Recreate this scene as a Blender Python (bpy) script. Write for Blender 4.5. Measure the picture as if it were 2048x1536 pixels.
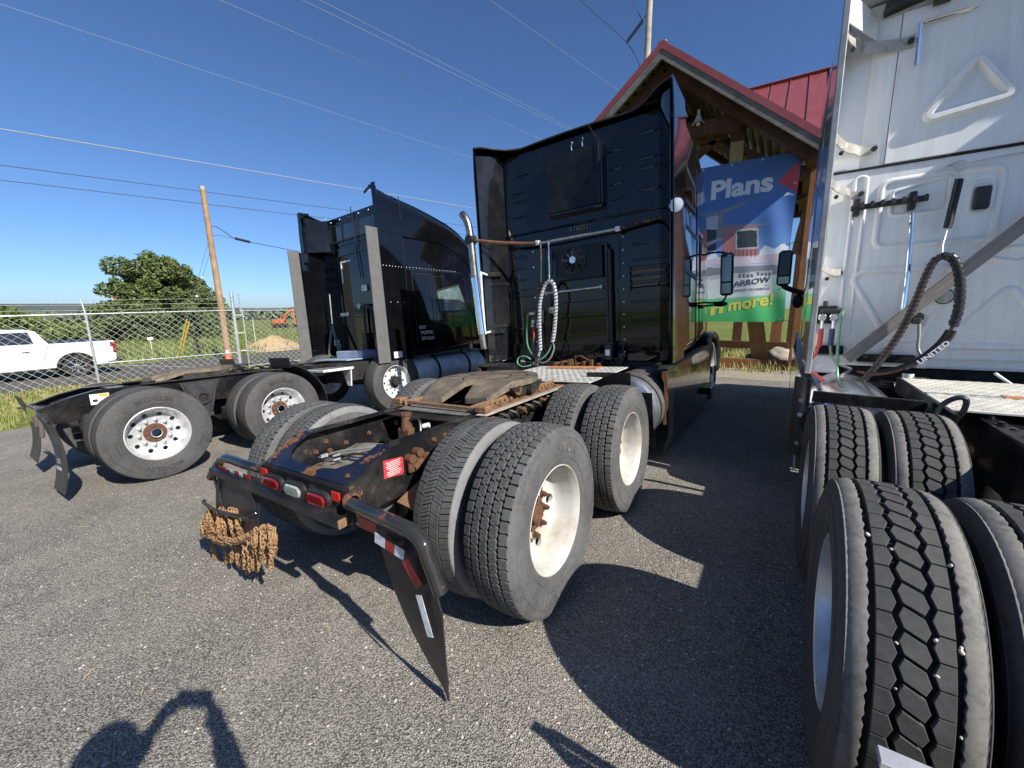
import bpy, bmesh, math, random
from math import sin, cos, pi, radians, atan2, sqrt
from mathutils import Vector, Matrix, noise as mnoise

random.seed(7)
for o in list(bpy.data.objects):
    bpy.data.objects.remove(o, do_unlink=True)
scene = bpy.context.scene
COL = scene.collection

# ---------------------------------------------------------------- camera
CAM = Vector((2.0644, -1.8177, 1.7061))
F_PX = 805.74
C_R = Vector((0.83740, 0.54651, -0.00974))
C_U = Vector((-0.09157, 0.15784, 0.98321))
C_F = Vector((-0.53887, 0.82245, -0.18222))
cd = bpy.data.cameras.new('camera')
cam = bpy.data.objects.new('camera', cd)
COL.objects.link(cam)
m3 = Matrix((C_R, C_U, -C_F)).transposed()
q = m3.to_quaternion().normalized()
cam.matrix_world = Matrix.Translation(CAM) @ q.to_matrix().to_4x4()
cd.sensor_fit = 'HORIZONTAL'
cd.sensor_width = 36.0
cd.lens = F_PX / 2048 * 36.0
cd.clip_start = 0.02
cd.clip_end = 3000
scene.camera = cam
scene.render.resolution_x = 1024
scene.render.resolution_y = 768

# ---------------------------------------------------------------- sky, sun, exposure
TO_SUN = Vector((0.759, -0.178, 0.626)).normalized()
world = bpy.data.worlds.new('World')
scene.world = world
world.use_nodes = True
wn = world.node_tree
for n in list(wn.nodes):
    wn.nodes.remove(n)
sky = wn.nodes.new('ShaderNodeTexSky')
sky.sky_type = 'NISHITA'
sky.sun_disc = False
sky.sun_elevation = math.asin(TO_SUN.z)
sky.sun_rotation = atan2(TO_SUN.x, TO_SUN.y)
sky.altitude = 300
sky.air_density = 0.8
sky.dust_density = 0.75
sky.ozone_density = 9.0
bg = wn.nodes.new('ShaderNodeBackground')
bg.inputs['Strength'].default_value = 0.096
wo = wn.nodes.new('ShaderNodeOutputWorld')
wn.links.new(sky.outputs[0], bg.inputs[0])
wn.links.new(bg.outputs[0], wo.inputs[0])
sl = bpy.data.lights.new('sun', 'SUN')
sl.energy = 5.0
sl.angle = radians(0.53)
sl.color = (1.0, 0.955, 0.88)
sun = bpy.data.objects.new('sun', sl)
COL.objects.link(sun)
sun.rotation_euler = TO_SUN.to_track_quat('Z', 'Y').to_euler()
sun.location = (30, -8, 28)
scene.view_settings.view_transform = 'Standard'
scene.view_settings.look = 'None'
scene.view_settings.gamma = 1
scene.view_settings.use_curve_mapping = False
scene.view_settings.exposure = 0.56

# ---------------------------------------------------------------- mesh helpers
class MB:
    def __init__(s):
        s.v = []; s.f = []; s.m = []
    def add(s, verts, faces, mi=0, M=None):
        o = len(s.v)
        if M is not None:
            verts = [M @ Vector(p) for p in verts]
        s.v.extend([tuple(p) for p in verts])
        for f in faces:
            s.f.append([i + o for i in f]); s.m.append(mi)
        return s
    def box(s, x0, x1, y0, y1, z0, z1, b=0.0, mi=0, M=None):
        if x1 < x0: x0, x1 = x1, x0
        if y1 < y0: y0, y1 = y1, y0
        if z1 < z0: z0, z1 = z1, z0
        if b <= 0:
            v = [(x, y, z) for x in (x0, x1) for y in (y0, y1) for z in (z0, z1)]
            f = [(0,1,3,2),(4,6,7,5),(0,4,5,1),(2,3,7,6),(0,2,6,4),(1,5,7,3)]
            return s.add(v, f, mi, M)
        c = ((x0+x1)/2, (y0+y1)/2, (z0+z1)/2)
        h = ((x1-x0)/2, (y1-y0)/2, (z1-z0)/2)
        b = min(b, min(h) * 0.9)
        v = []; idx = {}
        for sx in (-1, 1):
            for sy in (-1, 1):
                for sz in (-1, 1):
                    for a in range(3):
                        p = []
                        for k, sg in enumerate((sx, sy, sz)):
                            p.append(c[k] + sg * (h[k] if k == a else h[k] - b))
                        idx[(sx, sy, sz, a)] = len(v); v.append(p)
        f = []
        for a in range(3):
            o1, o2 = [k for k in range(3) if k != a]
            for sg in (-1, 1):
                q4 = []
                for s1, s2 in ((-1,-1),(1,-1),(1,1),(-1,1)):
                    t = [0,0,0]; t[a] = sg; t[o1] = s1; t[o2] = s2
                    q4.append(idx[(t[0],t[1],t[2],a)])
                f.append(q4)
            for s1 in (-1, 1):
                for s2 in (-1, 1):
                    q4 = []
                    for (e, ax) in ((-1,o1),(1,o1),(1,o2),(-1,o2)):
                        t = [0,0,0]; t[a] = e; t[o1] = s1; t[o2] = s2
                        q4.append(idx[(t[0],t[1],t[2],ax)])
                    f.append(q4)
        for sx in (-1, 1):
            for sy in (-1, 1):
                for sz in (-1, 1):
                    f.append([idx[(sx,sy,sz,a)] for a in range(3)])
        return s.add(v, f, mi, M)
    def bar(s, p0, p1, w, h, b=0.0, mi=0, up=(0,0,1), roll=0):
        p0 = Vector(p0); p1 = Vector(p1)
        d = p1 - p0; L = d.length; d.normalize()
        u = Vector(up)
        if abs(d.dot(u)) > 0.98: u = Vector((1,0,0))
        x = d.cross(u).normalized(); z = x.cross(d).normalized()
        M = Matrix((x, d, z)).transposed().to_4x4()
        M = Matrix.Translation(p0) @ M
        if roll: M = M @ Matrix.Rotation(roll, 4, 'Y')
        return s.box(-w/2, w/2, 0, L, -h/2, h/2, b, mi, M)
    def tube(s, pts, r, n=8, closed=False, cap=True, mi=0, flat=None):
        pts = [Vector(p) for p in pts]
        N = len(pts)
        rr = r if isinstance(r, (list, tuple)) else [r] * N
        T = []
        for i in range(N):
            if closed: a = pts[(i-1) % N]; b = pts[(i+1) % N]
            else: a = pts[max(i-1, 0)]; b = pts[min(i+1, N-1)]
            t = b - a
            T.append(t.normalized() if t.length > 1e-9 else Vector((0,0,1)))
        u = Vector((0,0,1)) if abs(T[0].z) < 0.9 else Vector((1,0,0))
        nrm = T[0].cross(u).normalized()
        verts = []
        for i in range(N):
            nrm = (nrm - T[i] * nrm.dot(T[i]))
            if nrm.length < 1e-6: nrm = T[i].orthogonal()
            nrm.normalize()
            bn = T[i].cross(nrm)
            for k in range(n):
                a = 2*pi*k/n
                verts.append(pts[i] + (nrm*cos(a) + bn*sin(a)*(flat or 1)) * rr[i])
        faces = []
        for i in range(N if closed else N-1):
            j = (i+1) % N
            for k in range(n):
                k2 = (k+1) % n
                faces.append((i*n+k, i*n+k2, j*n+k2, j*n+k))
        if cap and not closed:
            faces.append(tuple(range(n-1, -1, -1)))
            faces.append(tuple((N-1)*n + k for k in range(n)))
        return s.add(verts, faces, mi)
    def cyl(s, p0, p1, r, r1=None, n=16, mi=0, cap=True):
        return s.tube([p0, p1], [r, r if r1 is None else r1], n, cap=cap, mi=mi)
    def lathe(s, prof, n=48, axis='x', o=(0,0,0), mi=0, closed=True, cap=False, a0=0, a1=2*pi):
        full = abs(a1 - a0 - 2*pi) < 1e-6
        verts = []; P = len(prof)
        cnt = n if full else n+1
        for i in range(cnt):
            t = a0 + (a1-a0)*i/n
            c, sn = cos(t), sin(t)
            for (a, r) in prof:
                if axis == 'x': p = (o[0]+a, o[1]+r*sn, o[2]+r*c)
                elif axis == 'y': p = (o[0]+r*sn, o[1]+a, o[2]+r*c)
                else: p = (o[0]+r*sn, o[1]+r*c, o[2]+a)
                verts.append(p)
        faces = []
        pe = P if closed else P-1
        for i in range(n):
            j = (i+1) % cnt
            for k in range(pe):
                k2 = (k+1) % P
                faces.append((i*P+k, i*P+k2, j*P+k2, j*P+k))
        if cap:
            faces.append([i*P for i in range(cnt)]); faces.append([i*P+P-1 for i in range(cnt)])
        return s.add(verts, faces, mi)
    def prism(s, poly, axis, a0, a1, mi=0, M=None, ch=0.0):
        n = len(poly)
        def mk(p, a):
            if axis == 'x': return (a, p[0], p[1])
            if axis == 'y': return (p[0], a, p[1])
            return (p[0], p[1], a)
        if ch <= 0:
            v = [mk(p, a0) for p in poly] + [mk(p, a1) for p in poly]
            f = [list(range(n)), list(range(2*n-1, n-1, -1))]
            for i in range(n):
                j = (i+1) % n
                f.append((i, j, n+j, n+i))
            return s.add(v, f, mi, M)
        ins = inset(poly, ch)
        sg = 1 if a1 > a0 else -1
        L = [(ins, a0), (poly, a0 + sg*ch), (poly, a1 - sg*ch), (ins, a1)]
        v = []
        for pl, a in L: v += [mk(p, a) for p in pl]
        f = [list(range(n)), list(range(4*n-1, 3*n-1, -1))]
        for k in range(3):
            for i in range(n):
                j = (i+1) % n
                f.append((k*n+i, k*n+j, (k+1)*n+j, (k+1)*n+i))
        return s.add(v, f, mi, M)
    def grid(s, fn, nu, nv, mi=0):
        v = [fn(i/nu, j/nv) for i in range(nu+1) for j in range(nv+1)]
        f = []
        for i in range(nu):
            for j in range(nv):
                a = i*(nv+1)+j
                f.append((a, a+1, a+nv+2, a+nv+1))
        return s.add(v, f, mi)
    def slab(s, fn, nu, nv, th, mi=0):
        """a sheet with thickness: fn gives the mid surface, th a vector or float along the normal"""
        P = [[Vector(fn(i/nu, j/nv)) for j in range(nv+1)] for i in range(nu+1)]
        top = []; bot = []
        for i in range(nu+1):
            for j in range(nv+1):
                du = P[min(i+1, nu)][j] - P[max(i-1, 0)][j]
                dv = P[i][min(j+1, nv)] - P[i][max(j-1, 0)]
                nn = du.cross(dv).normalized() * th/2
                top.append(P[i][j] + nn); bot.append(P[i][j] - nn)
        W = nv+1; K = len(top); f = []
        for i in range(nu):
            for j in range(nv):
                a = i*W+j
                f.append((a, a+1, a+W+1, a+W)); f.append((K+a, K+a+W, K+a+W+1, K+a+1))
        for i in range(nu):
            a, b = i*W, (i+1)*W
            f.append((a, b, K+b, K+a)); f.append((a+nv, K+a+nv, K+b+nv, b+nv))
        for j in range(nv):
            a, b = j, j+1
            f.append((a, K+a, K+b, b)); a, b = nu*W+j, nu*W+j+1
            f.append((a, b, K+b, K+a))
        return s.add(top+bot, f, mi)
    def ball(s, c, r, n=12, m=8, sc=(1,1,1), mi=0):
        v = []; f = []
        for i in range(m+1):
            ph = pi*i/m
            for k in range(n):
                t = 2*pi*k/n
                v.append((c[0]+r*sc[0]*sin(ph)*cos(t), c[1]+r*sc[1]*sin(ph)*sin(t), c[2]+r*sc[2]*cos(ph)))
        for i in range(m):
            for k in range(n):
                f.append((i*n+k, i*n+(k+1) % n, (i+1)*n+(k+1) % n, (i+1)*n+k))
        return s.add(v, f, mi)
    def mesh(s, name, mats, smooth=35, recalc=True):
        me = bpy.data.meshes.new(name)
        me.from_pydata(s.v, [], s.f)
        if not isinstance(mats, (list, tuple)): mats = [mats]
        for m in mats: me.materials.append(m)
        if len(mats) > 1: me.polygons.foreach_set('material_index', s.m)
        if recalc:
            bm = bmesh.new(); bm.from_mesh(me)
            bmesh.ops.recalc_face_normals(bm, faces=bm.faces)
            bm.to_mesh(me); bm.free()
        if smooth:
            me.polygons.foreach_set('use_smooth', [True]*len(me.polygons))
            me.set_sharp_from_angle(angle=radians(smooth))
        me.update()
        return me
    def build(s, name, mats, parent=None, smooth=35, recalc=True, **tags):
        return put(name, s.mesh(name, mats, smooth, recalc), parent, **tags)

def inset(poly, d):
    n = len(poly); out = []
    A = sum(poly[i][0]*poly[(i+1) % n][1] - poly[(i+1) % n][0]*poly[i][1] for i in range(n))
    sg = 1 if A > 0 else -1
    for i in range(n):
        p0 = Vector(poly[i-1]); p1 = Vector(poly[i]); p2 = Vector(poly[(i+1) % n])
        e1 = (p1-p0); e2 = (p2-p1)
        if e1.length < 1e-9 or e2.length < 1e-9: out.append(tuple(p1)); continue
        e1.normalize(); e2.normalize()
        n1 = Vector((-e1.y, e1.x))*sg; n2 = Vector((-e2.y, e2.x))*sg
        b = n1+n2
        if b.length < 1e-6: b = n1
        b.normalize()
        k = max(0.35, b.dot(n1))
        out.append(tuple(p1 + b*(d/k)))
    return out

def put(name, data, parent=None, loc=None, rot=None, label=None, cat=None, group=None, kind=None):
    o = bpy.data.objects.new(name, data)
    COL.objects.link(o)
    if parent: o.parent = parent
    if loc is not None: o.location = loc
    if rot is not None: o.rotation_euler = rot
    tag(o, label, cat, group, kind)
    return o
def tag(o, label=None, cat=None, group=None, kind=None):
    if label: o['label'] = label
    if cat: o['category'] = cat
    if group: o['group'] = group
    if kind: o['kind'] = kind
    return o
def empty(name, loc=(0,0,0), rot=(0,0,0), parent=None, **tags):
    o = put(name, None, parent, loc, rot, **tags)
    o.empty_display_size = 0.2
    return o
def copy_tree(o, parent=None):
    c = o.copy(); COL.objects.link(c); c.parent = parent
    for ch in list(o.children): copy_tree(ch, c)
    return c
def rrect(x0, x1, y0, y1, r, n=4):
    out = []
    for (cx, cy, a) in ((x1-r, y1-r, 0), (x0+r, y1-r, pi/2), (x0+r, y0+r, pi), (x1-r, y0+r, 3*pi/2)):
        for i in range(n+1):
            t = a + pi/2*i/n
            out.append((cx+r*cos(t), cy+r*sin(t)))
    return out
def spline(pts, n=8, closed=False):
    """Catmull-Rom through the points"""
    P = [Vector(p) for p in pts]; N = len(P); out = []
    rng = range(N) if closed else range(N-1)
    for i in rng:
        if closed: a, b, c, d = P[(i-1) % N], P[i], P[(i+1) % N], P[(i+2) % N]
        else: a, b, c, d = P[max(i-1,0)], P[i], P[i+1], P[min(i+2,N-1)]
        for k in range(n):
            t = k/n
            out.append(0.5*((2*b)+(c-a)*t+(2*a-5*b+4*c-d)*t*t+(3*b-3*c+d-a)*t**3))
    if not closed: out.append(P[-1])
    return out
def smoothstep(a, b, x):
    t = max(0, min(1, (x-a)/(b-a))); return t*t*(3-2*t)
def boolean_cut(me, cutter):
    """cut the closed mesh `cutter` out of mesh me, return a new mesh"""
    a = bpy.data.objects.new('tmp_a', me); b = bpy.data.objects.new('tmp_b', cutter)
    COL.objects.link(a); COL.objects.link(b)
    md = a.modifiers.new('b', 'BOOLEAN'); md.object = b; md.operation = 'DIFFERENCE'; md.solver = 'EXACT'
    dg = bpy.context.evaluated_depsgraph_get(); dg.update()
    r = bpy.data.meshes.new_from_object(a.evaluated_get(dg))
    bpy.data.objects.remove(a); bpy.data.objects.remove(b)
    return r
def text_mesh(txt, size=1.0, extrude=0.0, align='CENTER', shear=0, bold=0.0, spacing=1.0, res=3):
    cu = bpy.data.curves.new('txt', 'FONT')
    cu.body = txt; cu.size = size; cu.extrude = extrude; cu.align_x = align
    cu.align_y = 'CENTER'; cu.shear = shear; cu.offset = bold; cu.space_character = spacing
    cu.resolution_u = res
    o = bpy.data.objects.new('txt', cu); COL.objects.link(o)
    dg = bpy.context.evaluated_depsgraph_get(); dg.update()
    me = bpy.data.meshes.new_from_object(o.evaluated_get(dg))
    bpy.data.objects.remove(o)
    return me

# ---------------------------------------------------------------- materials
MATS = {}
class NT:
    def __init__(s, name):
        s.mat = bpy.data.materials.new(name); s.mat.use_nodes = True
        s.t = s.mat.node_tree; s.b = s.t.nodes['Principled BSDF']; s.out = s.t.nodes['Material Output']
        tc = s.t.nodes.new('ShaderNodeTexCoord'); s.obj = tc.outputs['Object']
    def n(s, typ, **kw):
        nd = s.t.nodes.new(typ)
        for k, v in kw.items(): setattr(nd, k, v)
        return nd
    def l(s, a, b): s.t.links.new(a, b)
    def noise(s, scale, detail=4, rough=0.6, vec=None, dist=0):
        nd = s.n('ShaderNodeTexNoise'); nd.inputs['Scale'].default_value = scale
        nd.inputs['Detail'].default_value = detail; nd.inputs['Roughness'].default_value = rough
        nd.inputs['Distortion'].default_value = dist
        s.l(vec or s.obj, nd.inputs['Vector']); return nd.outputs['Fac']
    def vor(s, scale, feature='F1', out='Distance', vec=None, rnd=1.0):
        nd = s.n('ShaderNodeTexVoronoi', feature=feature); nd.inputs['Scale'].default_value = scale
        nd.inputs['Randomness'].default_value = rnd
        s.l(vec or s.obj, nd.inputs['Vector']); return nd.outputs[out]
    def ramp(s, fac, stops, interp='LINEAR'):
        nd = s.n('ShaderNodeValToRGB'); cr = nd.color_ramp; cr.interpolation = interp
        while len(cr.elements) < len(stops): cr.elements.new(0.5)
        for e, (p, c) in zip(cr.elements, stops):
            e.position = p
            e.color = (c, c, c, 1) if isinstance(c, (int, float)) else (c[0], c[1], c[2], 1)
        s.l(fac, nd.inputs['Fac']); return nd.outputs['Color']
    def mix(s, fac, a, b, typ='MIX'):
        nd = s.n('ShaderNodeMix', data_type='RGBA', blend_type=typ)
        for ii, v in ((0, fac), (6, a), (7, b)):
            inp = nd.inputs[ii]
            if isinstance(v, (int, float)): inp.default_value = v if ii == 0 else (v, v, v, 1)
            elif isinstance(v, (tuple, list)): inp.default_value = (v[0], v[1], v[2], 1)
            else: s.l(v, inp)
        return nd.outputs[2]
    def math(s, op, a, b=0.0, clamp=False):
        nd = s.n('ShaderNodeMath', operation=op); nd.use_clamp = clamp
        for inp, v in ((nd.inputs[0], a), (nd.inputs[1], b)):
            if isinstance(v, (int, float)): inp.default_value = v
            else: s.l(v, inp)
        return nd.outputs[0]
    def scale(s, sx, sy, sz, vec=None):
        nd = s.n('ShaderNodeMapping'); nd.inputs['Scale'].default_value = (sx, sy, sz)
        s.l(vec or s.obj, nd.inputs['Vector']); return nd.outputs[0]
    def sep(s, vec=None):
        nd = s.n('ShaderNodeSeparateXYZ'); s.l(vec or s.obj, nd.inputs[0]); return nd.outputs
    def set(s, name, v):
        i = s.b.inputs[name]
        if isinstance(v, (int, float)): i.default_value = v
        elif isinstance(v, (tuple, list)): i.default_value = (v[0], v[1], v[2], 1) if len(v) == 3 else v
        else: s.l(v, i)
        return s
    def bump(s, h, strength=0.3, dist=0.01):
        nd = s.n('ShaderNodeBump'); nd.inputs['Strength'].default_value = strength
        nd.inputs['Distance'].default_value = dist
        s.l(h, nd.inputs['Height']); s.l(nd.outputs[0], s.b.inputs['Normal']); return s
def plain(name, col, rough=0.5, metal=0.0, vary=0.12, scale=6.0, coat=0.0, spec=None, bump=0.0, bscale=40, emis=None):
    if name in MATS: return MATS[name]
    t = NT(name)
    if vary:
        f = t.noise(scale, 5, 0.65)
        lo = tuple(max(0, c*(1-vary*2)) for c in col); hi = tuple(min(1, c*(1+vary*2)) for c in col)
        t.set('Base Color', t.ramp(f, [(0.3, lo), (0.7, hi)]))
        t.set('Roughness', t.ramp(t.noise(scale*2.3, 4), [(0.3, max(0.02, rough*0.8)), (0.7, min(1, rough*1.2))]))
    else:
        t.set('Base Color', col); t.set('Roughness', rough)
    t.set('Metallic', metal)
    if coat: t.set('Coat Weight', coat); t.set('Coat Roughness', 0.03)
    if spec is not None: t.set('Specular IOR Level', spec)
    if bump: t.bump(t.noise(bscale, 4), bump, 0.005)
    MATS[name] = t.mat
    return t.mat
def paint(name, col, dust=(0.20,0.18,0.15), dustamt=0.25, rough=0.12, coat=1.0, rust=0.0, rscale=5, metal=0.0, speck=0.0, wave=0.0, rustcol=(0.17,0.078,0.042)):
    """car paint with road dust, optional rust patches and stone-chip specks"""
    if name in MATS: return MATS[name]
    t = NT(name)
    c = t.mix(t.ramp(t.noise(3.0, 6, 0.7), [(0.45, 0.0), (0.8, dustamt)]), col, dust)
    r = t.ramp(t.noise(9, 5, 0.7), [(0.35, rough), (0.75, min(1, rough+dustamt*0.9))])
    if speck:
        sp = t.ramp(t.vor(120), [(0.0, 1.0), (speck, 0.0)], 'CONSTANT')
        c = t.mix(sp, c, (0.20,0.19,0.17))
    if rust:
        m = t.ramp(t.noise(rscale, 8, 0.72), [(0.62-rust*0.3, 0.0), (0.66-rust*0.3, 1.0)])
        rc = t.ramp(t.noise(30, 6, 0.7), [(0.3, tuple(x*0.55 for x in rustcol)), (0.7, tuple(min(1,x*1.6) for x in rustcol))])
        c = t.mix(m, c, rc); r = t.mix(m, r, 0.85)
        t.set('Coat Weight', t.math('MULTIPLY', t.math('SUBTRACT', 1.0, m), coat))
        t.bump(t.math('ADD', m, t.math('MULTIPLY', t.noise(60, 5), 0.3)), 0.25, 0.002)
    else:
        t.set('Coat Weight', coat)
    t.set('Coat Roughness', 0.04); t.set('Specular IOR Level', 0.5 if max(col) > 0.1 else 0.06)
    if wave: t.bump(t.noise(1.7, 2, 0.5), wave, 0.02)
    t.set('Base Color', c); t.set('Roughness', r); t.set('Metallic', metal)
    MATS[name] = t.mat
    return t.mat
def rusty(name, a=(0.10,0.045,0.022), b=(0.30,0.135,0.055)):
    if name in MATS: return MATS[name]
    t = NT(name)
    f = t.noise(22, 8, 0.75)
    t.set('Base Color', t.ramp(f, [(0.25, a), (0.5, tuple((x+y)/2 for x, y in zip(a, b))), (0.75, b)]))
    t.set('Roughness', 0.85); t.set('Metallic', 0.1); t.set('Specular IOR Level', 0.25)
    t.bump(t.noise(120, 6), 0.5, 0.003)
    MATS[name] = t.mat
    return t.mat
def rubber(name, dark=0.034, dusty=0.105, amt=0.6, tint=(1.0,0.97,0.92), big=7):
    if name in MATS: return MATS[name]
    t = NT(name)
    f = t.noise(big, 8, 0.75)
    g = t.noise(55, 4, 0.7)
    k = t.math('ADD', t.math('MULTIPLY', f, 0.65), t.math('MULTIPLY', g, 0.35))
    t.set('Base Color', t.ramp(k, [(0.32, tuple(dark*c for c in tint)), (0.40+0.3*(1-amt), tuple((dark+dusty)/2*c for c in tint)), (0.72, tuple(dusty*c for c in tint))]))
    t.set('Roughness', t.ramp(f, [(0.3, 0.62), (0.7, 0.88)])); t.set('Specular IOR Level', 0.35)
    t.bump(g, 0.25, 0.002)
    MATS[name] = t.mat
    return t.mat

M_BLACK = paint('black_gloss_paint', (0.0035,0.0042,0.007), dustamt=0.030, rough=0.10, wave=0.05)
M_BLACKB = paint('black_gloss_paint_clean', (0.003,0.0033,0.0045), dustamt=0.02, rough=0.08, wave=0.05)
M_BLACKDUST = paint('black_dusty_panel', (0.007,0.008,0.010), dustamt=0.09, rough=0.16, coat=0.7)
M_SKIRT = paint('black_road_worn_paint', (0.005,0.0055,0.007), dustamt=0.16, rough=0.16, coat=0.8, wave=0.22)
M_NAVY = paint('navy_black_rusting_paint', (0.006,0.009,0.022), dustamt=0.10, rough=0.22, coat=0.6, rust=0.33, rscale=3.6, speck=0.045)
M_FRAME = paint('black_frame_paint', (0.010,0.010,0.011), dustamt=0.30, rough=0.35, coat=0.35, rust=0.05, rscale=6, speck=0.085)
M_FRAMEB = paint('black_frame_clean', (0.009,0.009,0.010), dustamt=0.2, rough=0.3, coat=0.4)
M_PLASTIC = plain('black_plastic', (0.018,0.018,0.019), 0.45, vary=0.25)
M_DARK = plain('dark_grime', (0.012,0.011,0.010), 0.8, vary=0.4, scale=12)
M_GREASE = plain('dark_grease', (0.022,0.019,0.016), 0.55, vary=0.4, scale=14, bump=0.4)
M_WHITE = paint('white_gloss_paint', (0.70,0.71,0.70), dust=(0.42,0.38,0.32), dustamt=0.30, rough=0.14)
def m_whiteb():
    t = NT('white_bodyshell')
    s1 = t.noise(3.0, 6, 0.65, t.scale(7, 7, 0.55)); f = t.noise(2.2, 6, 0.7); sp = t.noise(46, 4, 0.8)
    grime = t.math('MULTIPLY', t.ramp(s1, [(0.42, 0.0), (0.75, 0.55)]), t.ramp(f, [(0.35, 0.25), (0.7, 1.0)]))
    c = t.mix(grime, (0.78,0.79,0.78), (0.47,0.44,0.38))
    c = t.mix(t.ramp(sp, [(0.66, 0.0), (0.74, 0.4)]), c, (0.36,0.33,0.28))
    t.set('Base Color', c); t.set('Roughness', t.ramp(f, [(0.3, 0.16), (0.7, 0.40)])); t.set('Coat Weight', 0.6); t.set('Coat Roughness', 0.08)
    t.bump(t.noise(2.3, 2, 0.5), 0.06, 0.02)
    return t.mat
M_WHITEB = m_whiteb()
M_WHEELW = paint('white_wheel_paint', (0.52,0.51,0.47), dust=(0.26,0.19,0.12), dustamt=0.9, rough=0.35, coat=0.2, rust=0.0)
M_ALU = plain('polished_aluminium', (0.78,0.78,0.79), 0.22, 1.0, vary=0.08, scale=14)
M_ALUW = plain('wheel_aluminium', (0.70,0.70,0.70), 0.34, 0.55, vary=0.10, scale=9)
M_ALUD = plain('dull_aluminium', (0.60,0.60,0.58), 0.42, 1.0, vary=0.14, scale=18)
M_STEEL = plain('galvanised_steel', (0.55,0.57,0.58), 0.42, 0.85, vary=0.12, scale=16)
M_CHROME = plain('chrome', (0.82,0.83,0.85), 0.06, 1.0, vary=0.03)
M_RUST = rusty('rust', (0.050,0.027,0.017), (0.20,0.095,0.050))
M_RUSTL = rusty('light_rust', (0.115,0.066,0.038), (0.33,0.19,0.105))
M_RUBBER = rubber('dusty_rubber')
M_RUBBERT = rubber('tread_rubber', 0.034, 0.090, 0.6)
M_RUBBERG = plain('groove_rubber', (0.012,0.012,0.012), 0.9, vary=0.3)
M_RUBBERC = rubber('clean_rubber', 0.016, 0.045, 0.4)
M_FLAP = plain('black_rubber_flap', (0.017,0.017,0.018), 0.42, vary=0.2, scale=4, bump=0.15, bscale=20)
M_RED = plain('red_lens', (0.21,0.012,0.014), 0.18, vary=0.15, coat=0.6)
M_REDTAPE = plain('red_reflective_tape', (0.33,0.028,0.024), 0.35, vary=0.2, scale=30)
M_WTAPE = plain('white_reflective_tape', (0.55,0.58,0.60), 0.35, vary=0.15, scale=30)
M_CLEAR = plain('clear_lens', (0.34,0.37,0.31), 0.12, vary=0.2, coat=0.6, scale=30)
M_GLASS = plain('dark_window_glass', (0.012,0.016,0.018), 0.03, vary=0.05, coat=1.0)
M_DECK = plain('aluminium_treadplate', (0.66,0.65,0.60), 0.48, 0.35, vary=0.14, scale=7)
M_LABEL = plain('white_sticker', (0.72,0.72,0.70), 0.5, vary=0.08)
M_REDLABEL = plain('red_warning_sticker', (0.46,0.045,0.05), 0.45, vary=0.12)
M_CHALK = plain('white_print', (0.62,0.62,0.62), 0.6, vary=0.05)
M_YELLOW = plain('yellow_plastic', (0.62,0.42,0.02), 0.45, vary=0.1)
M_ORANGE = plain('orange_paint', (0.55,0.13,0.03), 0.45, vary=0.2)
M_HOSER = plain('red_rubber_hose', (0.36,0.045,0.04), 0.45, vary=0.2)
M_HOSEB = plain('blue_rubber_hose', (0.02,0.035,0.10), 0.45, vary=0.2)
M_HOSEG = plain('green_cable', (0.10,0.27,0.17), 0.42, vary=0.15)
M_HOSEK = plain('black_hose', (0.015,0.015,0.016), 0.38, vary=0.2)
M_HOSEGR = plain('grey_hose', (0.16,0.16,0.155), 0.5, vary=0.2)
M_WRAP = plain('pale_spiral_wrap', (0.42,0.42,0.44), 0.4, vary=0.12)
M_BRICKW = plain('orange_brown_board', (0.40,0.18,0.08), 0.75, vary=0.2)
# ================================================================ GROUND
GP = [(-400,-1.4),(-120,-1.1),(-60,-0.95),(-30,-0.88),(-25,-0.80),(-21,-0.74),(-15,-0.42),(-12,-0.36),(-9.2,-0.33),(-7.5,-0.335),
      (-5.88,-0.275),(-3.48,-0.105),(-1.21,-0.072),(1.21,0.072),(2.29,0.088),(4.69,0.122),(9,0.16),(30,0.2),(400,0.0)]
def gz(x, y=0.0):
    for (x0, z0), (x1, z1) in zip(GP, GP[1:]):
        if x <= x1:
            t = (x-x0)/(x1-x0); z = z0+(z1-z0)*max(0, t); break
    else: z = GP[-1][1]
    if y > 9.2 and x > -9: z += 0.0
    return z

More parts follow.
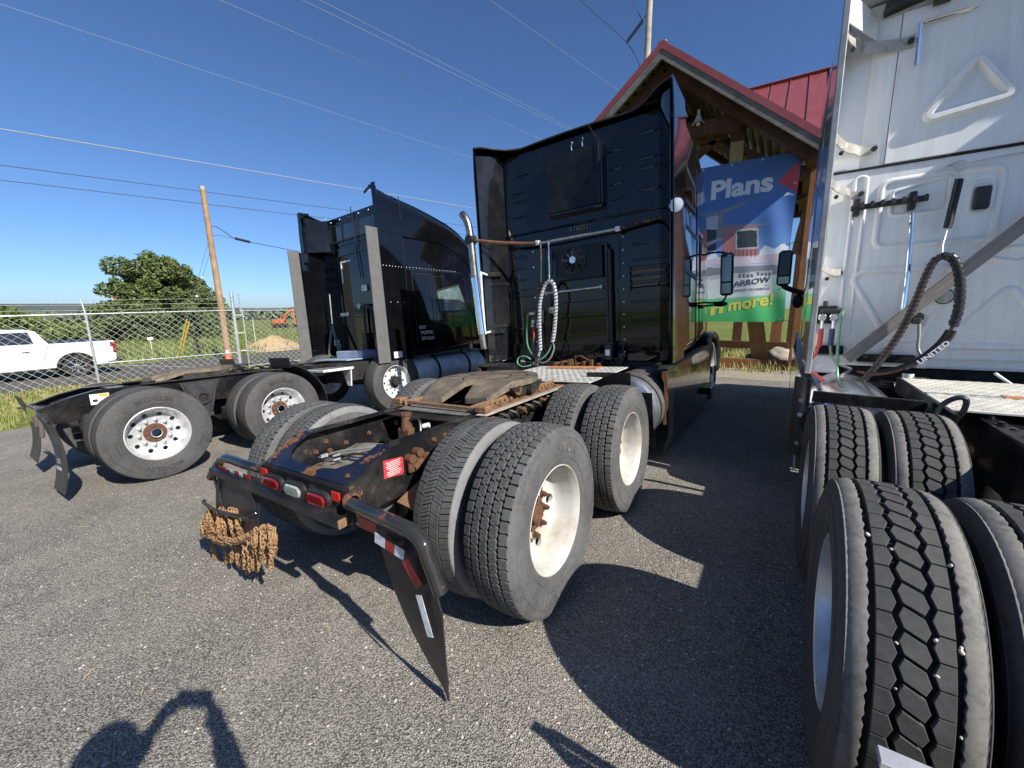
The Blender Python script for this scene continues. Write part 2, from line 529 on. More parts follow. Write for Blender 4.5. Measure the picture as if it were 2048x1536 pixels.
def m_asphalt(name, lo, mid, hi, sc=125, tint=(1.0,0.915,0.785)):
    t = NT(name)
    col = t.vor(sc, out='Color'); d = t.vor(sc, out='Distance')
    bigc = t.vor(sc*0.45, out='Color'); bigd = t.vor(sc*0.45, out='Distance')
    T = lambda v: tuple(v*c for c in tint)
    c1 = t.ramp(t.sep(col)[0], [(0.0, T(lo*1.3)), (0.4, T(mid*0.85)), (0.80, T(mid*1.2)), (0.94, T(hi*0.7)), (1.0, T(hi*0.9))])
    # dark binder between the stones
    c1 = t.mix(t.ramp(d, [(0.40, 0.0), (0.72, 0.85)]), c1, T(lo*0.6))
    pale = t.ramp(t.sep(bigc)[1], [(0.94, 0.0), (0.965, 1.0)], 'CONSTANT')
    pale = t.math('MULTIPLY', pale, t.ramp(bigd, [(0.30, 1.0), (0.40, 0.0)]))
    c1 = t.mix(pale, c1, tuple(min(1,x) for x in T(hi*1.25)))
    blot = t.ramp(t.math('ADD', t.math('MULTIPLY', t.noise(0.45, 7, 0.7), 0.6), t.math('MULTIPLY', t.noise(3.3, 5, 0.7), 0.4)), [(0.3, 0.72), (0.7, 1.2)])
    c1 = t.mix(1.0, c1, blot, 'MULTIPLY')
    oil = t.ramp(t.noise(1.6, 5, 0.6), [(0.62, 0.0), (0.76, 0.5)])
    c1 = t.mix(oil, c1, T(lo*0.9))
    warm = t.ramp(t.noise(0.9, 4, 0.6), [(0.4, 0.0), (0.8, 0.22)])
    c1 = t.mix(warm, c1, (mid*1.25, mid*1.12, mid*0.92))
    t.set('Base Color', c1); t.set('Roughness', 0.9); t.set('Specular IOR Level', 0.25)
    h = t.math('ADD', t.math('MULTIPLY', t.math('SUBTRACT', 0.8, d), 1.0), t.math('MULTIPLY', t.math('SUBTRACT', 0.8, bigd), 0.6))
    t.bump(h, 0.85, 0.007)
    return t.mat
M_ASPH = m_asphalt('worn_asphalt', 0.110, 0.345, 0.60, 140)
M_ROAD = m_asphalt('road_asphalt', 0.07, 0.135, 0.33, 90)

def m_field():
    t = NT('rough_grass_field')
    a = t.noise(0.16, 6, 0.65); b = t.noise(2.4, 6, 0.7); c = t.noise(14, 4, 0.7)
    g = t.ramp(b, [(0.25, (0.075,0.105,0.022)), (0.5, (0.14,0.175,0.042)), (0.75, (0.25,0.25,0.08))])
    dry = t.ramp(a, [(0.50, 0.0), (0.72, 0.75)])
    g = t.mix(dry, g, (0.27,0.215,0.085))
    g = t.mix(1.0, g, t.ramp(c, [(0.3, 0.6), (0.7, 1.3)]), 'MULTIPLY')
    t.set('Base Color', g); t.set('Roughness', 0.95); t.set('Specular IOR Level', 0.1)
    t.bump(t.math('ADD', b, c), 0.7, 0.06)
    return t.mat
M_FIELD = m_field()
xs = sorted(set([p[0] for p in GP] + [-200,-90,-45,-35,-18,-10.5,60,120,200] + [i*0.5-9 for i in range(29)]))
ys = [-400,-150,-60,-25,-12,-6,0,3,6,9,12,16,22,30,45,70,120,200,400]
mb = MB()
vv = []; W = len(ys)
for x in xs:
    for y in ys:
        d = sqrt(x*x+y*y)
        n = 0
        if x < -26 or y > 14: n = (mnoise.noise(Vector((x*0.05, y*0.05, 3)))*0.25)*min(1, max(-26-x, y-14)/10)
        vv.append((x, y, gz(x, y) + n - 0.012))
ff = []
for i in range(len(xs)-1):
    for j in range(W-1):
        ff.append((i*W+j, (i+1)*W+j, (i+1)*W+j+1, i*W+j+1))
mb.add(vv, ff)
mb.build('ground', M_FIELD, smooth=60, recalc=False, kind='structure')

# asphalt lot with ragged edges
lx = [-9.2,-8.6,-7.5,-6.7,-5.88,-4.7,-3.48,-2.4,-1.21,0,1.21,2.29,3.5,4.69,6.5,9,14]
ly = [-60,-35,-20,-14,-10,-7,-5,-3,-1.5,0,1.5,3,4.5,6,7.2,8.2,9.0]
def lotp(i, j):
    x = lx[i]; y = ly[j]
    return (x, y, gz(x)+0.0)
mb = MB(); W = len(ly); vv = []; ff = []
rng = random.Random(3)
for i in range(len(lx)):
    for j in range(W): vv.append(lotp(i, j))
for i in range(len(lx)-1):
    for j in range(W-1): ff.append((i*W+j, (i+1)*W+j, (i+1)*W+j+1, i*W+j+1))
mb.add(vv, ff)
# crumbly skirts along the left edge and the far edge
def edge_strip(fn, n, out, wid, drop):
    v = []; f = []
    for k in range(n+1):
        p = Vector(fn(k/n)); w = wid*(0.35+0.65*abs(mnoise.noise(Vector((p.x*1.7, p.y*1.7, 9))))*2.0)
        q2 = p + Vector(out)*w
        v += [p, Vector((q2.x, q2.y, gz(q2.x)-drop))]
        if k: f.append((2*k-2, 2*k-1, 2*k+1, 2*k))
    mb.add(v, f)
edge_strip(lambda t: (-9.2, -24+33*t, gz(-9.2)), 130, (-1,0,0), 0.35, 0.014)
edge_strip(lambda t: (-9.2+23.2*t, 9.0, gz(-9.2+23.2*t)), 90, (0,1,0), 0.5, 0.014)
mb.build('asphalt_lot', M_ASPH, smooth=60, recalc=False, kind='structure')
# road past the fence
mb = MB()
rx = [-24.6,-23.5,-21,-18,-15.2]
ry = [-80,-40,-20,-10,-4,0,3,6,9,12,16,22,30,45,80]
vv = [(x + (0.25*sin(y*0.8) if x in (-24.6,-15.2) else 0), y, gz(x)+0.004) for x in rx for y in ry]
W = len(ry)
ff = [(i*W+j, (i+1)*W+j, (i+1)*W+j+1, i*W+j+1) for i in range(len(rx)-1) for j in range(W-1)]
mb.add(vv, ff); mb.build('road', M_ROAD, smooth=60, recalc=False, kind='structure')

# strip of gravel and dust along the front of the shelter
def m_gravel():
    t = NT('gravel_dust')
    c = t.vor(70, out='Color'); d = t.vor(70)
    g = t.ramp(t.sep(c)[0], [(0, (0.13,0.115,0.09)), (0.6, (0.27,0.235,0.18)), (1, (0.52,0.47,0.38))])
    g = t.mix(t.ramp(t.noise(1.5, 5), [(0.4, 0), (0.7, 0.8)]), g, (0.33,0.265,0.14))
    t.set('Base Color', g); t.set('Roughness', 0.95); t.bump(d, 0.6, 0.01)
    return t.mat
M_GRAVEL = m_gravel()
mb = MB()
v = []; f = []
N = 40
for k in range(N+1):
    x = -8+16*k/N
    for j, y in enumerate((8.75, 9.3, 10.1, 10.9)):
        yy = y + (0.22*mnoise.noise(Vector((x*1.3, 2, j))) if j in (0, 3) else 0)
        v.append((x, yy, gz(x) + (0.004 if j == 0 else 0.03 if j in (1,) else 0.05 if j == 2 else 0.0)))
    if k:
        for j in range(3):
            a = (k-1)*4+j; f.append((a, a+4, a+5, a+1))
mb.add(v, f); mb.build('gravel_strip', M_GRAVEL, smooth=60, recalc=False, kind='structure')

# ---- grass: blades in clumps, several colours in one material
def m_blades(name, cols):
    t = NT(name)
    f = t.noise(3.1, 3, 0.7); g = t.noise(0.6, 3)
    k = t.math('ADD', t.math('MULTIPLY', f, 0.6), t.math('MULTIPLY', g, 0.4))
    n = len(cols)
    t.set('Base Color', t.ramp(k, [(0.3+0.4*i/(n-1), c) for i, c in enumerate(cols)]))
    t.set('Roughness', 0.7); t.set('Specular IOR Level', 0.2)
    return t.mat
M_BLADE = m_blades('grass_blades', [(0.12,0.16,0.035), (0.21,0.235,0.07), (0.36,0.31,0.13), (0.46,0.38,0.19)])
M_BLADEG = m_blades('field_grass_blades', [(0.080,0.120,0.026), (0.13,0.175,0.040), (0.20,0.225,0.065), (0.31,0.28,0.11)])
def tufts(spots, hmin, hmax, per, w=0.008, spread=0.06, seed=1):
    rg = random.Random(seed); v = []; f = []
    for (x, y, z) in spots:
        for _ in range(per):
            a = rg.uniform(0, 2*pi); h = rg.uniform(hmin, hmax); l = rg.uniform(0.15, 0.7)*h
            bx = x+rg.gauss(0, spread); by = y+rg.gauss(0, spread)
            px, py = -sin(a)*w, cos(a)*w
            o = len(v)
            v += [(bx-px, by-py, z), (bx+px, by+py, z), (bx+cos(a)*l*0.4+px*0.7, by+sin(a)*l*0.4+py*0.7, z+h*0.62),
                  (bx+cos(a)*l*0.4-px*0.7, by+sin(a)*l*0.4-py*0.7, z+h*0.62), (bx+cos(a)*l, by+sin(a)*l, z+h)]
            f += [(o, o+1, o+2, o+3), (o+3, o+2, o+4)]
    m = MB(); m.v = v; m.f = f; m.m = [0]*len(f); return m
rg = random.Random(11)
sp = []
for _ in range(6500):
    x = rg.uniform(-15.3, -9.15); y = rg.uniform(-4.5, 12)
    if x > -9.5 and rg.random() < 0.5: continue
    sp.append((x, y, gz(x)-0.01))
tufts(sp, 0.05, 0.17, 5, 0.007, 0.07, 2).build('verge_grass', M_BLADE, smooth=0, recalc=False, label='short dry green grass verge between the lot and the chain link fence', cat='grass', kind='stuff')
sp = []
for _ in range(5200):
    x = -25.2-abs(rg.gauss(0, 14)); y = rg.uniform(-6, 46)
    sp.append((x, y, gz(x)-0.02))
tufts(sp, 0.25, 0.75, 6, 0.028, 0.35, 4).build('field_grass', M_BLADEG, smooth=0, recalc=False, label='tall green grass in the open field across the road', cat='grass', kind='stuff')
sp = []
for _ in range(1500):
    x = rg.uniform(-3, 6); y = rg.uniform(10.7, 19)
    sp.append((x, y, gz(x)-0.01))
for _ in range(150):
    x = rg.uniform(-2, 4); sp.append((x, rg.uniform(9.7, 10.25), gz(x)+0.02))
tufts(sp, 0.06, 0.30, 6, 0.010, 0.12, 6).build('shelter_grass', M_BLADE, smooth=0, recalc=False, label='dry yellow green grass around the timber shelter posts', cat='grass', kind='stuff')
# straw, twigs and small stones strewn on the asphalt
rg = random.Random(21)
mb = MB()
for _ in range(420):
    x = rg.uniform(-7.5, 2.4); y = rg.uniform(-1.6, 8.6)
    if rg.random() < 0.35: x = rg.uniform(0.9, 2.3); y = rg.uniform(2.5, 8.8)
    a = rg.uniform(0, pi); L = rg.choice((0.03, 0.05, 0.08, 0.13))*rg.uniform(0.6, 1.3)
    z = gz(x)+0.004; c = rg.uniform(-0.3, 0.3)
    p = [(x+cos(a+c*(s-0.5))*L*(s-0.5), y+sin(a+c*(s-0.5))*L*(s-0.5), gz(x+cos(a)*L*(s-0.5))+0.0035+0.004*s*(1-s)) for s in (0, 0.5, 1)]
    mb.tube(p, rg.uniform(0.0012, 0.0027), 4)
M_STRAW = plain('dry_straw', (0.46,0.37,0.20), 0.8, vary=0.2)
mb.build('straw_litter', M_STRAW, smooth=0, label='dry straw stalks and twigs strewn over the asphalt', cat='straw', kind='stuff')
mb = MB()
for _ in range(700):
    x = rg.uniform(-6, 2.3); y = rg.uniform(-1.7, 6)
    if rg.random() < 0.5: x = rg.uniform(-1.5, 2.2); y = rg.uniform(-1.6, 0.5)
    r = rg.uniform(0.0025, 0.0065)
    mb.ball((x, y, gz(x)+r*0.3), r, 5, 3, (rg.uniform(0.8,1.5), rg.uniform(0.8,1.5), 0.7))
M_STONE = plain('pale_pebbles', (0.45,0.43,0.39), 0.85, vary=0.25, scale=3)
mb.build('loose_pebbles', M_STONE, smooth=0, label='loose pale pebbles scattered on the asphalt', cat='pebbles', kind='stuff')
# ================================================================ WHEELS  (axle along x, outer face towards +x)
RT = 0.515
def wrap(u, v, h, R=RT, crown=0.010):
    r = R - crown*(abs(u)/0.11)**2.4 + h
    t = v/RT
    return (u, r*sin(t), r*cos(t))
def block(mb, poly, depth=0.014, ch=0.0016, mi=1, sub=None):
    n = len(poly)
    ins = inset(poly, ch)
    v = [wrap(u, w, 0) for u, w in ins] + [wrap(u, w, -ch*1.2) for u, w in poly] + [wrap(u, w, -depth) for u, w in poly]
    f = [list(range(n))]
    for k in range(2):
        for i in range(n):
            j = (i+1) % n
            f.append((k*n+i, k*n+j, (k+1)*n+j, (k+1)*n+i))
    mb.add(v, f, mi)
def carcass(mb, depth=0.014, w=0.14):
    # sidewalls
    side = [(0.104,0.283),(0.113,0.287),(0.119,0.297),(0.127,0.318),(0.136,0.352),(0.1405,0.392),(0.140,0.425),(0.1365,0.455),(0.1355,0.457),(0.1335,0.470),(0.1295,0.487),(0.124,0.4985)]
    for sgn in (1, -1):
        mb.lathe([(sgn*a, r) for a, r in side], 96, closed=False, mi=0)
        # moulded rings
        for rr, aa in ((0.338,0.1335),(0.446,0.1385)):
            mb.lathe([(sgn*(aa-0.004), rr-0.004),(sgn*(aa+0.0015), rr),(sgn*(aa-0.004), rr+0.004)], 96, closed=False, mi=0)
    base = [(u, RT - 0.010*(abs(u)/0.11)**2.4 - depth) for u in (-0.118,-0.10,-0.06,0,0.06,0.10,0.118)]
    base = [(-0.124,0.4985)] + base + [(0.124,0.4985)]
    mb.lathe(base, 96, closed=False, mi=2)
def tyre_W():
    mb = MB(); carcass(mb, 0.015)
    N = 54; p = 2*pi*RT/N; g = 0.0018
    sl = -0.36*p
    rg = random.Random(5)
    for k in range(N):
        v0 = k*p
        # left blocks
        block(mb, [(-0.069,v0+g*0.6),(-0.0405,v0+g*0.6),(-0.0305,v0+p*0.5),(-0.0405,v0+p-g*0.6),(-0.069,v0+p-g*0.6)])
        # centre hexes sit on the block boundaries, slanting to the right
        c = v0
        block(mb, [(-0.0285,c),(-0.0190,c-p*0.5+g),(0.0190,c+sl-p*0.5+g+0.004),(0.0285,c+sl),(0.0190,c+sl+p*0.5-g),(-0.0190,c+p*0.5-g-0.004)])
        # right blocks
        b = v0+sl
        block(mb, [(0.0405,b+g*0.6),(0.069,b+g*0.6),(0.069,b+p-g*0.6),(0.0405,b+p-g*0.6),(0.0305,b+p*0.5)])
    # shoulder ribs with a serrated inner edge
    for sgn in (-1, 1):
        M = 4*N
        v = []; f = []
        for k in range(M):
            vv_ = 2*pi*RT*k/M
            e = 0.081 + (0.0035 if k % 2 else 0.0) + 0.0015*sin(k*1.7)
            o = 0.1185 + (0.0018 if k % 2 else 0)
            ring = [wrap(sgn*e, vv_, -0.015), wrap(sgn*e, vv_, -0.001), wrap(sgn*(e+0.002), vv_, 0), wrap(sgn*0.098, vv_, 0), wrap(sgn*0.111, vv_, -0.0012), wrap(sgn*o, vv_, -0.006)]
            r2 = ring[-1]; s2 = sqrt(r2[1]**2+r2[2]**2)
            t = vv_/RT
            ring.append((sgn*0.125, 0.4975*sin(t), 0.4975*cos(t)))
            v += ring
        L = 7
        for k in range(M):
            j = (k+1) % M
            for q_ in range(L-1): f.append((k*L+q_, j*L+q_, j*L+q_+1, k*L+q_+1))
        mb.add(v, f, 3)
    return mb.mesh('tyre', [M_RUBBER, M_RUBBERT, M_RUBBERG, M_SHOULDER], 40)
M_SHOULDER = rubber('worn_dusty_shoulder', 0.050, 0.26, 0.7, (1.0,0.95,0.86), 5)
M_TREADA = rubber('dusty_block_tread', 0.042, 0.125, 0.6, (1.0,0.99,0.96))
M_SIDEA = rubber('greyed_sidewall', 0.040, 0.150, 0.7, (1.0,0.99,0.97), 3.2)
M_GAPA = rubber('dusty_shoulder_ring', 0.11, 0.24, 0.8, (1.0,1.0,0.98))
def tyre_Aout():
    """chunky all-traction tread: five rows of interlocking zigzag blocks"""
    mb = MB(); carcass(mb, 0.014)
    N = 58; p = 2*pi*RT/N; rg = random.Random(8)
    rows = [(-0.122,-0.0795),(-0.0735,-0.0285),(-0.0225,0.0225),(0.0285,0.0735),(0.0795,0.122)]
    for ri, (a, b) in enumerate(rows):
        off = (ri % 2)*p*0.5
        for k in range(N):
            v0 = k*p+off; v1 = v0+p
            g = 0.0034; m = (a+b)/2; z = 0.0055
            if ri == 0:
                poly = [(a,v0+g*2.2),(a+0.012,v0+g),(b-z,v0+g),(b,v0+p*0.30),(b-z,v0+p*0.45),(b,v0+p*0.7),(b-z,v1-g),(a+0.012,v1-g),(a,v1-g*2.2)]
            elif ri == 4:
                poly = [(b,v0+g*2.2),(b-0.012,v0+g),(a+z,v0+g),(a,v0+p*0.30),(a+z,v0+p*0.45),(a,v0+p*0.7),(a+z,v1-g),(b-0.012,v1-g),(b,v1-g*2.2)]
            else:
                s = 0.006
                poly = [(a,v0+p*0.3),(a+z,v0+g),(m,v0+g-s),(m+0.004,v0+g+s),(b-z,v0+g),(b,v0+p*0.3),(b-z,v0+p*0.5),(b,v0+p*0.75),(b-z,v1-g),(m+0.004,v1-g+s),(m,v1-g-s),(a+z,v1-g),(a,v0+p*0.75),(a+z,v0+p*0.5)]
            block(mb, poly, 0.014, 0.0013)
            # sipes: a few thin dark slots on top
            if ri in (1,2,3):
                for q_ in (0.33, 0.66):
                    vv_ = v0+p*q_; u0, u1 = a+0.012, b-0.012
                    mb.add([wrap(u0,vv_-0.0009,0.0006),wrap(u1,vv_+0.002-0.0009,0.0006),wrap(u1,vv_+0.002+0.0009,0.0006),wrap(u0,vv_+0.0009,0.0006)], [(0,1,2,3)], 2)
    # ragged lugs running down on to the shoulders
    for sgn in (-1, 1):
        for k in range(N):
            off = 0; v0 = k*p; t0 = (v0+0.004)/RT; t1 = (v0+p-0.004)/RT
            def q3(u, r, t): return (sgn*u, r*sin(t), r*cos(t))
            ra = RT-0.0125
            mb.add([q3(0.1215,ra-0.0005,t0),q3(0.1215,ra-0.0005,t1),q3(0.1330,0.482,t1-0.012),q3(0.1330,0.482,t0+0.012),q3(0.1275,0.478,t0+0.014),q3(0.1275,0.478,t1-0.014)],
                   [(0,1,2,3),(3,2,5,4)], 0)
    return mb.mesh('tyre', [M_SIDEA, M_TREADA, M_RUBBERG], 40)
def tyre_Ain():
    """herringbone winter tread: four rows of slanted blocks, each cut by sipes"""
    mb = MB(); carcass(mb, 0.014)
    N = 54; p = 2*pi*RT/N
    rows = [(-0.122,-0.066,0.010),(-0.060,-0.004,-0.020),(0.004,0.060,0.020),(0.066,0.122,-0.010)]
    for ri, (a, b, sl) in enumerate(rows):
        for k in range(N):
            v0 = k*p+(p*0.5 if ri in (0,3) else 0)
            nS = 3 if ri in (1,2) else 2
            for s in range(nS):
                w0 = v0+0.003+(p-0.003)*s/nS; w1 = v0+0.003+(p-0.003)*(s+1)/nS-0.0022
                poly = [(a,w0),(b,w0+sl),(b,w1+sl),(a,w1)]
                block(mb, poly, 0.014, 0.0011)
    # pale scuffed ring on the outer shoulder
    for sgn in (-1, 1):
        mb.lathe([(sgn*0.122, 0.5005),(sgn*0.131,0.489),(sgn*0.1365,0.468),(sgn*0.1385,0.452)], 96, closed=False, mi=3)
    return mb.mesh('tyre', [M_SIDEA, M_TREADA, M_RUBBERG, M_GAPA], 40)
M_SIDEB = rubber('sidewall_dark', 0.034, 0.105, 0.6, (1.0,0.985,0.96), 3.5)
def tyre_B(text=None):
    """highway tread: straight ribs finely slit across"""
    mb = MB(); carcass(mb, 0.012)
    N = 110; p = 2*pi*RT/N
    rows = [(-0.122,-0.082),(-0.077,-0.030),(-0.025,0.025),(0.030,0.077),(0.082,0.122)]
    for ri, (a, b) in enumerate(rows):
        for k in range(N):
            v0 = k*p+(ri % 2)*p*0.5
            block(mb, [(a,v0+0.0011),(b,v0+0.0011+0.003),(b,v0+p-0.0011+0.003),(a,v0+p-0.0011)], 0.012, 0.0008)
    return mb.mesh('tyre', [M_SIDEB, M_RUBBERT, M_RUBBERG], 40)
def tyre_rib():
    """steer style rib tyre"""
    mb = MB(); carcass(mb, 0.012)
    prof_rows = [(-0.122,-0.084),(-0.078,-0.031),(-0.025,0.025),(0.031,0.078),(0.084,0.122)]
    for a, b in prof_rows:
        rr = lambda u, h=0: RT - 0.010*(abs(u)/0.11)**2.4 + h
        mb.lathe([(a, rr(a,-0.012)),(a, rr(a,-0.001)),(a+0.002, rr(a)),((a+b)/2, rr((a+b)/2)),(b-0.002, rr(b)),(b, rr(b,-0.001)),(b, rr(b,-0.012))], 96, closed=False, mi=1)
    return mb.mesh('tyre', [M_SIDEB, M_RUBBERT, M_RUBBERG], 40)
T_W = tyre_W(); T_AO = tyre_Aout(); T_AI = tyre_Ain(); T_B = tyre_B(); T_RIB = tyre_rib()

def ring_text(txt, r, a_mid, size, x, spacing=1.0, bold=0.0):
    """raised lettering on the outer sidewall, reading clockwise seen from outside; a_mid from the top"""
    me = text_mesh(txt, size, 0.0015, 'CENTER', spacing=spacing, bold=bold)
    for v in me.vertices:
        t = a_mid + v.co.x/r
        rad = r + v.co.y
        # from outside (+x looking to -x) the right hand is +y
        v.co = Vector((x - 0.12*abs(rad-r)**1.0*0.0 + v.co.z, rad*sin(t), rad*cos(t)))
    return me
def rim_dish(mats_disc, holes=10, depth=-0.055, name='rim', hole_r=0.024, hole_pc=0.215, flange=True):
    """dual wheel seen from its dished side: rim barrel, then the disc deep inside"""
    mb = MB()
    prof = [(0.118,0.297),(0.120,0.290),(0.114,0.284),(0.106,0.282),(0.100,0.277),(0.075,0.270),(0.020,0.262),(depth+0.028,0.256),(depth+0.012,0.246),(depth+0.004,0.232),
            (depth,0.215),(depth-0.002,0.16),(depth,0.10),(depth,0.08),
            (depth-0.014,0.08),(depth-0.014,0.215),(depth-0.014,0.250),(depth-0.02,0.262),(-0.09,0.268),(-0.115,0.285),(-0.119,0.297),(-0.108,0.292),(-0.085,0.276),(0.0,0.272),(0.085,0.280),(0.108,0.293)]
    mb.lathe(prof, 60, closed=True)
    me = mb.mesh(name, mats_disc, 40)
    if holes:
        cb = MB()
        for k in range(holes):
            t = 2*pi*(k+0.5)/holes
            cb.cyl((depth-0.06, hole_pc*sin(t)*0.985, hole_pc*cos(t)*0.985), (depth+0.06, hole_pc*sin(t)*0.985, hole_pc*cos(t)*0.985), hole_r, n=16)
        cm = cb.mesh('cut', mats_disc, 0)
        me = boolean_cut(me, cm)
        me.polygons.foreach_set('use_smooth', [True]*len(me.polygons)); me.set_sharp_from_angle(angle=radians(40))
    me.name = name
    return me
def rim_face(mats_disc, depth=0.03, holes=10, hole_r=0.022, hole_pc=0.205):
    mb = MB()
    prof = [(0.118,0.297),(0.120,0.290),(0.112,0.284),(0.100,0.279),(0.080,0.272),(depth+0.03,0.262),(depth+0.036,0.245),(depth+0.030,0.20),(depth+0.034,0.15),(depth+0.034,0.09),
            (depth+0.02,0.09),(depth+0.016,0.20),(depth+0.018,0.24),(depth,0.258),(-0.085,0.268),(-0.115,0.285),(-0.119,0.297),(-0.108,0.292),(0.0,0.272),(0.108,0.293)]
    mb.lathe(prof, 60, closed=True)
    me = mb.mesh('rim', mats_disc, 40)
    cb = MB()
    for k in range(holes):
        t = 2*pi*(k+0.5)/holes
        cb.cyl((depth-0.08, hole_pc*sin(t), hole_pc*cos(t)), (depth+0.1, hole_pc*sin(t), hole_pc*cos(t)), hole_r, n=16)
    me = boolean_cut(me, cb.mesh('cut', mats_disc, 0))
    me.polygons.foreach_set('use_smooth', [True]*len(me.polygons)); me.set_sharp_from_angle(angle=radians(40))
    me.name = 'rim'
    return me
RIM_A = rim_dish([M_WHEELW], holes=5, depth=-0.050, hole_r=0.032)
RIM_B = rim_dish([M_ALUW], holes=10, depth=-0.030)
RIM_W = rim_dish([M_ALUW], holes=10, depth=-0.045)
RIM_F = rim_face([M_WHITE], 0.0)
def hub_mesh(depth, rustm, capm, nutm, reach=0.05, cap_r=0.055, flange_r=0.095, nuts=10, nut_r=0.143):
    """returns list of (name, mesh): drive axle flange with bolts, cap, wheel nuts"""
    a = MB()
    a.lathe([(depth-0.02,0.105),(depth+0.018,0.105),(depth+0.022,0.100),(depth+0.022,0.060),(depth+reach*0.6,0.055),(depth+reach*0.6,0.02),(depth-0.02,0.02)], 28)
    for k in range(8):
        t = 2*pi*k/8
        a.cyl((depth+0.02, 0.083*sin(t), 0.083*cos(t)), (depth+0.034, 0.083*sin(t), 0.083*cos(t)), 0.011, n=6)
    c = MB()
    c.lathe([(depth+0.02,0.0),(depth+reach,0.0),(depth+reach,cap_r*0.8),(depth+reach*0.85,cap_r),(depth+0.02,cap_r)], 24)
    nb = MB()
    nb.tube([(depth-0.005,0,0),(depth+0.005,0,0),(depth+0.006,0,0),(depth+0.026,0,0),(depth+0.027,0,0),(depth+0.040,0,0)],[0.021,0.021,0.0165,0.0165,0.011,0.011],8)
    pos = [(0, nut_r*sin(2*pi*(k+0.25)/nuts), nut_r*cos(2*pi*(k+0.25)/nuts)) for k in range(nuts)]
    return a.mesh('hub_flange', rustm), c.mesh('hub_cap', capm), nb.mesh('wheel_nut', nutm), pos
HUB_A = hub_mesh(-0.050, M_RUST, M_RUST, M_RUST, 0.055)
HUB_B = hub_mesh(-0.030, M_RUST, M_CHROME, M_ALUD, 0.065)
HUB_W = hub_mesh(-0.045, M_DARK, M_DARK, M_ALUD)
HUB_F = hub_mesh(0.034, M_DARK, M_DARK, M_STEEL, 0.09, 0.07, nut_r=0.128)
def wheel(parent, x, y, side, tyre, rim=None, hub=None, z=RT, spin=0.0, flip=False, scale=1.0):
    """side +1: outer face to +x ; -1: to -x. flip turns the dish inward"""
    s = side*(-1 if flip else 1)
    rot = (spin, 0, 0 if s > 0 else pi)
    w = empty('wheel', (x, y, z), rot, parent)
    if scale != 1.0: w.scale = (1, scale, scale)
    put('tyre', tyre, w)
    if rim: put('rim', rim, w)
    if hub:
        put('hub', hub[0], w); put('hub_cap', hub[1], w)
        for p_ in hub[3]: put('wheel_nut', hub[2], w, p_)
    return w
# ================================================================ TRUCK COMMON
def truck_root(M, o, label):
    r = empty('semi_truck', label=label, cat='truck', group='parked semi trucks')
    m = Matrix((M[0], M[1], M[2])).to_4x4()
    m.translation = o
    r.matrix_world = m
    return r
def rail(mb, sgn, top, zb, xo=0.43, fl=0.085, t=0.010):
    """C channel; top is a list of (y, z) of its upper face"""
    poly = list(top) + [(top[-1][0], zb), (top[0][0], zb)]
    mb.prism(poly, 'x', sgn*(xo-t), sgn*xo)
    for (y0, z0), (y1, z1) in zip(top, top[1:]):
        v = [(sgn*(xo-fl), y0, z0+0.001), (sgn*(xo+0.001), y0, z0+0.001), (sgn*(xo+0.001), y1, z1+0.001), (sgn*(xo-fl), y1, z1+0.001)]
        v += [(a, b, c-t) for a, b, c in v]
        mb.add(v, [(0,1,2,3),(7,6,5,4),(0,4,5,1),(1,5,6,2),(2,6,7,3),(3,7,4,0)])
    mb.box(sgn*(xo-fl), sgn*(xo+0.001), top[0][0], top[-1][0], zb-0.001, zb+t)
def loft(secs, n=6):
    """secs: (y, halfwidth, zbottom, ztop, corner radius)"""
    mb = MB(); loops = []
    for (y, hw, zb, zt, r) in secs:
        lp = rrect(-hw, hw, zb, zt, r, n)
        loops.append([(x, y, z) for x, z in lp])
    K = len(loops[0]); v = [p for l in loops for p in l]; f = []
    for i in range(len(loops)-1):
        for k in range(K):
            k2 = (k+1) % K
            f.append((i*K+k, i*K+k2, (i+1)*K+k2, (i+1)*K+k))
    f.append(list(range(K))); f.append([(len(loops)-1)*K+k for k in range(K)])
    mb.add(v, f)
    return mb
def axle(root, y, zc=RT, diff=True, mat=None):
    mb = MB()
    mb.cyl((-0.62, y, zc), (0.62, y, zc), 0.075, n=14)
    if diff:
        mb.ball((0.02, y+0.03, zc), 0.21, 16, 10, (1.0, 0.9, 1.0))
        mb.cyl((0.02, y-0.25, zc), (0.02, y-0.10, zc), 0.10, 0.13, n=14)
    for s in (-1, 1):
        mb.cyl((s*0.30, y-0.16, zc+0.02), (s*0.30, y-0.32, zc+0.04), 0.085, n=14)
        mb.cyl((s*0.36, y+0.30, zc-0.02), (s*0.36, y+0.30, zc+0.20), 0.105, n=16)
        mb.box(s*0.31, s*0.41, y-0.45, y+0.38, zc-0.12, zc-0.04, 0.012)
    mb.build('axle', mat or M_GREASE, root)
def shock(root, x, y0, z0, y1, z1):
    mb = MB(); mb.cyl((x,y0,z0),(x,(y0+y1)/2,(z0+z1)/2),0.036,n=10); mb.cyl((x,(y0+y1)/2,(z0+z1)/2),(x,y1,z1),0.028,n=10)
    mb.build('shock_absorber', M_DARK, root)
def bolts(root, pts, r=0.014, h=0.012, mat=None, axis='x', name='bolt'):
    """one small mesh object per bolt, shared data"""
    mb = MB(); e = {'x': (1,0,0), 'y': (0,1,0), 'z': (0,0,1)}[axis[-1]]
    s = -1 if axis[0] == '-' else 1
    mb.cyl((0,0,0), tuple(s*h*0.5*k for k in e), r*1.35, n=12)
    mb.cyl(tuple(s*h*0.5*k for k in e), tuple(s*h*1.4*k for k in e), r, n=6)
    me = mb.mesh(name, mat or M_RUST)
    for p in pts: put(name, me, root, p)

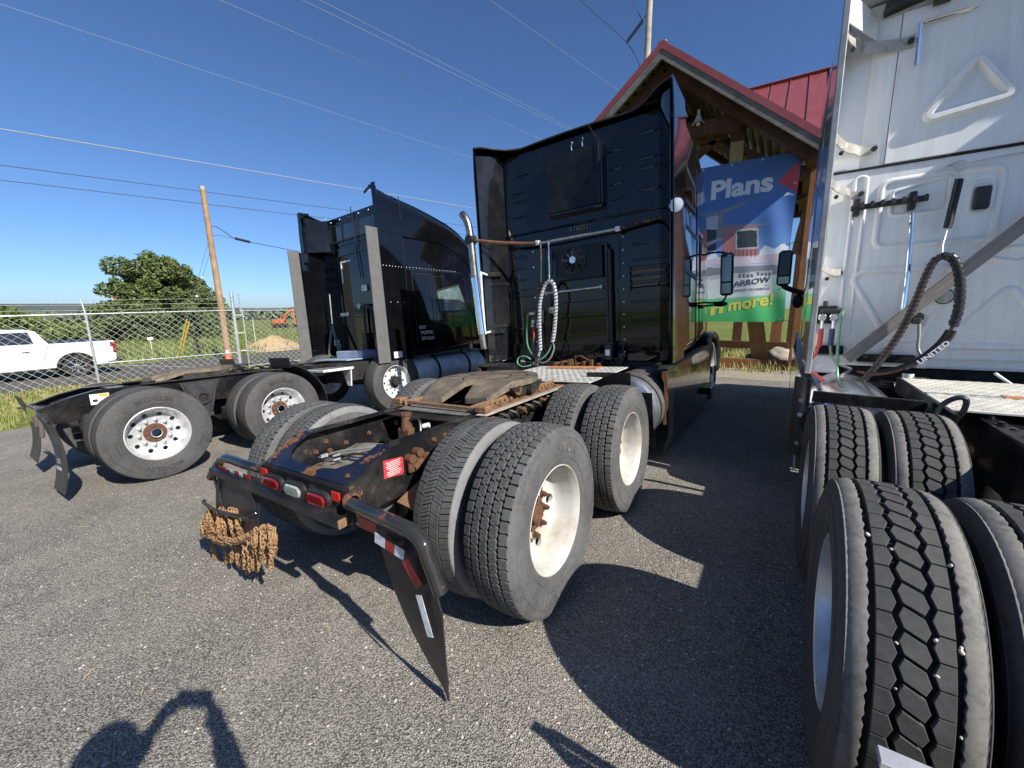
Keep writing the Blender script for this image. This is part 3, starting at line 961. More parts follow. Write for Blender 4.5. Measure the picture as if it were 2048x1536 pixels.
# ================================================================ TRUCK A  (high sleeper, black, middle)
TH = radians(3.394)
A = truck_root(((cos(TH),0,-sin(TH)), (0,1,0), (sin(TH),0,cos(TH))), (0,0,0),
               'black high roof sleeper tractor with rusty chains and a curled mud flap')
for s in (1, -1):
    for y, sp in ((0.0, 0.3), (1.32, 1.1)):
        wheel(A, s*1.075, y, s, T_AO, RIM_A, HUB_A, spin=sp)
        wheel(A, s*0.735, y, s, T_AI if y == 0 else T_AO, RIM_A, None, spin=sp+0.5, flip=True)
axle(A, 0.0); axle(A, 1.32)
# tyre lettering (worn)
LTR = plain('tyre_lettering', (0.125,0.122,0.118), 0.8, vary=0.3)
for w_ in [c for c in A.children if c.name.startswith('wheel') and c.location.x > 1.0 and c.location.y < 0.5]:
    for tx_, a_, sz_ in (('XDN', 55, 0.075), ('XDN', 235, 0.075)):
        me = ring_text(tx_, 0.395, radians(a_)-w_.rotation_euler.x, sz_, 0.1405, 1.25, 0.001); me.materials.append(LTR); put('sidewall_lettering', me, w_)
RAIL_T = [(-0.70,0.830),(-0.45,0.957),(3.4,0.957)]
for s in (1, -1):
    mb = MB(); rail(mb, s, RAIL_T, 0.665); mb.build('frame_rail', M_FRAME, A)
# closing plate: sloped top with a U cut out
def Ucut():
    out = [(-0.42,0.0)]
    n = 14
    pts = [(-0.345,0.29),(-0.335,0.21),(-0.30,0.13),(-0.22,0.075),(-0.10,0.06),(0.10,0.06),(0.22,0.075),(0.30,0.13),(0.335,0.21),(0.345,0.29)]
    return pts
mb = MB()
U = Ucut()
Ms = Matrix.Translation((0,-0.705,0.828)) @ Matrix.Rotation(atan2(0.957-0.83, 0.25), 4, 'X')
poly = [(-0.425,0.0),(-0.425,0.29)] + U + [(0.425,0.29),(0.425,0.0)]
# fan the plate as quads between outer boundary and the U so that it stays planar
n = len(U)
top = []; f = []
outer = [(-0.425,0.29),(-0.425,0.2),(-0.425,0.1),(-0.40,0.0),(-0.15,0.0),(0.15,0.0),(0.40,0.0),(0.425,0.1),(0.425,0.2),(0.425,0.29)]
vv = [(x, y, 0.012) for x, y in U] + [(x, y, 0.012) for x, y in outer] + [(x, y, 0.0) for x, y in U] + [(x, y, 0.0) for x, y in outer]
for i in range(n-1):
    f.append((i, i+1, n+i+1, n+i)); f.append((2*n+i, 3*n+i, 3*n+i+1, 2*n+i+1))
    f.append((i, 2*n+i, 2*n+i+1, i+1)); f.append((n+i, n+i+1, 3*n+i+1, 3*n+i))
mb.add(vv, f, 0, Ms)
mb.build('closing_plate', M_NAVY, A, smooth=25)
bolts(A, [tuple(Ms @ Vector(p)) for p in ((-0.36,0.05,0.012),(0.36,0.05,0.012),(-0.375,0.17,0.012),(0.375,0.17,0.012))], 0.012, 0.008, M_RUST, 'z')
# rear face with the lamp cut-outs
mb = MB()
mb.box(-0.435, 0.435, -0.712, -0.700, 0.795, 0.832, 0.003)
mb.box(-0.445, -0.375, -0.712, -0.700, 0.62, 0.794, 0.003)
mb.box(0.255, 0.435, -0.712, -0.700, 0.62, 0.794, 0.003)
mb.box(-0.374, 0.254, -0.710, -0.702, 0.675, 0.794, 0.003)
mb.build('light_panel', M_FRAME, A)
def oval(cx, cz, hw, hh, n=8):
    out = []
    for sgn, a0 in ((1, -pi/2), (-1, pi/2)):
        for i in range(n+1):
            t = a0 + pi*i/n
            out.append((cx + sgn*(hw-hh) + hh*cos(t), cz + hh*sin(t)))
    return out
for cx, cz, mt, nm in ((-0.285,0.738,M_RED,'tail_light'), (-0.055,0.736,M_CLEAR,'reverse_light'), (0.170,0.728,M_RED,'tail_light')):
    mb = MB(); mb.prism(oval(cx, cz, 0.105, 0.050), 'y', -0.738, -0.708, ch=0.008); g = mb.build(nm, M_PLASTIC, A)
    mb = MB(); mb.prism(oval(cx, cz, 0.083, 0.033), 'y', -0.752, -0.736, ch=0.008); mb.build('lens', mt, g)
for cx, cz in ((-0.412,0.775), (0.312,0.762)):
    mb = MB(); mb.box(cx-0.034, cx+0.034, -0.719, -0.712, cz-0.026, cz+0.026, 0.002); mb.build('reflector', plain('red_reflector', (0.60,0.03,0.02), 0.25, coat=0.5, vary=0.15, scale=60), A)
bolts(A, [(-0.405,-0.712,0.712), (0.318,-0.712,0.685)], 0.017, 0.02, plain('zinc_bolt', (0.45,0.30,0.14), 0.45, 0.5), '-y')
mb = MB(); mb.bar((-0.925,-0.80,0.738), (0.475,-0.80,0.697), 0.046, 0.044, 0.004)
mb.bar((-0.36,-0.705,0.70),(-0.36,-0.78,0.72),0.05,0.04,0.003); mb.bar((0.33,-0.705,0.69),(0.33,-0.78,0.70),0.05,0.04,0.003)
bb = mb.build('bumper_bar', M_FRAMEB, A)
mb = MB(); mb.prism(rrect(-0.022,0.022,-0.022,0.022,0.004,1), 'x', 0.476, 0.480, M=Matrix.Translation((0,-0.80,0.697))); mb.build('bar_end', M_RUSTL, bb)
# lower black crossmember and air line gear behind the bar
mb = MB(); mb.box(-0.43,0.62,-0.60,-0.53,0.555,0.62,0.006); mb.bar((0.43,-0.56,0.60),(0.90,-0.40,0.42),0.05,0.05,0.004); mb.build('crossmember', M_FRAMEB, A)
mb = MB(); mb.cyl((-0.30,-0.42,0.56),(0.25,-0.42,0.56),0.125,n=28); mb.ball((0.25,-0.42,0.56),0.125,20,10,(0.35,1,1)); mb.ball((-0.30,-0.42,0.56),0.125,20,10,(0.35,1,1)); mb.build('air_tank', M_STEEL, A)
# grey tray lying between the rails
mb = MB(); mb.slab(lambda u, v: (-0.33+0.62*u, -0.48+0.36*v, 0.735+0.03*sin(u*3)+0.06*v), 8, 5, 0.006); mb.build('inner_tray', plain('dusty_tray', (0.17,0.15,0.12), 0.85, vary=0.35, scale=9), A)
rg = random.Random(5)
for k in range(6):
    pts = [(-0.28+0.05*k, -0.44+0.02*k, 0.80)] + [(-0.28+0.05*k+0.12*j+rg.uniform(-.03,.03), -0.46+0.09*j+rg.uniform(-.03,.03), 0.80+rg.uniform(-.02,.05)) for j in range(1,5)]
    mb = MB(); mb.tube(spline(pts, 5), 0.007, 6); mb.build('wiring_loom', M_HOSEK if k % 2 else M_HOSEGR, A)
for p in ((-0.25,-0.44,0.815),(-0.20,-0.47,0.82),(-0.15,-0.42,0.82),(-0.10,-0.45,0.81)):
    mb = MB(); mb.cyl(p, (p[0]+0.035,p[1]+0.02,p[2]+0.01), 0.007, n=10); mb.build('cable_plug', M_WRAP, A)
# big rusty ride height valve and bracket
mb = MB()
mb.box(-0.06,0.06,0.02,0.10,0.72,0.90,0.012); mb.cyl((0,0.06,0.88),(0,0.06,0.985),0.045,0.03,n=12); mb.cyl((0,0.06,0.985),(0,0.06,1.005),0.04,n=8)
mb.box(-0.10,0.02,-0.02,0.03,0.70,0.80,0.01)
vb = mb.build('valve_bracket', M_RUST, A)
mb = MB(); mb.tube(spline([(0.02,0.06,0.95),(0.10,0.08,0.96),(0.14,0.05,0.88),(0.12,0.0,0.80)],6),0.011,8); mb.build('air_line', M_HOSEK, vb)
mb = MB(); mb.cyl((0.10,0.12,0.90),(0.14,0.14,0.91),0.018,n=12); mb.build('air_fitting', M_LABEL, vb)
# crossmembers along the frame
for y, zt, mt in ((0.28,0.945,M_FRAME), (0.98,0.90,M_FRAME), (1.7,0.92,M_FRAME), (2.4,0.92,M_FRAME)):
    mb = MB(); mb.box(-0.345,0.345,y-0.11,y+0.11,zt-0.012,zt,0.003); mb.box(-0.345,0.345,y-0.008,y+0.008,zt-0.2,zt-0.012); mb.build('crossmember', mt, A)
mb = MB(); mb.box(-0.35,0.35,0.30,0.53,0.950,0.960,0.002); mb.build('cover_plate', plain('scuffed_grey_plate', (0.21,0.20,0.18), 0.6, 0.3, vary=0.3), A)
# outside of the right rail: sticker, holes, brackets
mb = MB(); mb.prism([(-0.505,0.800),(-0.380,0.782),(-0.368,0.792),(-0.366,0.874),(-0.378,0.884),(-0.500,0.898)], 'x', 0.4315, 0.4335); st = mb.build('warning_sticker', M_REDLABEL, A)
for k, wd in enumerate((0.10,0.085,0.10,0.09,0.06,0.095,0.10,0.08)):
    z = 0.876-0.0105*k
    mb = MB(); c = -0.436; mb.add([(0.4342,c-wd/2,z-0.002+0.005*(wd)), (0.4342,c+wd/2,z-0.012*wd), (0.4342,c+wd/2,z+0.0035-0.012*wd), (0.4342,c-wd/2,z+0.0035)], [(0,1,2,3)]); mb.build('print_line', M_CHALK, st, recalc=False)
mb = MB(); mb.cyl((0.431,-0.60,0.735),(0.4325,-0.60,0.735),0.022,n=20); mb.build('frame_hole', M_DARK, A)
mb = MB()
for (y, z) in ((-0.33,0.86),(-0.27,0.88),(-0.22,0.84)):
    mb.cyl((0.43,y,z),(0.475,y,z),0.026,n=14); mb.box(0.445,0.465,y-0.022,y+0.022,z-0.08,z,0.004)
mb.cyl((0.46,-0.32,0.80),(0.46,-0.20,0.83),0.020,n=12)
mb.build('torque_arm_bracket', M_RUST, A)
bolts(A, [(0.432,y,z) for y in (-0.12,-0.02,0.10,0.24,0.36) for z in (0.91,0.76)], 0.012, 0.012, M_RUST)
bolts(A, [(-0.418,y,z) for y,z in ((-0.38,0.80),(-0.28,0.78),(-0.30,0.85),(-0.15,0.80),(0.05,0.82))], 0.013, 0.012, M_RUST)
mb = MB(); mb.slab(lambda u, v: (0.46+0.20*u, -0.46+0.30*v, 0.655-0.03*u+0.10*v), 4, 4, 0.01); mb.build('tray_flap', M_RUSTL, A)
mb = MB(); mb.lathe([(0.455,0.0),(0.455,0.11),(0.47,0.12),(0.60,0.12),(0.62,0.10),(0.62,0.0)], 20, 'z', (0.58,-0.30,0)); mb.build('air_bag', M_RUBBER, A)
# ---- right mud flap hanger, bent down at its end
mb = MB(); mb.tube(spline([(0.405,-0.70,0.772),(0.46,-0.735,0.770),(0.66,-0.765,0.776),(0.85,-0.795,0.788),(0.955,-0.80,0.778),(1.02,-0.805,0.745),(1.045,-0.805,0.68),(1.095,-0.805,0.555)], 5), 0.030, 16); hp = mb.build('flap_hanger', M_PIPE if 'M_PIPE' in globals() else paint('hanger_paint', (0.012,0.012,0.013), dustamt=0.2, rough=0.25, rust=0.09, rscale=8), A)
mb = MB(); mb.lathe([(0.0,0.032),(0.0,0.042),(0.03,0.042),(0.03,0.032)], 20, 'x', (0.445,-0.725,0.772)); mb.prism([(-0.735,0.80),(-0.66,0.82),(-0.65,0.78),(-0.69,0.745),(-0.735,0.66),(-0.75,0.66)], 'x', 0.435, 0.447); mb.build('hanger_bracket', paint('scraped_bracket', (0.02,0.02,0.02), rust=0.30, rscale=14, rough=0.4, coat=0.2), A)
def flap_pt(u, v):
    # left edge, then the diagonal lower edge; right edge
    Lx = [(0.675,0.715),(0.715,0.58),(0.765,0.45),(0.795,0.40),(0.86,0.27),(0.93,0.14),(1.005,0.022)]
    Rx = [(0.985,0.70),(1.025,0.62),(1.065,0.54),(1.095,0.47),(1.090,0.32),(1.075,0.16),(1.050,0.018)]
    k = v*6; i = min(5, int(k)); t = k-i
    l = Vector(Lx[i])*(1-t)+Vector(Lx[i+1])*t; r = Vector(Rx[i])*(1-t)+Vector(Rx[i+1])*t
    p = l*(1-u)+r*u
    yb = -0.760 - 0.035*sin(v*pi*0.9)*(0.4+u) + 0.05*max(0, v-0.6)*(1-u)
    return (p.x, yb, p.y)
mb = MB(); mb.slab(flap_pt, 10, 24, 0.007); mb.build('mud_flap', M_FLAP, A)
def tape(root, pts, w, mats, y, name='reflective_tape'):
    for (a, b, mt) in mats:
        pa = Vector(pts[0]).lerp(Vector(pts[1]), a); pb = Vector(pts[0]).lerp(Vector(pts[1]), b)
        d = (pb-pa).normalized(); nrm = Vector((-d.y, d.x))*w/2
        poly = [tuple(pa+nrm), tuple(pb+nrm), tuple(pb-nrm), tuple(pa-nrm)]
        m = MB(); m.prism(poly, 'y', y-0.002, y); m.build(name, mt, root)
tape(A, [(0.535,0.700),(0.675,0.690)], 0.055, [(0,1,M_REDTAPE)], -0.752)
tape(A, [(0.715,0.690),(0.895,0.655)], 0.050, [(0,0.36,M_WTAPE),(0.37,0.68,M_REDTAPE),(0.69,1,M_WTAPE)], -0.800)
tape(A, [(0.905,0.640),(0.975,0.545)], 0.050, [(0,1,M_REDTAPE)], -0.806)
tape(A, [(0.985,0.520),(1.030,0.350)], 0.034, [(0,1,M_WTAPE)], -0.822)
bolts(A, [(0.865,-0.775,0.690)], 0.012, 0.012, M_RUST, '-y')
# ---- left mud flap hanger
mb = MB(); mb.tube(spline([(-0.44,-0.71,0.79),(-0.60,-0.73,0.80),(-0.80,-0.73,0.805),(-0.89,-0.735,0.80),(-0.955,-0.74,0.775),(-1.02,-0.75,0.72),(-1.11,-0.755,0.645)], 5), 0.030, 14); mb.build('flap_hanger', MATS['hanger_paint'], A)
mb = MB(); mb.slab(lambda u, v: (-0.93+0.58*u, -0.765-0.05*sin(v*2), 0.745-0.40*v+0.02*u), 6, 10, 0.008); mb.build('mud_flap', M_FLAP, A)
tape(A, [(-0.90,0.745),(-0.48,0.742)], 0.052, [(0,0.28,M_REDTAPE),(0.40,0.55,M_WTAPE),(0.55,0.70,M_REDTAPE),(0.70,0.80,M_WTAPE),(0.88,1.05,M_REDTAPE)], -0.775)
tape(A, [(-0.985,0.70),(-0.935,0.72)], 0.07, [(0,1,M_WTAPE)], -0.790)
# struts that hold the flap below the bar
mb = MB()
mb.bar((-0.92,-0.805,0.72),(-0.80,-0.815,0.42),0.012,0.024); mb.build('flap_strut', M_FRAME, A)
mb = MB(); mb.bar((-0.40,-0.805,0.72),(-0.36,-0.815,0.42),0.012,0.024); mb.build('flap_strut', M_FRAME, A)
mb = MB(); mb.tube(spline([(-1.22,-0.78,0.465),(-1.18,-0.80,0.455),(-0.80,-0.85,0.50),(-0.42,-0.85,0.545),(-0.35,-0.84,0.565),(-0.335,-0.83,0.58),(-0.35,-0.82,0.59)], 5), 0.011, 10); mb.build('chain_hook', M_FRAMEB, A)
# ---- fifth wheel and slider
mb = MB()
def FW(x, y, z): return (x, y, z)
outl = []
for i in range(17):
    t = radians(-28 + (236)*i/16)
    outl.append((0.455*cos(t), 1.03+0.455*sin(t)))
# from right side round the front to the left, then the two rear ramps with the throat between
rear = [(-0.40,0.80),(-0.335,0.60),(-0.30,0.50),(-0.115,0.555),(-0.055,0.78),(-0.035,0.93),(0.0,0.965),(0.035,0.93),(0.055,0.80),(0.105,0.60),(0.12,0.565),(0.32,0.585),(0.36,0.66),(0.42,0.85)]
outl = outl + rear
def fz(x, y):
    z = 1.118
    if y < 0.80: z -= (0.80-y)*0.42
    return z
n = len(outl)
c = (0.0, 1.16)
v = []; f = []
for k, (x, y) in enumerate(outl): v.append((x, y, fz(x, y)))
for k, (x, y) in enumerate(outl):
    ix, iy = x*0.985, 1.03+(y-1.03)*0.985
    v.append((x, y, fz(x, y)-0.045))
cm = bmesh.new()
bv = [cm.verts.new(p) for p in v]
for k in range(n):
    j = (k+1) % n
    cm.faces.new((bv[k], bv[j], bv[n+j], bv[n+k]))
# triangulated top through a fill
edges = [e for e in cm.edges if e.verts[0].index < 0 or True]
topf = bmesh.ops.triangle_fill(cm, use_beauty=True, edges=[e for e in cm.edges if e.verts[0] in bv[:n] and e.verts[1] in bv[:n]])
botf = bmesh.ops.triangle_fill(cm, use_beauty=True, edges=[e for e in cm.edges if e.verts[0] in bv[n:] and e.verts[1] in bv[n:]])
bmesh.ops.recalc_face_normals(cm, faces=cm.faces)
me = bpy.data.meshes.new('fifth_wheel_plate'); cm.to_mesh(me); cm.free()
def m_fw():
    t = NT('greasy_fifth_wheel')
    f_ = t.noise(6, 8, 0.75); g = t.noise(45, 5, 0.7)
    c_ = t.ramp(f_, [(0.28, (0.055,0.046,0.038)), (0.5, (0.135,0.108,0.078)), (0.72, (0.28,0.22,0.145))])
    c_ = t.mix(t.ramp(g, [(0.5, 0), (0.75, 0.5)]), c_, (0.26,0.22,0.16))
    t.set('Base Color', c_); t.set('Roughness', 0.7); t.set('Metallic', 0.15); t.bump(t.noise(80, 6), 0.35, 0.003)
    return t.mat
M_FW = m_fw(); me.materials.append(M_FW)
fwp = put('fifth_wheel_plate', me, A)
M_GROOVE = plain('grease_groove', (0.030,0.025,0.021), 0.6, vary=0.3)
mb = MB()
def arc(cx, cy, r, a0, a1, w=0.016, n=22):
    v = []; f = []
    for i in range(n+1):
        t = radians(a0+(a1-a0)*i/n)
        for rr in (r-w/2, r+w/2):
            x, y = cx+rr*cos(t), cy+rr*sin(t); v.append((x, y, fz(x, y)+0.0012))
        if i: f.append((2*i-2, 2*i-1, 2*i+1, 2*i))
    mb.add(v, f)
arc(0,1.03,0.215,-58,238); arc(0,1.03,0.365,-20,200,0.014)
for a in (-8, 25, 62, 118, 155, 188):
    t = radians(a); r0, r1 = 0.225, 0.44
    d = Vector((cos(t), sin(t))); nn = Vector((-d.y, d.x))*0.007
    pts = [Vector((0,1.03))+d*r0+nn, Vector((0,1.03))+d*r1+nn, Vector((0,1.03))+d*r1-nn, Vector((0,1.03))+d*r0-nn]
    mb.add([(p.x, p.y, fz(p.x, p.y)+0.0012) for p in pts], [(0,1,2,3)])
mb.build('grease_groove', M_GROOVE, fwp, recalc=False)
mb = MB()
for s in (-1, 1):
    mb.prism([(0.78,1.07),(1.28,1.07),(1.20,0.99),(1.10,0.985),(0.95,0.985),(0.86,1.0)], 'x', s*0.30, s*0.42)
    mb.cyl((s*0.34,1.03,1.02),(s*0.47,1.03,1.02),0.035,n=14)
mb.build('pivot_bracket', M_GREASE, fwp)
mb = MB(); mb.tube(spline([(0.39,0.95,1.075),(0.43,0.90,1.05),(0.435,0.86,1.01),(0.42,0.84,1.03)],4),0.012,8); mb.build('release_handle', M_RUST, fwp)
mb = MB()
for s in (-1, 1):
    mb.box(s*0.345, s*0.475, 0.36, 1.70, 0.960, 0.972, 0.002); mb.box(s*0.335, s*0.347, 0.36, 1.70, 0.974, 1.012, 0.002)
mb.build('slider_base', M_RUSTL, A)
me = MB().box(-0.012,0.012,-0.016,0.016,-0.004,0.016,0.003).mesh('slider_tooth', M_RUSTL)
for s in (-1, 1):
    for k in range(19): put('slider_tooth', me, A, (s*0.372, 0.44+0.066*k, 0.976))
bolts(A, [(s*0.435, 0.44+0.15*k, 0.972) for s in (-1, 1) for k in range(9)], 0.011, 0.009, M_RUST, 'z')
mb = MB(); mb.bar((-0.47,0.40,0.995),(0.49,0.36,0.990),0.030,0.028,0.004); mb.box(-0.50,-0.40,0.37,0.45,0.973,1.025,0.008); mb.box(0.40,0.50,0.33,0.41,0.973,1.02,0.008); mb.build('slider_stop', M_RUSTL, A)
mb = MB(); mb.box(-0.56,-0.44,0.42,0.52,0.974,0.984,0.003); mb.build('mounting_angle', M_RUSTL, A)
mb = MB(); mb.box(0.43,0.52,0.30,1.72,0.962,0.9685,0.001); mb.build('mounting_angle', plain('pale_scraped_metal', (0.47,0.42,0.34), 0.6, 0.3, vary=0.2), A)
# bits of hose and brackets outside the rail under the slider
for k in range(9):
    y = 0.42+0.12*k
    mb = MB(); mb.tube(spline([(0.44,y,0.93),(0.50,y+0.04,0.90),(0.49,y+0.08,0.86),(0.44,y+0.10,0.85)],4),0.014,7); mb.ball((0.49,y+0.05,0.895),0.025,8,6); mb.build('air_fitting', M_GREASE if k % 3 else M_RUST, A)
# ---- catwalk
mb = MB(); mb.box(-0.44,0.72,1.62,2.78,0.985,0.997,0.002); dk = mb.build('deck_plate', M_DECK, A)
me = MB().box(-0.018,0.018,-0.0045,0.0045,0,0.004,0.0015).mesh('tread_bar', M_DECK)
mbs = MB()
for i in range(17):
    for j in range(18):
        x = -0.41+0.068*i+(0.034 if j % 2 else 0); y = 1.66+0.064*j
        mbs.box(x-0.018,x+0.018,y-0.0045,y+0.0045,0.9975,1.0015,0.0012)
mbs.build('tread_bars', M_DECK, dk, kind='stuff')
mbs = MB()
for i in range(16):
    for j in range(17):
        x = -0.375+0.068*i+(0.034 if j % 2 else 0); y = 1.692+0.064*j
        mbs.box(x-0.014,x+0.014,y-0.005,y+0.005,0.9968,0.9976)
mbs.build('drain_slots', M_DARK, dk, kind='stuff')
mb = MB(); mb.box(-0.20,0.45,2.50,2.68,0.9985,1.016,0.003); mb.build('deck_board', M_BRICKW, A)
mb = MB(); mb.box(-0.44,0.72,1.60,1.618,0.93,0.995,0.002); mb.build('deck_edge', M_FRAMEB, A)
# quarter fender ahead of the tyres
mb = MB(); mb.box(0.56,1.00,1.945,1.965,0.86,1.045,0.003); mb.slab(lambda u, v: (0.60+0.60*u, 1.955+0.10*v*v, 0.86-0.55*v), 3, 8, 0.008); mb.build('quarter_fender', M_FRAMEB, A)
# fuel tank, rear end seen above the tyre
mb = MB(); prof = [(2.15,0.0),(2.15,0.22),(2.18,0.31),(2.26,0.345),(4.3,0.345),(4.3,0.0)]
mb.lathe(prof, 40, 'y', (0.86,0,0.63), closed=False); tk = mb.build('fuel_tank', plain('tank_aluminium', (0.74,0.75,0.76), 0.30, 0.9, vary=0.1), A)
mb = MB(); mb.lathe([(2.55,0.349),(2.63,0.349),(2.63,0.340),(2.55,0.340)], 40, 'y', (0.86,0,0.63)); mb.build('tank_strap', M_RUST, tk)
mb = MB(); mb.lathe([(2.26,0.3455),(2.30,0.3455),(2.30,0.352),(2.26,0.352)], 40, 'y', (0.86,0,0.63)); mb.build('tank_strap', M_DARK, tk)
# ---- side skirt, steps
for s in (1, -1):
    for (y0, y1) in ((2.46,4.10),(4.115,5.45)):
        mb = MB()
        mb.slab(lambda u, v: (s*(1.215-0.02*smoothstep(0.75,1,v)+0.015*sin(v*pi)), y0+(y1-y0)*u, 1.005-0.86*v), 4, 10, 0.012)
        mb.build('side_skirt', M_SKIRT, A)
    mb = MB(); mb.box(s*1.12,s*1.235,2.46,5.45,1.008,1.030,0.008)
    for k in range(3): mb.box(s*(1.135+0.03*k),s*(1.150+0.03*k),2.47,5.44,1.0305,1.037,0.002)
    mb.build('side_step_top', M_PLASTIC, A)
    mb = MB(); mb.prism([(1.175,0.995),(1.228,1.0),(1.232,0.90),(1.222,0.80),(1.232,0.70),(1.226,0.60),(1.212,0.57),(1.214,0.44),(1.185,0.44),(1.19,0.56),(1.205,0.62),(1.20,0.75),(1.195,0.88),(1.175,0.93)] if s > 0 else [(-1.175,0.995),(-1.228,1.0),(-1.222,0.6),(-1.19,0.6)], 'y', 2.435, 2.456); mb.build('skirt_edge', M_RUST, A)
    mb = MB(); mb.box(s*1.18,s*1.33,4.85,5.40,0.32,0.42,0.012)
    for k in range(4): mb.box(s*(1.20+0.03*k),s*(1.215+0.03*k),4.87,5.38,0.421,0.428,0.002)
    mb.build('cab_step', M_FRAMEB, A)
# ---- sleeper, cab and hood
secs = [(3.06,1.195,1.04,3.75,0.12),(3.4,1.21,1.03,3.80,0.15),(4.2,1.21,1.03,3.80,0.20),(4.75,1.205,1.03,3.66,0.26),(5.15,1.19,1.03,3.36,0.30),(5.45,1.17,1.03,2.95,0.28),(5.75,1.12,1.03,2.40,0.26),(5.98,1.04,1.0,1.88,0.20),(6.1,0.98,0.9,1.74,0.16),(7.2,0.86,0.7,1.58,0.20),(7.5,0.78,0.6,1.35,0.22),(7.58,0.70,0.6,1.25,0.2)]
body = loft(secs).build('cab_body', M_BLACK, A, smooth=40)
def hwA(y):
    for a, b in zip(secs, secs[1:]):
        if a[0] <= y <= b[0]: return a[1]+(b[1]-a[1])*(y-a[0])/(b[0]-a[0])
    return 1.0
def side_panel(root, poly, sgn, off, th, mat, name, hw):
    n = len(poly)
    v = [(sgn*(hw(y)+off), y, z) for y, z in poly] + [(sgn*(hw(y)+off-th), y, z) for y, z in poly]
    f = [list(range(n)), list(range(2*n-1, n-1, -1))] + [(i, (i+1) % n, n+(i+1) % n, n+i) for i in range(n)]
    m = MB(); m.add(v, f); return m.build(name, mat, root)
def frame_ring(root, poly, wd, sgn, off, th, mat, name, hw):
    out = inset(poly, -wd); n = len(poly); m = MB()
    g = lambda p, o: (sgn*(hw(p[0])+o), p[0], p[1])
    v = [g(p, off) for p in out]+[g(p, off) for p in poly]+[g(p, off-th) for p in out]+[g(p, off-th) for p in poly]
    f = []
    for i in range(n):
        j = (i+1) % n
        f += [(i, j, n+j, n+i), (2*n+i, 3*n+i, 3*n+j, 2*n+j), (i, 2*n+i, 2*n+j, j), (n+i, n+j, 3*n+j, 3*n+i)]
    m.add(v, f); return m.build(name, mat, root)
for s in (1, -1):
    for poly in ([(3.36,2.56),(4.16,2.50),(4.16,2.06),(3.38,2.10)], [(3.22,3.24),(3.95,3.10),(4.0,2.86),(3.22,2.90)]):
        poly = [tuple(p) for p in poly]
        w = side_panel(A, poly, s, 0.010, 0.014, M_GLASS, 'window', hwA)
        frame_ring(w, poly, 0.05, s, 0.016, 0.018, M_PLASTIC, 'window_frame', hwA)
    side_panel(A, [(4.62,2.52),(5.30,2.40),(5.50,1.95),(4.62,1.92)], s, 0.006, 0.008, M_GLASS, 'door_window', hwA)
    m = MB(); m.prism([(4.50,1.06),(5.58,1.06)]+[(5.58,1.90),(5.2,2.62),(4.50,2.62)], 'x', 0, 0.001); 
    # door gaps as thin recessed lines
    gl = MB()
    for (ya, za, yb, zb) in ((4.50,1.06,4.50,2.62),(5.62,1.06,5.60,1.90),(4.50,2.62,5.30,2.55),(4.22,1.06,4.22,3.4)):
        p0 = (s*(hwA(ya)+0.001), ya, za); p1 = (s*(hwA(yb)+0.001), yb, zb); gl = MB(); gl.bar(p0, p1, 0.010, 0.010); gl.build('door_gap', M_DARK, A)
    mb = MB(); mb.box(s*(hwA(4.7)),s*(hwA(4.7)+0.035),4.62,4.78,1.62,1.66,0.008); mb.build('door_handle', M_PLASTIC, A)
    # fender over the steer wheel
    mb = MB()
    def fen(u, v):
        t = radians(10+155*u); r = 0.66
        return (s*(0.72+0.50*v-0.05*v**4), 6.25-r*cos(t)*1.03, 0.53+r*sin(t))
    mb.slab(fen, 16, 5, 0.02)
    arc_ = [(6.25-0.60*cos(radians(a_)), 0.53+0.60*sin(radians(a_))) for a_ in range(170, 9, -10)]
    mb.prism([(5.47,0.40),(5.47,1.08),(5.62,1.17),(6.0,1.22),(6.5,1.21),(6.85,1.12),(7.15,0.92),(7.25,0.66)]+arc_, 'x', s*0.95, s*1.205, ch=0.03)
    mb.build('front_fender', paint('fender_dusty_black', (0.006,0.007,0.010), dustamt=0.22, rough=0.30, coat=0.35), A)
    wheel(A, s*1.05, 6.25, s, T_RIB, RIM_F, HUB_F)
mb = MB(); mb.slab(lambda u, v: (-0.98+1.96*u, 5.20+0.75*v, 3.30-1.36*v-0.0*u), 8, 6, 0.02); mb.build('windshield', M_GLASS, A)
mb = MB(); mb.box(-1.15,1.15,7.45,7.72,0.32,0.78,0.05); mb.build('front_bumper', M_BLACK, A)
# cab extenders: outer skin plus a slanted inner skin
for s in (1, -1):
    def ext(u, v):
        z = 1.05+2.80*v
        x = 1.225 + 0.012*smoothstep(0.0,0.5,v) - 0.015*smoothstep(0.9,1.0,v)
        return (s*x, 2.68+0.60*u, z)
    mb = MB(); mb.slab(ext, 5, 16, 0.014); mb.build('side_extender', M_BLACK, A)
    def inn(u, v):
        z = 1.06+2.68*v
        curl = smoothstep(0.80,1.0,v)*0.10
        return (s*(1.205-0.19*u-curl*u*(1-u)*2), 2.69+0.36*u**1.15, z)
    mb = MB(); mb.slab(inn, 6, 18, 0.008); mb.build('extender_liner', M_BLACKDUST if s < 0 else M_BLACK, A)
    me = MB().ball((0,0,0),0.010,8,5,(1,0.6,1)).mesh('rivet', M_STEEL)
    for k in range(9): put('rivet', me, A, (s*1.045, 3.008, 2.80+0.105*k))
    if s < 0:
        for z in (2.66, 2.12, 1.55): 
            mb = MB(); mb.bar((-1.20,2.70,z),(-1.01,3.03,z),0.02,0.05,0.004); mb.build('liner_brace', M_FRAMEB, A)
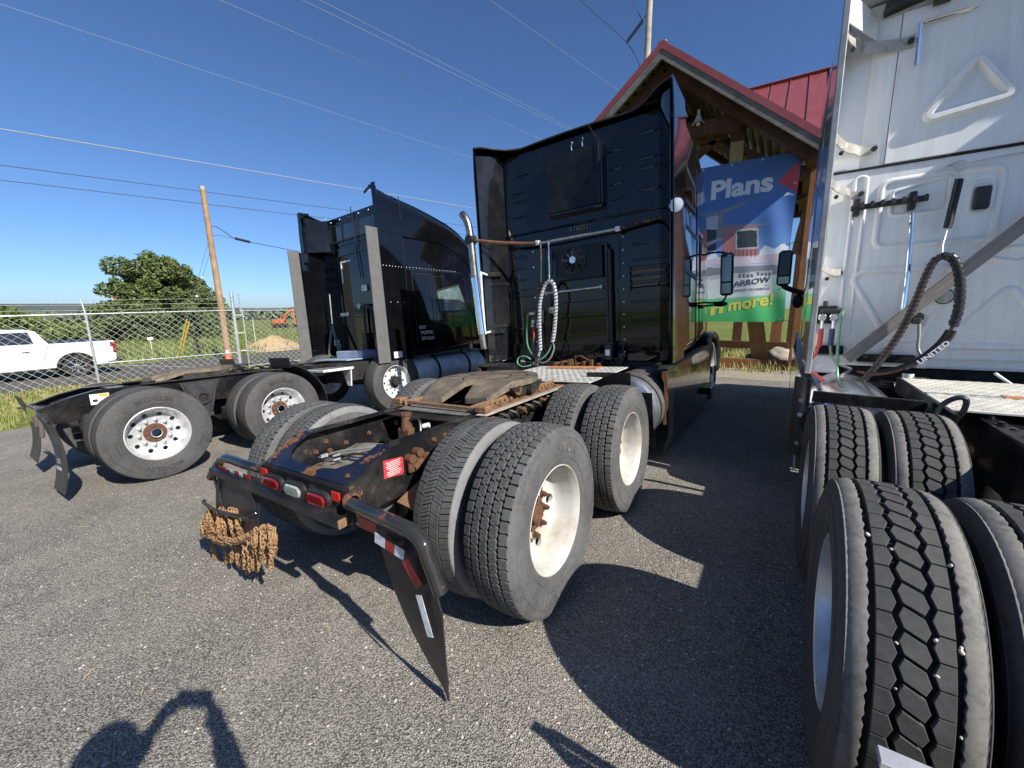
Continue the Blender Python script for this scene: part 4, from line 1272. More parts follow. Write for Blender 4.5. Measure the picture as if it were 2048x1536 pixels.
# roof tail: sweeps back at the corners
def rooft(u, v):
    x = -1.225+2.45*u
    e = abs(x)/1.225
    yb = 3.05 - 0.37*smoothstep(0.55,1.0,e)
    y = yb + (3.45-yb)*v
    z = 3.775 + 0.05*(1-e*e) + 0.055*smoothstep(0.72,1.0,e)*(1-v) - 0.03*smoothstep(0.93,1,e)*v
    return (x, y, z)
mb = MB(); mb.slab(rooft, 30, 6, 0.02); mb.build('roof_tail', M_BLACK, A)
mb = MB()
mb.tube([tuple(Vector(rooft(i/30, 0))+Vector((0,-0.004,0))) for i in range(31)], 0.013, 8); mb.build('roof_edge_trim', M_PLASTIC, A)
# back wall
WY = 3.045
mb = MB(); mb.box(-1.03,1.10,WY,WY+0.012,1.04,2.735,0.003); mb.box(-1.0,1.10,WY-0.012,WY+0.012,2.755,3.70,0.004); wall = mb.build('back_wall', M_BLACK, A)
mb = MB(); mb.box(-1.03,1.13,WY-0.03,WY,2.738,2.752,0.005); mb.build('wall_ridge', M_BLACK, wall)
def bead(L_, h=0.030, d=0.014):
    m = MB(); m.prism(oval(0,0,L_/2,h/2,6), 'y', -d, 0, ch=0.006); return m.mesh('pressed_bead', M_BLACK)
BE = {}
def beads(lst, y0):
    for (x0, x1, z) in lst:
        k = round(x1-x0, 2)
        if k not in BE: BE[k] = bead(k)
        put('pressed_bead', BE[k], wall, ((x0+x1)/2, y0, z))
beads([(-0.80,-0.60,3.49),(-0.86,-0.66,3.28),(-0.86,-0.66,3.17),(-0.88,-0.68,2.98),(0.44,0.62,3.46),(0.46,0.62,3.26),(0.46,0.62,3.10),(0.47,0.62,2.93),(0.80,1.0,3.55),(0.80,1.0,3.29),(0.80,1.0,3.19),(0.78,1.02,2.96)], WY-0.012)
beads([(-0.95,-0.70,2.46),(-0.95,-0.72,2.31),(-0.96,-0.74,2.15),(-0.97,-0.62,2.02),(-0.97,-0.62,1.94),(0.70,1.06,2.40),(0.70,1.06,2.22),(0.62,0.80,2.05),(0.68,1.06,1.74),(0.68,1.06,1.52),(0.68,1.06,1.30),(-0.97,-0.70,1.40),(-0.97,-0.70,1.22)], WY)
# framed panels
def frame_y(root, x0, x1, z0, z1, r, wd, y, d, mat, name):
    a = rrect(x0, x1, z0, z1, r, 5); b = inset(a, wd); n = len(a); m = MB()
    v = [(p[0], y-d, p[1]) for p in a]+[(p[0], y-d, p[1]) for p in b]+[(p[0], y, p[1]) for p in a]+[(p[0], y, p[1]) for p in b]
    f = []
    for i in range(n):
        j = (i+1) % n
        f += [(i, j, n+j, n+i), (i, 2*n+i, 2*n+j, j), (n+i, n+j, 3*n+j, 3*n+i)]
    m.add(v, f); return m.build(name, mat, root)
frame_y(wall, -0.46, 0.56, 2.00, 2.55, 0.08, 0.022, WY, 0.016, M_BLACK, 'pressed_frame')
frame_y(wall, -0.40, 0.54, 1.10, 1.95, 0.10, 0.020, WY, 0.014, M_BLACK, 'pressed_frame')
frame_y(wall, 0.66, 1.07, 1.84, 2.17, 0.02, 0.03, WY, 0.05, M_BLACK, 'vent_frame')
for z in (1.92, 2.0, 2.08):
    mb = MB(); mb.bar((0.69,WY-0.02,z),(1.05,WY-0.02,z),0.012,0.05,0.003,roll=0.5); mb.build('vent_slat', M_BLACK, wall)
for z in (1.24,1.42,1.60,1.78):
    mb = MB(); mb.box(-0.34,0.50,WY-0.012,WY,z-0.006,z+0.006,0.003); mb.build('panel_rib', M_BLACK, wall)
mb = MB(); mb.box(-0.20,0.42,WY-0.02,WY,1.60,1.80,0.008); mb.build('access_cover', M_BLACK, wall)
rg = random.Random(2)
bolts(wall, [(0.60,WY,z) for z in (2.5,2.35,2.2,2.05,1.9,1.75,1.6,1.45,1.3,1.15)]+[(-0.62,WY,z) for z in (2.5,2.3,1.9,1.7,1.5,1.3)], 0.007, 0.008, M_STEEL, '-y')
# big flat box on the upper wall
mb = MB(); mb.box(-0.31,0.37,WY-0.10,WY-0.013,2.90,3.55,0.008); bx_ = mb.build('equipment_cover', M_BLACKDUST2 if 'M_BLACKDUST2' in globals() else paint('satin_black', (0.008,0.009,0.011), dustamt=0.10, rough=0.28, coat=0.4), wall)
mb = MB(); mb.box(-0.33,0.39,WY-0.11,WY-0.013,2.862,2.896,0.006); mb.box(0.38,0.40,WY-0.10,WY-0.013,2.90,3.56,0.003); mb.build('cover_frame', M_BLACK, wall)
for x, z in ((0.0,3.66),(0.14,3.67)):
    mb = MB(); mb.tube(spline([(x,WY-0.02,z-0.07),(x,WY-0.03,z-0.02),(x+0.02,WY-0.04,z),(x+0.01,WY-0.05,z+0.012)],4),0.007,6); mb.build('wall_hook', M_STEEL, wall)
mb = MB(); mb.tube([(0.23,2.99,3.80),(0.375,2.93,3.57),(0.375,2.93,3.35)],0.006,6); mb.build('antenna_wire', M_HOSEK, A)
# rust bloom where the hose rubs
rgb = random.Random(9); pts_ = [(-0.47+0.11*(1+0.35*rgb.uniform(-1,1))*cos(2*pi*i/18), 2.02+0.10*(1+0.35*rgb.uniform(-1,1))*sin(2*pi*i/18)) for i in range(18)]
mb = MB(); mb.prism(pts_, 'y', WY-0.0012, WY-0.0002); mb.build('rust_patch', paint('rust_bloom', (0.02,0.012,0.010), rust=0.5, rscale=26, rough=0.5, coat=0.2), wall)
# fleet number
me = text_mesh('A16051', 0.085, 0.0006, 'CENTER', shear=0.15); me.materials.append(plain('faded_gold_print', (0.22,0.16,0.055), 0.6, vary=0.05))
o = put('fleet_number', me, wall, (0.05, WY-0.0135, 2.685), (pi/2, 0, 0))
# condenser with its fan
mb = MB(); mb.box(-0.27,0.36,WY-0.07,WY-0.002,2.07,2.47,0.006); cond = mb.build('condenser', MATS.get('satin_black'), wall)
mb = MB(); mb.lathe([(-0.018,0.150),(-0.018,0.166),(0,0.166),(0,0.150)], 36, 'y', (0.0,WY-0.071,2.305)); 
for k in range(9):
    t = 2*pi*k/9
    M = Matrix.Translation((0.0,WY-0.082,2.305)) @ Matrix.Rotation(t, 4, 'Y') @ Matrix.Rotation(0.5, 4, 'Z')
    mb.add([(-0.02,0,0.03),(0.02,0,0.03),(0.045,0,0.145),(-0.025,0,0.148)], [(0,1,2,3)], 0, M)
for k in range(3):
    t = 2*pi*k/3+0.4
    mb.bar((0.0,WY-0.094,2.305),(0.155*sin(t),WY-0.094,2.305+0.155*cos(t)),0.008,0.008)
mb.build('fan', M_PLASTIC, cond)
mb = MB(); mb.cyl((0,WY-0.115,2.305),(0,WY-0.085,2.305),0.042,n=20); mb.build('fan_motor', M_ALU, cond)
# grab bars across the wall, the left length rusted
mb = MB(); mb.tube([(-0.45,2.90,2.565),(0.56,2.93,2.575)],0.016,10); mb.build('hose_bar', M_ALUD, A)
mb = MB(); mb.tube(spline([(-1.27,2.56,2.69),(-0.95,2.72,2.63),(-0.60,2.86,2.58),(-0.43,2.90,2.565)],4),0.021,10); mb.build('bar_brace', M_RUST, A)
mb = MB(); mb.tube(spline([(0.56,2.93,2.575),(0.80,2.95,2.60),(1.15,2.97,2.625)],4),0.019,10); mb.build('bar_brace', paint('rusting_bar', (0.012,0.012,0.014), rust=0.3, rscale=12), A)
for x in (-0.46, 0.58):
    mb = MB(); mb.box(x-0.03,x+0.03,2.875+0.03*(x>0),2.925+0.03*(x>0),2.545,2.60,0.008); mb.build('bar_clamp', M_WHITE, A)
mb = MB(); mb.tube([(-0.42,2.99,1.935),(0.33,2.99,1.950)],0.015,10); mb.cyl((-0.42,2.99,1.935),(-0.42,WY,1.935),0.022); mb.cyl((0.33,2.99,1.95),(0.33,WY,1.95),0.022); mb.build('grab_bar', M_ALUD, wall)
mb = MB(); mb.lathe([(-0.03,0.0),(-0.03,0.045),(-0.012,0.056),(0,0.056)], 24, 'y', (-0.36,WY,1.715)); lt = mb.build('work_light', M_CHROME, wall)
mb = MB(); mb.lathe([(-0.034,0.0),(-0.0305,0.043)], 24, 'y', (-0.36,WY-0.001,1.715)); mb.build('lens', M_CLEAR, lt)
mb = MB(); mb.tube([(-0.285,2.87,2.55),(-0.285,2.86,2.10)],0.013,8); mb.tube([(-0.40,2.87,2.54),(-0.41,2.88,2.35),(-0.44,2.90,2.05)],0.006,6); mb.build('hose_tender', M_CHROME, A)
mb = MB(); mb.cyl((-0.405,2.87,2.50),(-0.41,2.88,2.38),0.012,n=8); mb.build('tender_spring', M_RUST, A)
# wrapped hose loop
def coil_hose(root, path, r, wrapm, corem, pitch=0.035, n=10, wr=1.28, name='wrapped_hose'):
    P = spline(path, 10)
    m = MB(); m.tube(P, r, n); core = m.build(name, corem, root)
    # spiral wrap as a flat ribbon around the core
    d = 0; tot = 0; m = MB(); acc = [0]
    for a, b in zip(P, P[1:]): acc.append(acc[-1]+(b-a).length)
    tot = acc[-1]; k = 0
    T0 = None; nrm = None; s = 0.0; rows = []
    steps = int(tot/pitch*12)
    for i in range(steps+1):
        s = tot*i/steps
        while k < len(acc)-2 and acc[k+1] < s: k += 1
        t = (s-acc[k])/max(1e-6, acc[k+1]-acc[k]); p = P[k].lerp(P[k+1], t); T = (P[k+1]-P[k]).normalized()
        if nrm is None: nrm = T.orthogonal().normalized()
        nrm = (nrm-T*nrm.dot(T)).normalized(); bn = T.cross(nrm)
        a = 2*pi*s/pitch
        e = nrm*cos(a)+bn*sin(a)
        w = pitch*0.36
        rows.append((p+e*r*1.02-T*w, p+e*r*wr-T*w*0.9, p+e*r*wr+T*w*0.9, p+e*r*1.02+T*w))
    v = [x for rw in rows for x in rw]; f = []
    for i in range(len(rows)-1):
        for q_ in range(3): f.append((4*i+q_, 4*i+q_+1, 4*i+q_+5, 4*i+q_+4))
    m.add(v, f); m.build('spiral_wrap', wrapm, core)
    return core
coil_hose(A, [(-0.47,2.85,1.18),(-0.465,2.85,1.45),(-0.455,2.85,1.70),(-0.43,2.85,1.86),(-0.36,2.85,2.02),(-0.285,2.85,2.07),(-0.225,2.84,2.02),(-0.20,2.83,1.86),(-0.215,2.83,1.64),(-0.245,2.84,1.45),(-0.285,2.85,1.30)], 0.021, M_WRAP, M_HOSEK, 0.042)
def hose(root, pts, r, mat, name='air_hose', n=8):
    m = MB(); m.tube(spline(pts, 7), r, n); return m.build(name, mat, root)
hose(A, [(-0.60,2.96,1.69),(-0.655,2.90,1.68),(-0.675,2.88,1.50),(-0.67,2.86,1.28),(-0.58,2.84,1.13),(-0.46,2.80,1.08),(-0.36,2.82,1.15),(-0.29,2.85,1.27)], 0.010, M_HOSEG, 'power_cable')
hose(A, [(-0.63,2.96,1.36),(-0.62,2.92,1.20),(-0.55,2.85,1.10),(-0.42,2.78,1.04),(-0.30,2.78,1.09),(-0.25,2.82,1.22),(-0.28,2.85,1.30)], 0.010, M_HOSEGR)
hose(A, [(-0.54,2.96,1.36),(-0.55,2.90,1.18),(-0.52,2.80,1.06),(-0.45,2.72,1.02),(-0.47,2.80,1.10),(-0.47,2.85,1.20)], 0.010, M_HOSEGR)
hose(A, [(-0.47,2.85,1.20),(-0.50,2.70,1.04),(-0.60,2.60,1.01),(-0.68,2.60,1.06),(-0.66,2.62,1.13),(-0.56,2.62,1.14),(-0.50,2.64,1.10)], 0.009, M_HOSEG, 'power_cable')
for k in range(3):
    pts = [(-0.55+0.115*cos(t)+0.01*k, 2.66+0.03*k+0.04*sin(t), 1.075+0.075*sin(t)) for t in [i*2*pi/16 for i in range(17)]]
    m = MB(); m.tube(pts, 0.010, 7); m.build('hose_coil', M_HOSEK, A)
for x, mt in ((-0.625,M_HOSER),(-0.535,M_HOSEB)):
    mb = MB(); mb.cyl((x,2.96,1.50),(x,2.96,1.36),0.016,n=10); g = mb.build('hose_grip', mt, A)
    mb = MB(); mb.box(x-0.03,x+0.03,2.93,2.985,1.50,1.545,0.010); mb.cyl((x,2.955,1.545),(x,2.955,1.60),0.026,n=14); mb.build('gladhand', M_ALUD, A)
mb = MB(); mb.box(-0.68,-0.49,2.99,3.04,1.55,1.72,0.010); mb.box(-0.655,-0.60,2.95,3.0,1.66,1.71,0.01); mb.build('gladhand_bracket', M_PLASTIC, A)
mb = MB(); mb.cyl((-0.60,2.95,1.69),(-0.64,2.90,1.685),0.02,n=10); mb.build('cable_plug', M_LABEL, A)
# black pipes and the filter on the right of the wall
for x, z0 in ((0.415,2.42),(0.455,2.35)):
    mb = MB(); mb.tube(spline([(x-0.06,2.99,z0+0.03),(x-0.01,2.985,z0+0.02),(x,2.985,z0-0.06),(x,2.985,1.7),(x,2.985,1.26)],4),0.018,10); mb.build('coolant_pipe', M_PLASTIC, A)
mb = MB(); mb.cyl((0.435,2.94,1.07),(0.435,2.94,1.25),0.055,n=18); mb.box(0.37,0.50,2.90,3.0,1.25,1.28,0.008); fl = mb.build('filter_can', M_PLASTIC, A)
mb = MB(); mb.lathe([(1.12,0.0565),(1.19,0.0565)], 8, 'z', (0.435,2.94,0), closed=False, a0=radians(150), a1=radians(210)); mb.build('filter_label', M_LABEL, fl)
for k in range(4):
    hose(A, [(0.38+0.05*k,2.95,1.10),(0.36+0.06*k,2.90,1.0+0.02*k),(0.50+0.03*k,2.92,0.98),(0.60,2.98,1.1+0.05*k)], 0.008, M_HOSEK)
# gear under the sleeper, above the deck
mb = MB()
for k in range(7):
    x = -0.30+0.10*k; mb.box(x,x+0.05,2.86,3.02,0.99,1.03+0.02*(k % 3),0.006)
mb.cyl((0.02,2.88,1.0),(0.02,2.88,1.12),0.012); mb.tube(spline([(0.02,2.88,1.10),(0.10,2.86,1.12),(0.20,2.88,1.06)],4),0.008,6)
mb.build('deck_brackets', M_RUST, A)
mb = MB(); mb.box(-1.1,1.1,3.02,3.3,0.62,1.03,0.01); mb.build('sleeper_floor', M_DARK, A)
mb = MB(); mb.box(1.06,1.11,2.62,2.98,0.99,1.06,0.01); mb.lathe([(0,0.02),(0,0.035),(0.02,0.035),(0.02,0.02)],16,'y',(1.08,2.60,1.02)); mb.build('tow_bracket', M_FRAMEB, A)
# corner lamp on the right rear edge
mb = MB(); mb.lathe([(0.0,0.030),(-0.03,0.062),(-0.055,0.070),(-0.06,0.0)], 24, 'y', (1.262,2.75,2.655), closed=False); cl = mb.build('corner_lamp', M_CHROME, A)
mb = MB(); mb.lathe([(-0.068,0.0),(-0.066,0.03),(-0.0605,0.062)], 24, 'y', (1.262,2.75,2.655), closed=False); mb.build('lens', plain('bright_lens', (0.65,0.68,0.70), 0.08, coat=1.0, vary=0.1, scale=50), cl)
# exhaust stack with a curved tip, left
mb = MB(); mb.tube(spline([(-1.17,2.555,1.25),(-1.205,2.555,1.64),(-1.245,2.555,2.17),(-1.27,2.555,2.68),(-1.29,2.555,2.86),(-1.33,2.555,2.97),(-1.39,2.56,3.04)],6),0.048,18,cap=True); ex = mb.build('exhaust_stack', plain('heat_blued_chrome', (0.36,0.31,0.25), 0.34, 1.0, vary=0.25, scale=9), A)
mb = MB(); mb.tube([(-1.19,2.552,1.45),(-1.245,2.552,2.20)],0.056,18); mb.build('heat_shield', M_CHROME, ex)
mb = MB(); mb.cyl((-1.275,2.50,2.69),(-1.265,2.61,2.69),0.062,n=18); mb.build('stack_clamp', M_PLASTIC, ex)
mb = MB(); mb.tube(spline([(-1.12,2.66,2.23),(-1.155,2.60,2.25),(-1.16,2.575,2.20),(-1.145,2.56,1.52),(-1.14,2.575,1.47),(-1.11,2.64,1.48)],5),0.015,10); mb.build('grab_handle', M_WHITE, A)
for z in (2.24, 1.475):
    mb = MB(); mb.bar((-1.17,2.64,z),(-1.06,2.90,z),0.04,0.06,0.006); mb.build('handle_bracket', M_FRAME, A)
mb = MB(); mb.box(-1.16,-0.70,2.55,2.95,0.86,1.02,0.01); mb.build('battery_box', M_PLASTIC, A)
# mirrors
for s in (1, -1):
    mb = MB(); mb.box(s*1.415,s*1.585,4.97,5.06,1.79,2.40,0.03); mr = mb.build('mirror', M_PLASTIC, A)
    mb = MB(); mb.box(s*1.437,s*1.562,4.961,4.9695,1.99,2.37,0.002); mb.build('mirror_glass', M_CHROMEM if 'M_CHROMEM' in globals() else plain('mirror_glass', (0.16,0.18,0.18), 0.05, 1.0, vary=0), mr)
    mb = MB(); mb.box(s*1.437,s*1.562,4.961,4.9695,1.82,1.97,0.002); mb.build('mirror_glass', MATS['mirror_glass'], mr)
    mb = MB(); mb.tube(spline([(s*1.13,5.12,2.40),(s*1.25,5.06,2.43),(s*1.42,5.03,2.42),(s*1.50,5.02,2.38)],5),0.014,8); mb.tube(spline([(s*1.14,5.2,1.72),(s*1.30,5.06,1.70),(s*1.45,5.02,1.71),(s*1.50,5.01,1.80)],5),0.014,8); mb.tube([(s*1.17,5.15,2.42),(s*1.17,5.2,1.70)],0.012,8); mb.build('mirror_arm', M_PLASTIC, A)
    mb = MB(); mb.ball((s*1.40,5.22,1.675),0.10,16,8,(1,0.6,0.42)); mb.cyl((s*1.12,5.3,1.66),(s*1.36,5.22,1.67),0.014); mb.build('fender_mirror', M_PLASTIC, A)
# ================================================================ TRUCK B (black, aluminium wheels, parked by the fence)
B = truck_root(((0.9972,0.0245,-0.0704), (-0.0241,0.9997,0.0088), (0.0706,-0.0070,0.9975)), (-4.681,-0.353,-0.190),
               'black sleeper tractor with polished aluminium wheels beside the chain link fence')
for s in (1, -1):
    for y, sp in ((0.0, 0.0), (1.348, 0.25)):
        w = wheel(B, s*1.075, y, s, T_B, RIM_B, HUB_B, z=0.508, spin=0.0, scale=0.986)
        if s > 0:
            me = ring_text('MICHELIN', 0.395, 0.0, 0.072, 0.1405, 1.05, 0.002); me.materials.append(plain('sidewall_letters', (0.030,0.029,0.028), 0.7, vary=0.2))
            put('sidewall_lettering', me, w)
            me = ring_text('RADIAL  X', 0.40, radians(118), 0.040, 0.1405, 1.1); me.materials.append(MATS['sidewall_letters']); put('sidewall_lettering', me, w)
            me = ring_text('275/80R22.5', 0.372, radians(-105), 0.028, 0.1385, 1.1); me.materials.append(MATS['sidewall_letters']); put('sidewall_lettering', me, w)
            me = ring_text('MICHELIN', 0.395, pi, 0.072, 0.1405, 1.05, 0.002); me.materials.append(MATS['sidewall_letters']); put('sidewall_lettering', me, w)
        wheel(B, s*0.735, y, s, T_B, RIM_B, None, z=0.508, flip=True, scale=0.986)
axle(B, 0.0, 0.508, mat=M_DARK); axle(B, 1.348, 0.508, mat=M_DARK)
for s in (1, -1):
    mb = MB(); rail(mb, s, [(-0.755,0.872),(-0.50,0.965),(-0.30,1.012),(3.9,1.012)], 0.70); mb.build('frame_rail', M_FRAMEB, B)
mb = MB(); mb.box(-0.42,0.42,-0.765,-0.752,0.70,0.868,0.003); mb.box(-0.33,0.33,-0.752,-0.60,0.872,0.880,0.002); mb.build('closing_plate', M_BLACK, B)
mb = MB(); mb.box(0.4315,0.4335,-0.36,-0.20,0.85,0.97,0.001); st = mb.build('frame_sticker', M_LABEL, B)
mb = MB(); mb.box(0.4336,0.4342,-0.28,-0.205,0.935,0.965); mb.build('sticker_print', M_YELLOW, st)
mb = MB(); mb.box(0.4336,0.4342,-0.34,-0.30,0.88,0.91); mb.box(0.4336,0.4342,-0.28,-0.24,0.875,0.89); mb.build('sticker_print', M_DARK, st)
mb = MB(); mb.box(0.4315,0.4335,0.70,0.86,0.90,0.97,0.001); st = mb.build('frame_sticker', M_LABEL, B)
mb = MB(); mb.box(0.4336,0.4342,0.715,0.80,0.925,0.935); mb.box(0.4336,0.4342,0.715,0.78,0.945,0.955); mb.build('sticker_print', M_REDLABEL, st)
for y in (-0.05,0.35,1.0,1.7,2.4):
    mb = MB(); mb.box(-0.345,0.345,y-0.09,y+0.09,0.99,1.002,0.002); mb.box(-0.345,0.345,y-0.008,y+0.008,0.74,0.99); mb.build('crossmember', M_FRAMEB, B)
bolts(B, [(0.432,y,0.94) for y in (0.38,0.44,0.52,0.60,0.66)]+[(0.432,-0.43,0.86)], 0.014, 0.014, M_FRAMEB)
# cast suspension hanger between the tyres
mb = MB()
mb.prism([(0.44,0.98),(0.90,0.98),(0.86,0.86),(0.79,0.72),(0.76,0.50),(0.60,0.50),(0.56,0.72),(0.48,0.86)], 'x', 0.435, 0.475, ch=0.01)
mb.lathe([(0.475,0.055),(0.505,0.055),(0.505,0.085),(0.475,0.085)], 20, 'x', (0,0.67,0.76))
for y0, z0, y1, z1 in ((0.50,0.94,0.62,0.56),(0.84,0.94,0.74,0.56)): mb.bar((0.485,y0,z0),(0.485,y1,z1),0.03,0.035,0.008)
mb.box(0.475,0.51,0.60,0.76,0.50,0.56,0.008)
mb.build('suspension_hanger', plain('cast_grey_black', (0.035,0.035,0.036), 0.5, 0.2, vary=0.3), B)
mb = MB(); mb.cyl((0.476,0.67,0.76),(0.482,0.67,0.76),0.052,n=20); mb.build('hanger_bore', M_DARK, B)
for s in (1, -1):
    mb = MB(); mb.lathe([(0.56,0.0),(0.56,0.10),(0.60,0.115),(0.72,0.115),(0.76,0.10),(0.76,0.0)], 18, 'z', (s*0.36,-0.36,0)); mb.build('air_bag', M_RUBBERC, B)
    mb = MB(); mb.box(s*0.44,s*0.60,0.86,1.0,0.42,0.60,0.02); mb.build('brake_chamber', M_RUBBERC, B)
# hangers and flaps
for s in (1, -1):
    mb = MB(); mb.tube(spline([(s*0.40,-0.74,0.84),(s*0.52,-0.765,0.845),(s*0.85,-0.765,0.825),(s*1.16,-0.765,0.80)],4),0.016,10); mb.build('flap_hanger', M_FRAME, B)
    if s > 0:
        mb = MB(); mb.tube([(0.50,-0.745,0.83),(0.55,-0.76,0.74),(0.585,-0.775,0.60)],0.020,10); mb.box(0.42,0.50,-0.80,-0.70,0.70,0.82,0.01); mb.build('hanger_spring', paint('worn_hanger', (0.09,0.08,0.07), rust=0.2, rough=0.5, coat=0.1), B)
    def flp(u, v):
        bow = 0.11*sin(v*pi*0.85)*(1 if s > 0 else 1.2)
        return (s*(0.53+0.66*u), -0.775+bow*0.75-0.03*v, 0.845-0.80*v+(0.05*u if s > 0 else 0.12))
    mb = MB(); mb.slab(flp, 5, 16, 0.008); fb = mb.build('mud_flap', M_FLAP, B)
    if s > 0:
        for (v0, v1, u0, u1, mt) in ((0.70,0.745,0.12,0.62,M_WTAPE),):
            def pl(u, v): p = flp(u0+(u1-u0)*u, v0+(v1-v0)*v); return (p[0], p[1]-0.0075, p[2])
            mb = MB(); mb.grid(pl, 6, 2); mb.build('reflective_strip', mt, fb, recalc=False)
        me = text_mesh('CPD', 0.20, 0.0, 'CENTER', bold=0.004)
        for vtx in me.vertices:
            p = flp(0.42+vtx.co.x/0.66, 0.50-vtx.co.y/0.80); vtx.co = Vector((p[0], p[1]-0.0075, p[2]))
        me.materials.append(plain('faded_blue_print', (0.06,0.07,0.13), 0.6, vary=0.1)); put('flap_print', me, fb)
        me = text_mesh('CPD', 0.07, 0.0, 'CENTER', bold=0.002)
        for vtx in me.vertices:
            p = flp(0.36+vtx.co.x*1.6/0.66, 0.635-vtx.co.y/0.80); vtx.co = Vector((p[0], p[1]-0.0075, p[2]))
        me.materials.append(M_WTAPE); put('flap_print', me, fb)
# fifth wheel
def fwB(x, y): return 1.135 - max(0, 0.55-y)*0.30
outl = [(0.44*cos(radians(-25+230*i/16)), 0.80+0.44*sin(radians(-25+230*i/16))) for i in range(17)] + [(-0.36,0.50),(-0.30,0.26),(-0.10,0.32),(-0.05,0.66),(0.0,0.72),(0.05,0.66),(0.10,0.32),(0.30,0.26),(0.36,0.50)]
cm = bmesh.new(); n = len(outl)
bv = [cm.verts.new((x, y, fwB(x, y))) for x, y in outl] + [cm.verts.new((x, y, fwB(x, y)-0.05)) for x, y in outl]
for k in range(n): cm.faces.new((bv[k], bv[(k+1) % n], bv[n+(k+1) % n], bv[n+k]))
for part in (bv[:n], bv[n:]):
    bmesh.ops.triangle_fill(cm, use_beauty=True, edges=[e for e in cm.edges if e.verts[0] in part and e.verts[1] in part])
bmesh.ops.recalc_face_normals(cm, faces=cm.faces)
me = bpy.data.meshes.new('fifth_wheel_plate'); cm.to_mesh(me); cm.free(); me.materials.append(M_FW)
fw2 = put('fifth_wheel_plate', me, B)
mb = MB()
for s in (-1, 1): mb = MB(); mb.prism([(0.55,1.09),(1.05,1.09),(1.10,1.02),(0.50,1.02)], 'x', s*0.28, s*0.42); mb.build('pivot_bracket', M_GREASE, fw2)
mb = MB()
for s in (-1, 1): mb.box(s*0.33, s*0.47, 0.1, 1.5, 1.014, 1.026, 0.002)
mb.build('slider_base', M_GREASE, B)
rg = random.Random(31)
for k in range(8):
    y = 0.9+0.13*k
    hose(B, [(0.40,y,1.03),(0.46+rg.uniform(-.05,.05),y+0.10,1.06+rg.uniform(0,.05)),(0.40,y+0.25,1.04),(0.30,y+0.35,1.05)], 0.014, M_HOSEK if k % 2 else M_GREASE)
# quarter fender round the front drive tyre
for s in (1, -1):
    def qf(u, v):
        t = radians(72-74*u); return (s*(0.58+0.62*v), 1.348+0.62*cos(t), 0.52+0.60*sin(t))
    mb = MB(); mb.slab(qf, 12, 3, 0.014); mb.build('quarter_fender', M_PLASTIC, B)
    mb = MB(); mb.box(s*0.58,s*1.20,1.52,1.76,1.085,1.10,0.003); mb.slab(lambda u, v: (s*(0.60+0.58*u), 1.50+0.02*v, 1.20-0.14*v), 2, 2, 0.008); mb.build('fender_top', M_FLAP, B)
# white step bracket
mb = MB(); mb.box(0.62,1.16,1.99,2.50,0.925,0.965,0.006); ws = mb.build('step_plate', M_WHITE, B)
mb = MB(); mb.prism([(2.02,0.955),(2.50,0.955),(2.47,0.93),(2.05,0.93)], 'x', 1.161, 1.172); mb.build('step_lip', M_WHITE, ws)
mb = MB(); mb.prism([(0.92,0.924),(1.16,0.924),(1.12,0.66),(1.04,0.66)], 'y', 2.44, 2.46); mb.build('step_bracket', M_WHITE, ws)
mbs = MB()
for i in range(4):
    for j in range(6): mbs.box(0.97+0.05*i-0.012,0.97+0.05*i+0.012,2.434,2.4395,0.90-0.028*j-0.004,0.90-0.028*j+0.004)
mbs.build('bracket_perforations', M_DARK, ws, kind='stuff')
# lift axle wheels, raised off the ground
for s in (1, -1):
    w = wheel(B, s*1.07, 3.30, s, T_RIB, RIM_F, HUB_F, z=0.60)
mb = MB(); mb.cyl((-0.95,3.30,0.60),(0.95,3.30,0.60),0.07,n=14); mb.build('lift_axle', M_DARK, B)
# light blue deck pieces and gear behind the sleeper
mb = MB(); mb.box(-0.45,0.60,2.75,3.45,1.03,1.05,0.004); mb.box(-0.25,0.55,3.10,3.45,1.052,1.18,0.01); mb.build('deck_box', plain('pale_blue_grey', (0.30,0.36,0.45), 0.45, vary=0.1), B)
mb = MB(); mb.box(0.45,0.85,2.4,3.1,0.70,1.0,0.01); mb.build('battery_box', M_DARK, B)
# fuel tank
for s in (1, -1):
    mb = MB(); mb.lathe([(3.78,0.0),(3.78,0.20),(3.82,0.27),(3.88,0.29),(5.75,0.29),(5.80,0.27),(5.80,0.0)], 32, 'y', (s*0.92,0,0.68), closed=False); tk = mb.build('fuel_tank', plain('blue_grey_tank', (0.56,0.60,0.66), 0.38, 0.15, vary=0.12), B)
    for y in (4.35, 5.25):
        mb = MB(); mb.lathe([(y-0.03,0.292),(y+0.03,0.292),(y+0.03,0.298),(y-0.03,0.298)], 32, 'y', (s*0.92,0,0.68)); mb.build('tank_strap', M_DARK, tk)
    mb = MB(); mb.cyl((s*0.96,4.12,0.96),(s*0.98,4.12,0.995),0.055,n=18); mb.build('fuel_cap', M_ALUD, tk)
    mb = MB(); mb.box(s*0.95,s*1.12,4.55,5.7,0.60,0.72,0.02); mb.build('tank_step', M_FRAMEB, B)
# ---- sleeper and cab
secB = [(3.62,1.19,0.98,3.30,0.06),(3.9,1.205,0.98,3.36,0.10),(4.6,1.205,0.98,3.42,0.14),(5.2,1.20,0.98,3.28,0.2),(5.5,1.18,0.98,3.02,0.25),(5.8,1.12,0.98,2.6,0.25),(6.2,1.05,0.98,1.9,0.2),(6.4,1.0,0.9,1.7,0.16),(7.6,0.86,0.7,1.5,0.2),(7.9,0.75,0.6,1.25,0.2)]
loft(secB).build('cab_body', M_BLACKB, B, smooth=40)
def hwB(y):
    for a, b in zip(secB, secB[1:]):
        if a[0] <= y <= b[0]: return a[1]+(b[1]-a[1])*(y-a[0])/(b[0]-a[0])
    return 1.19
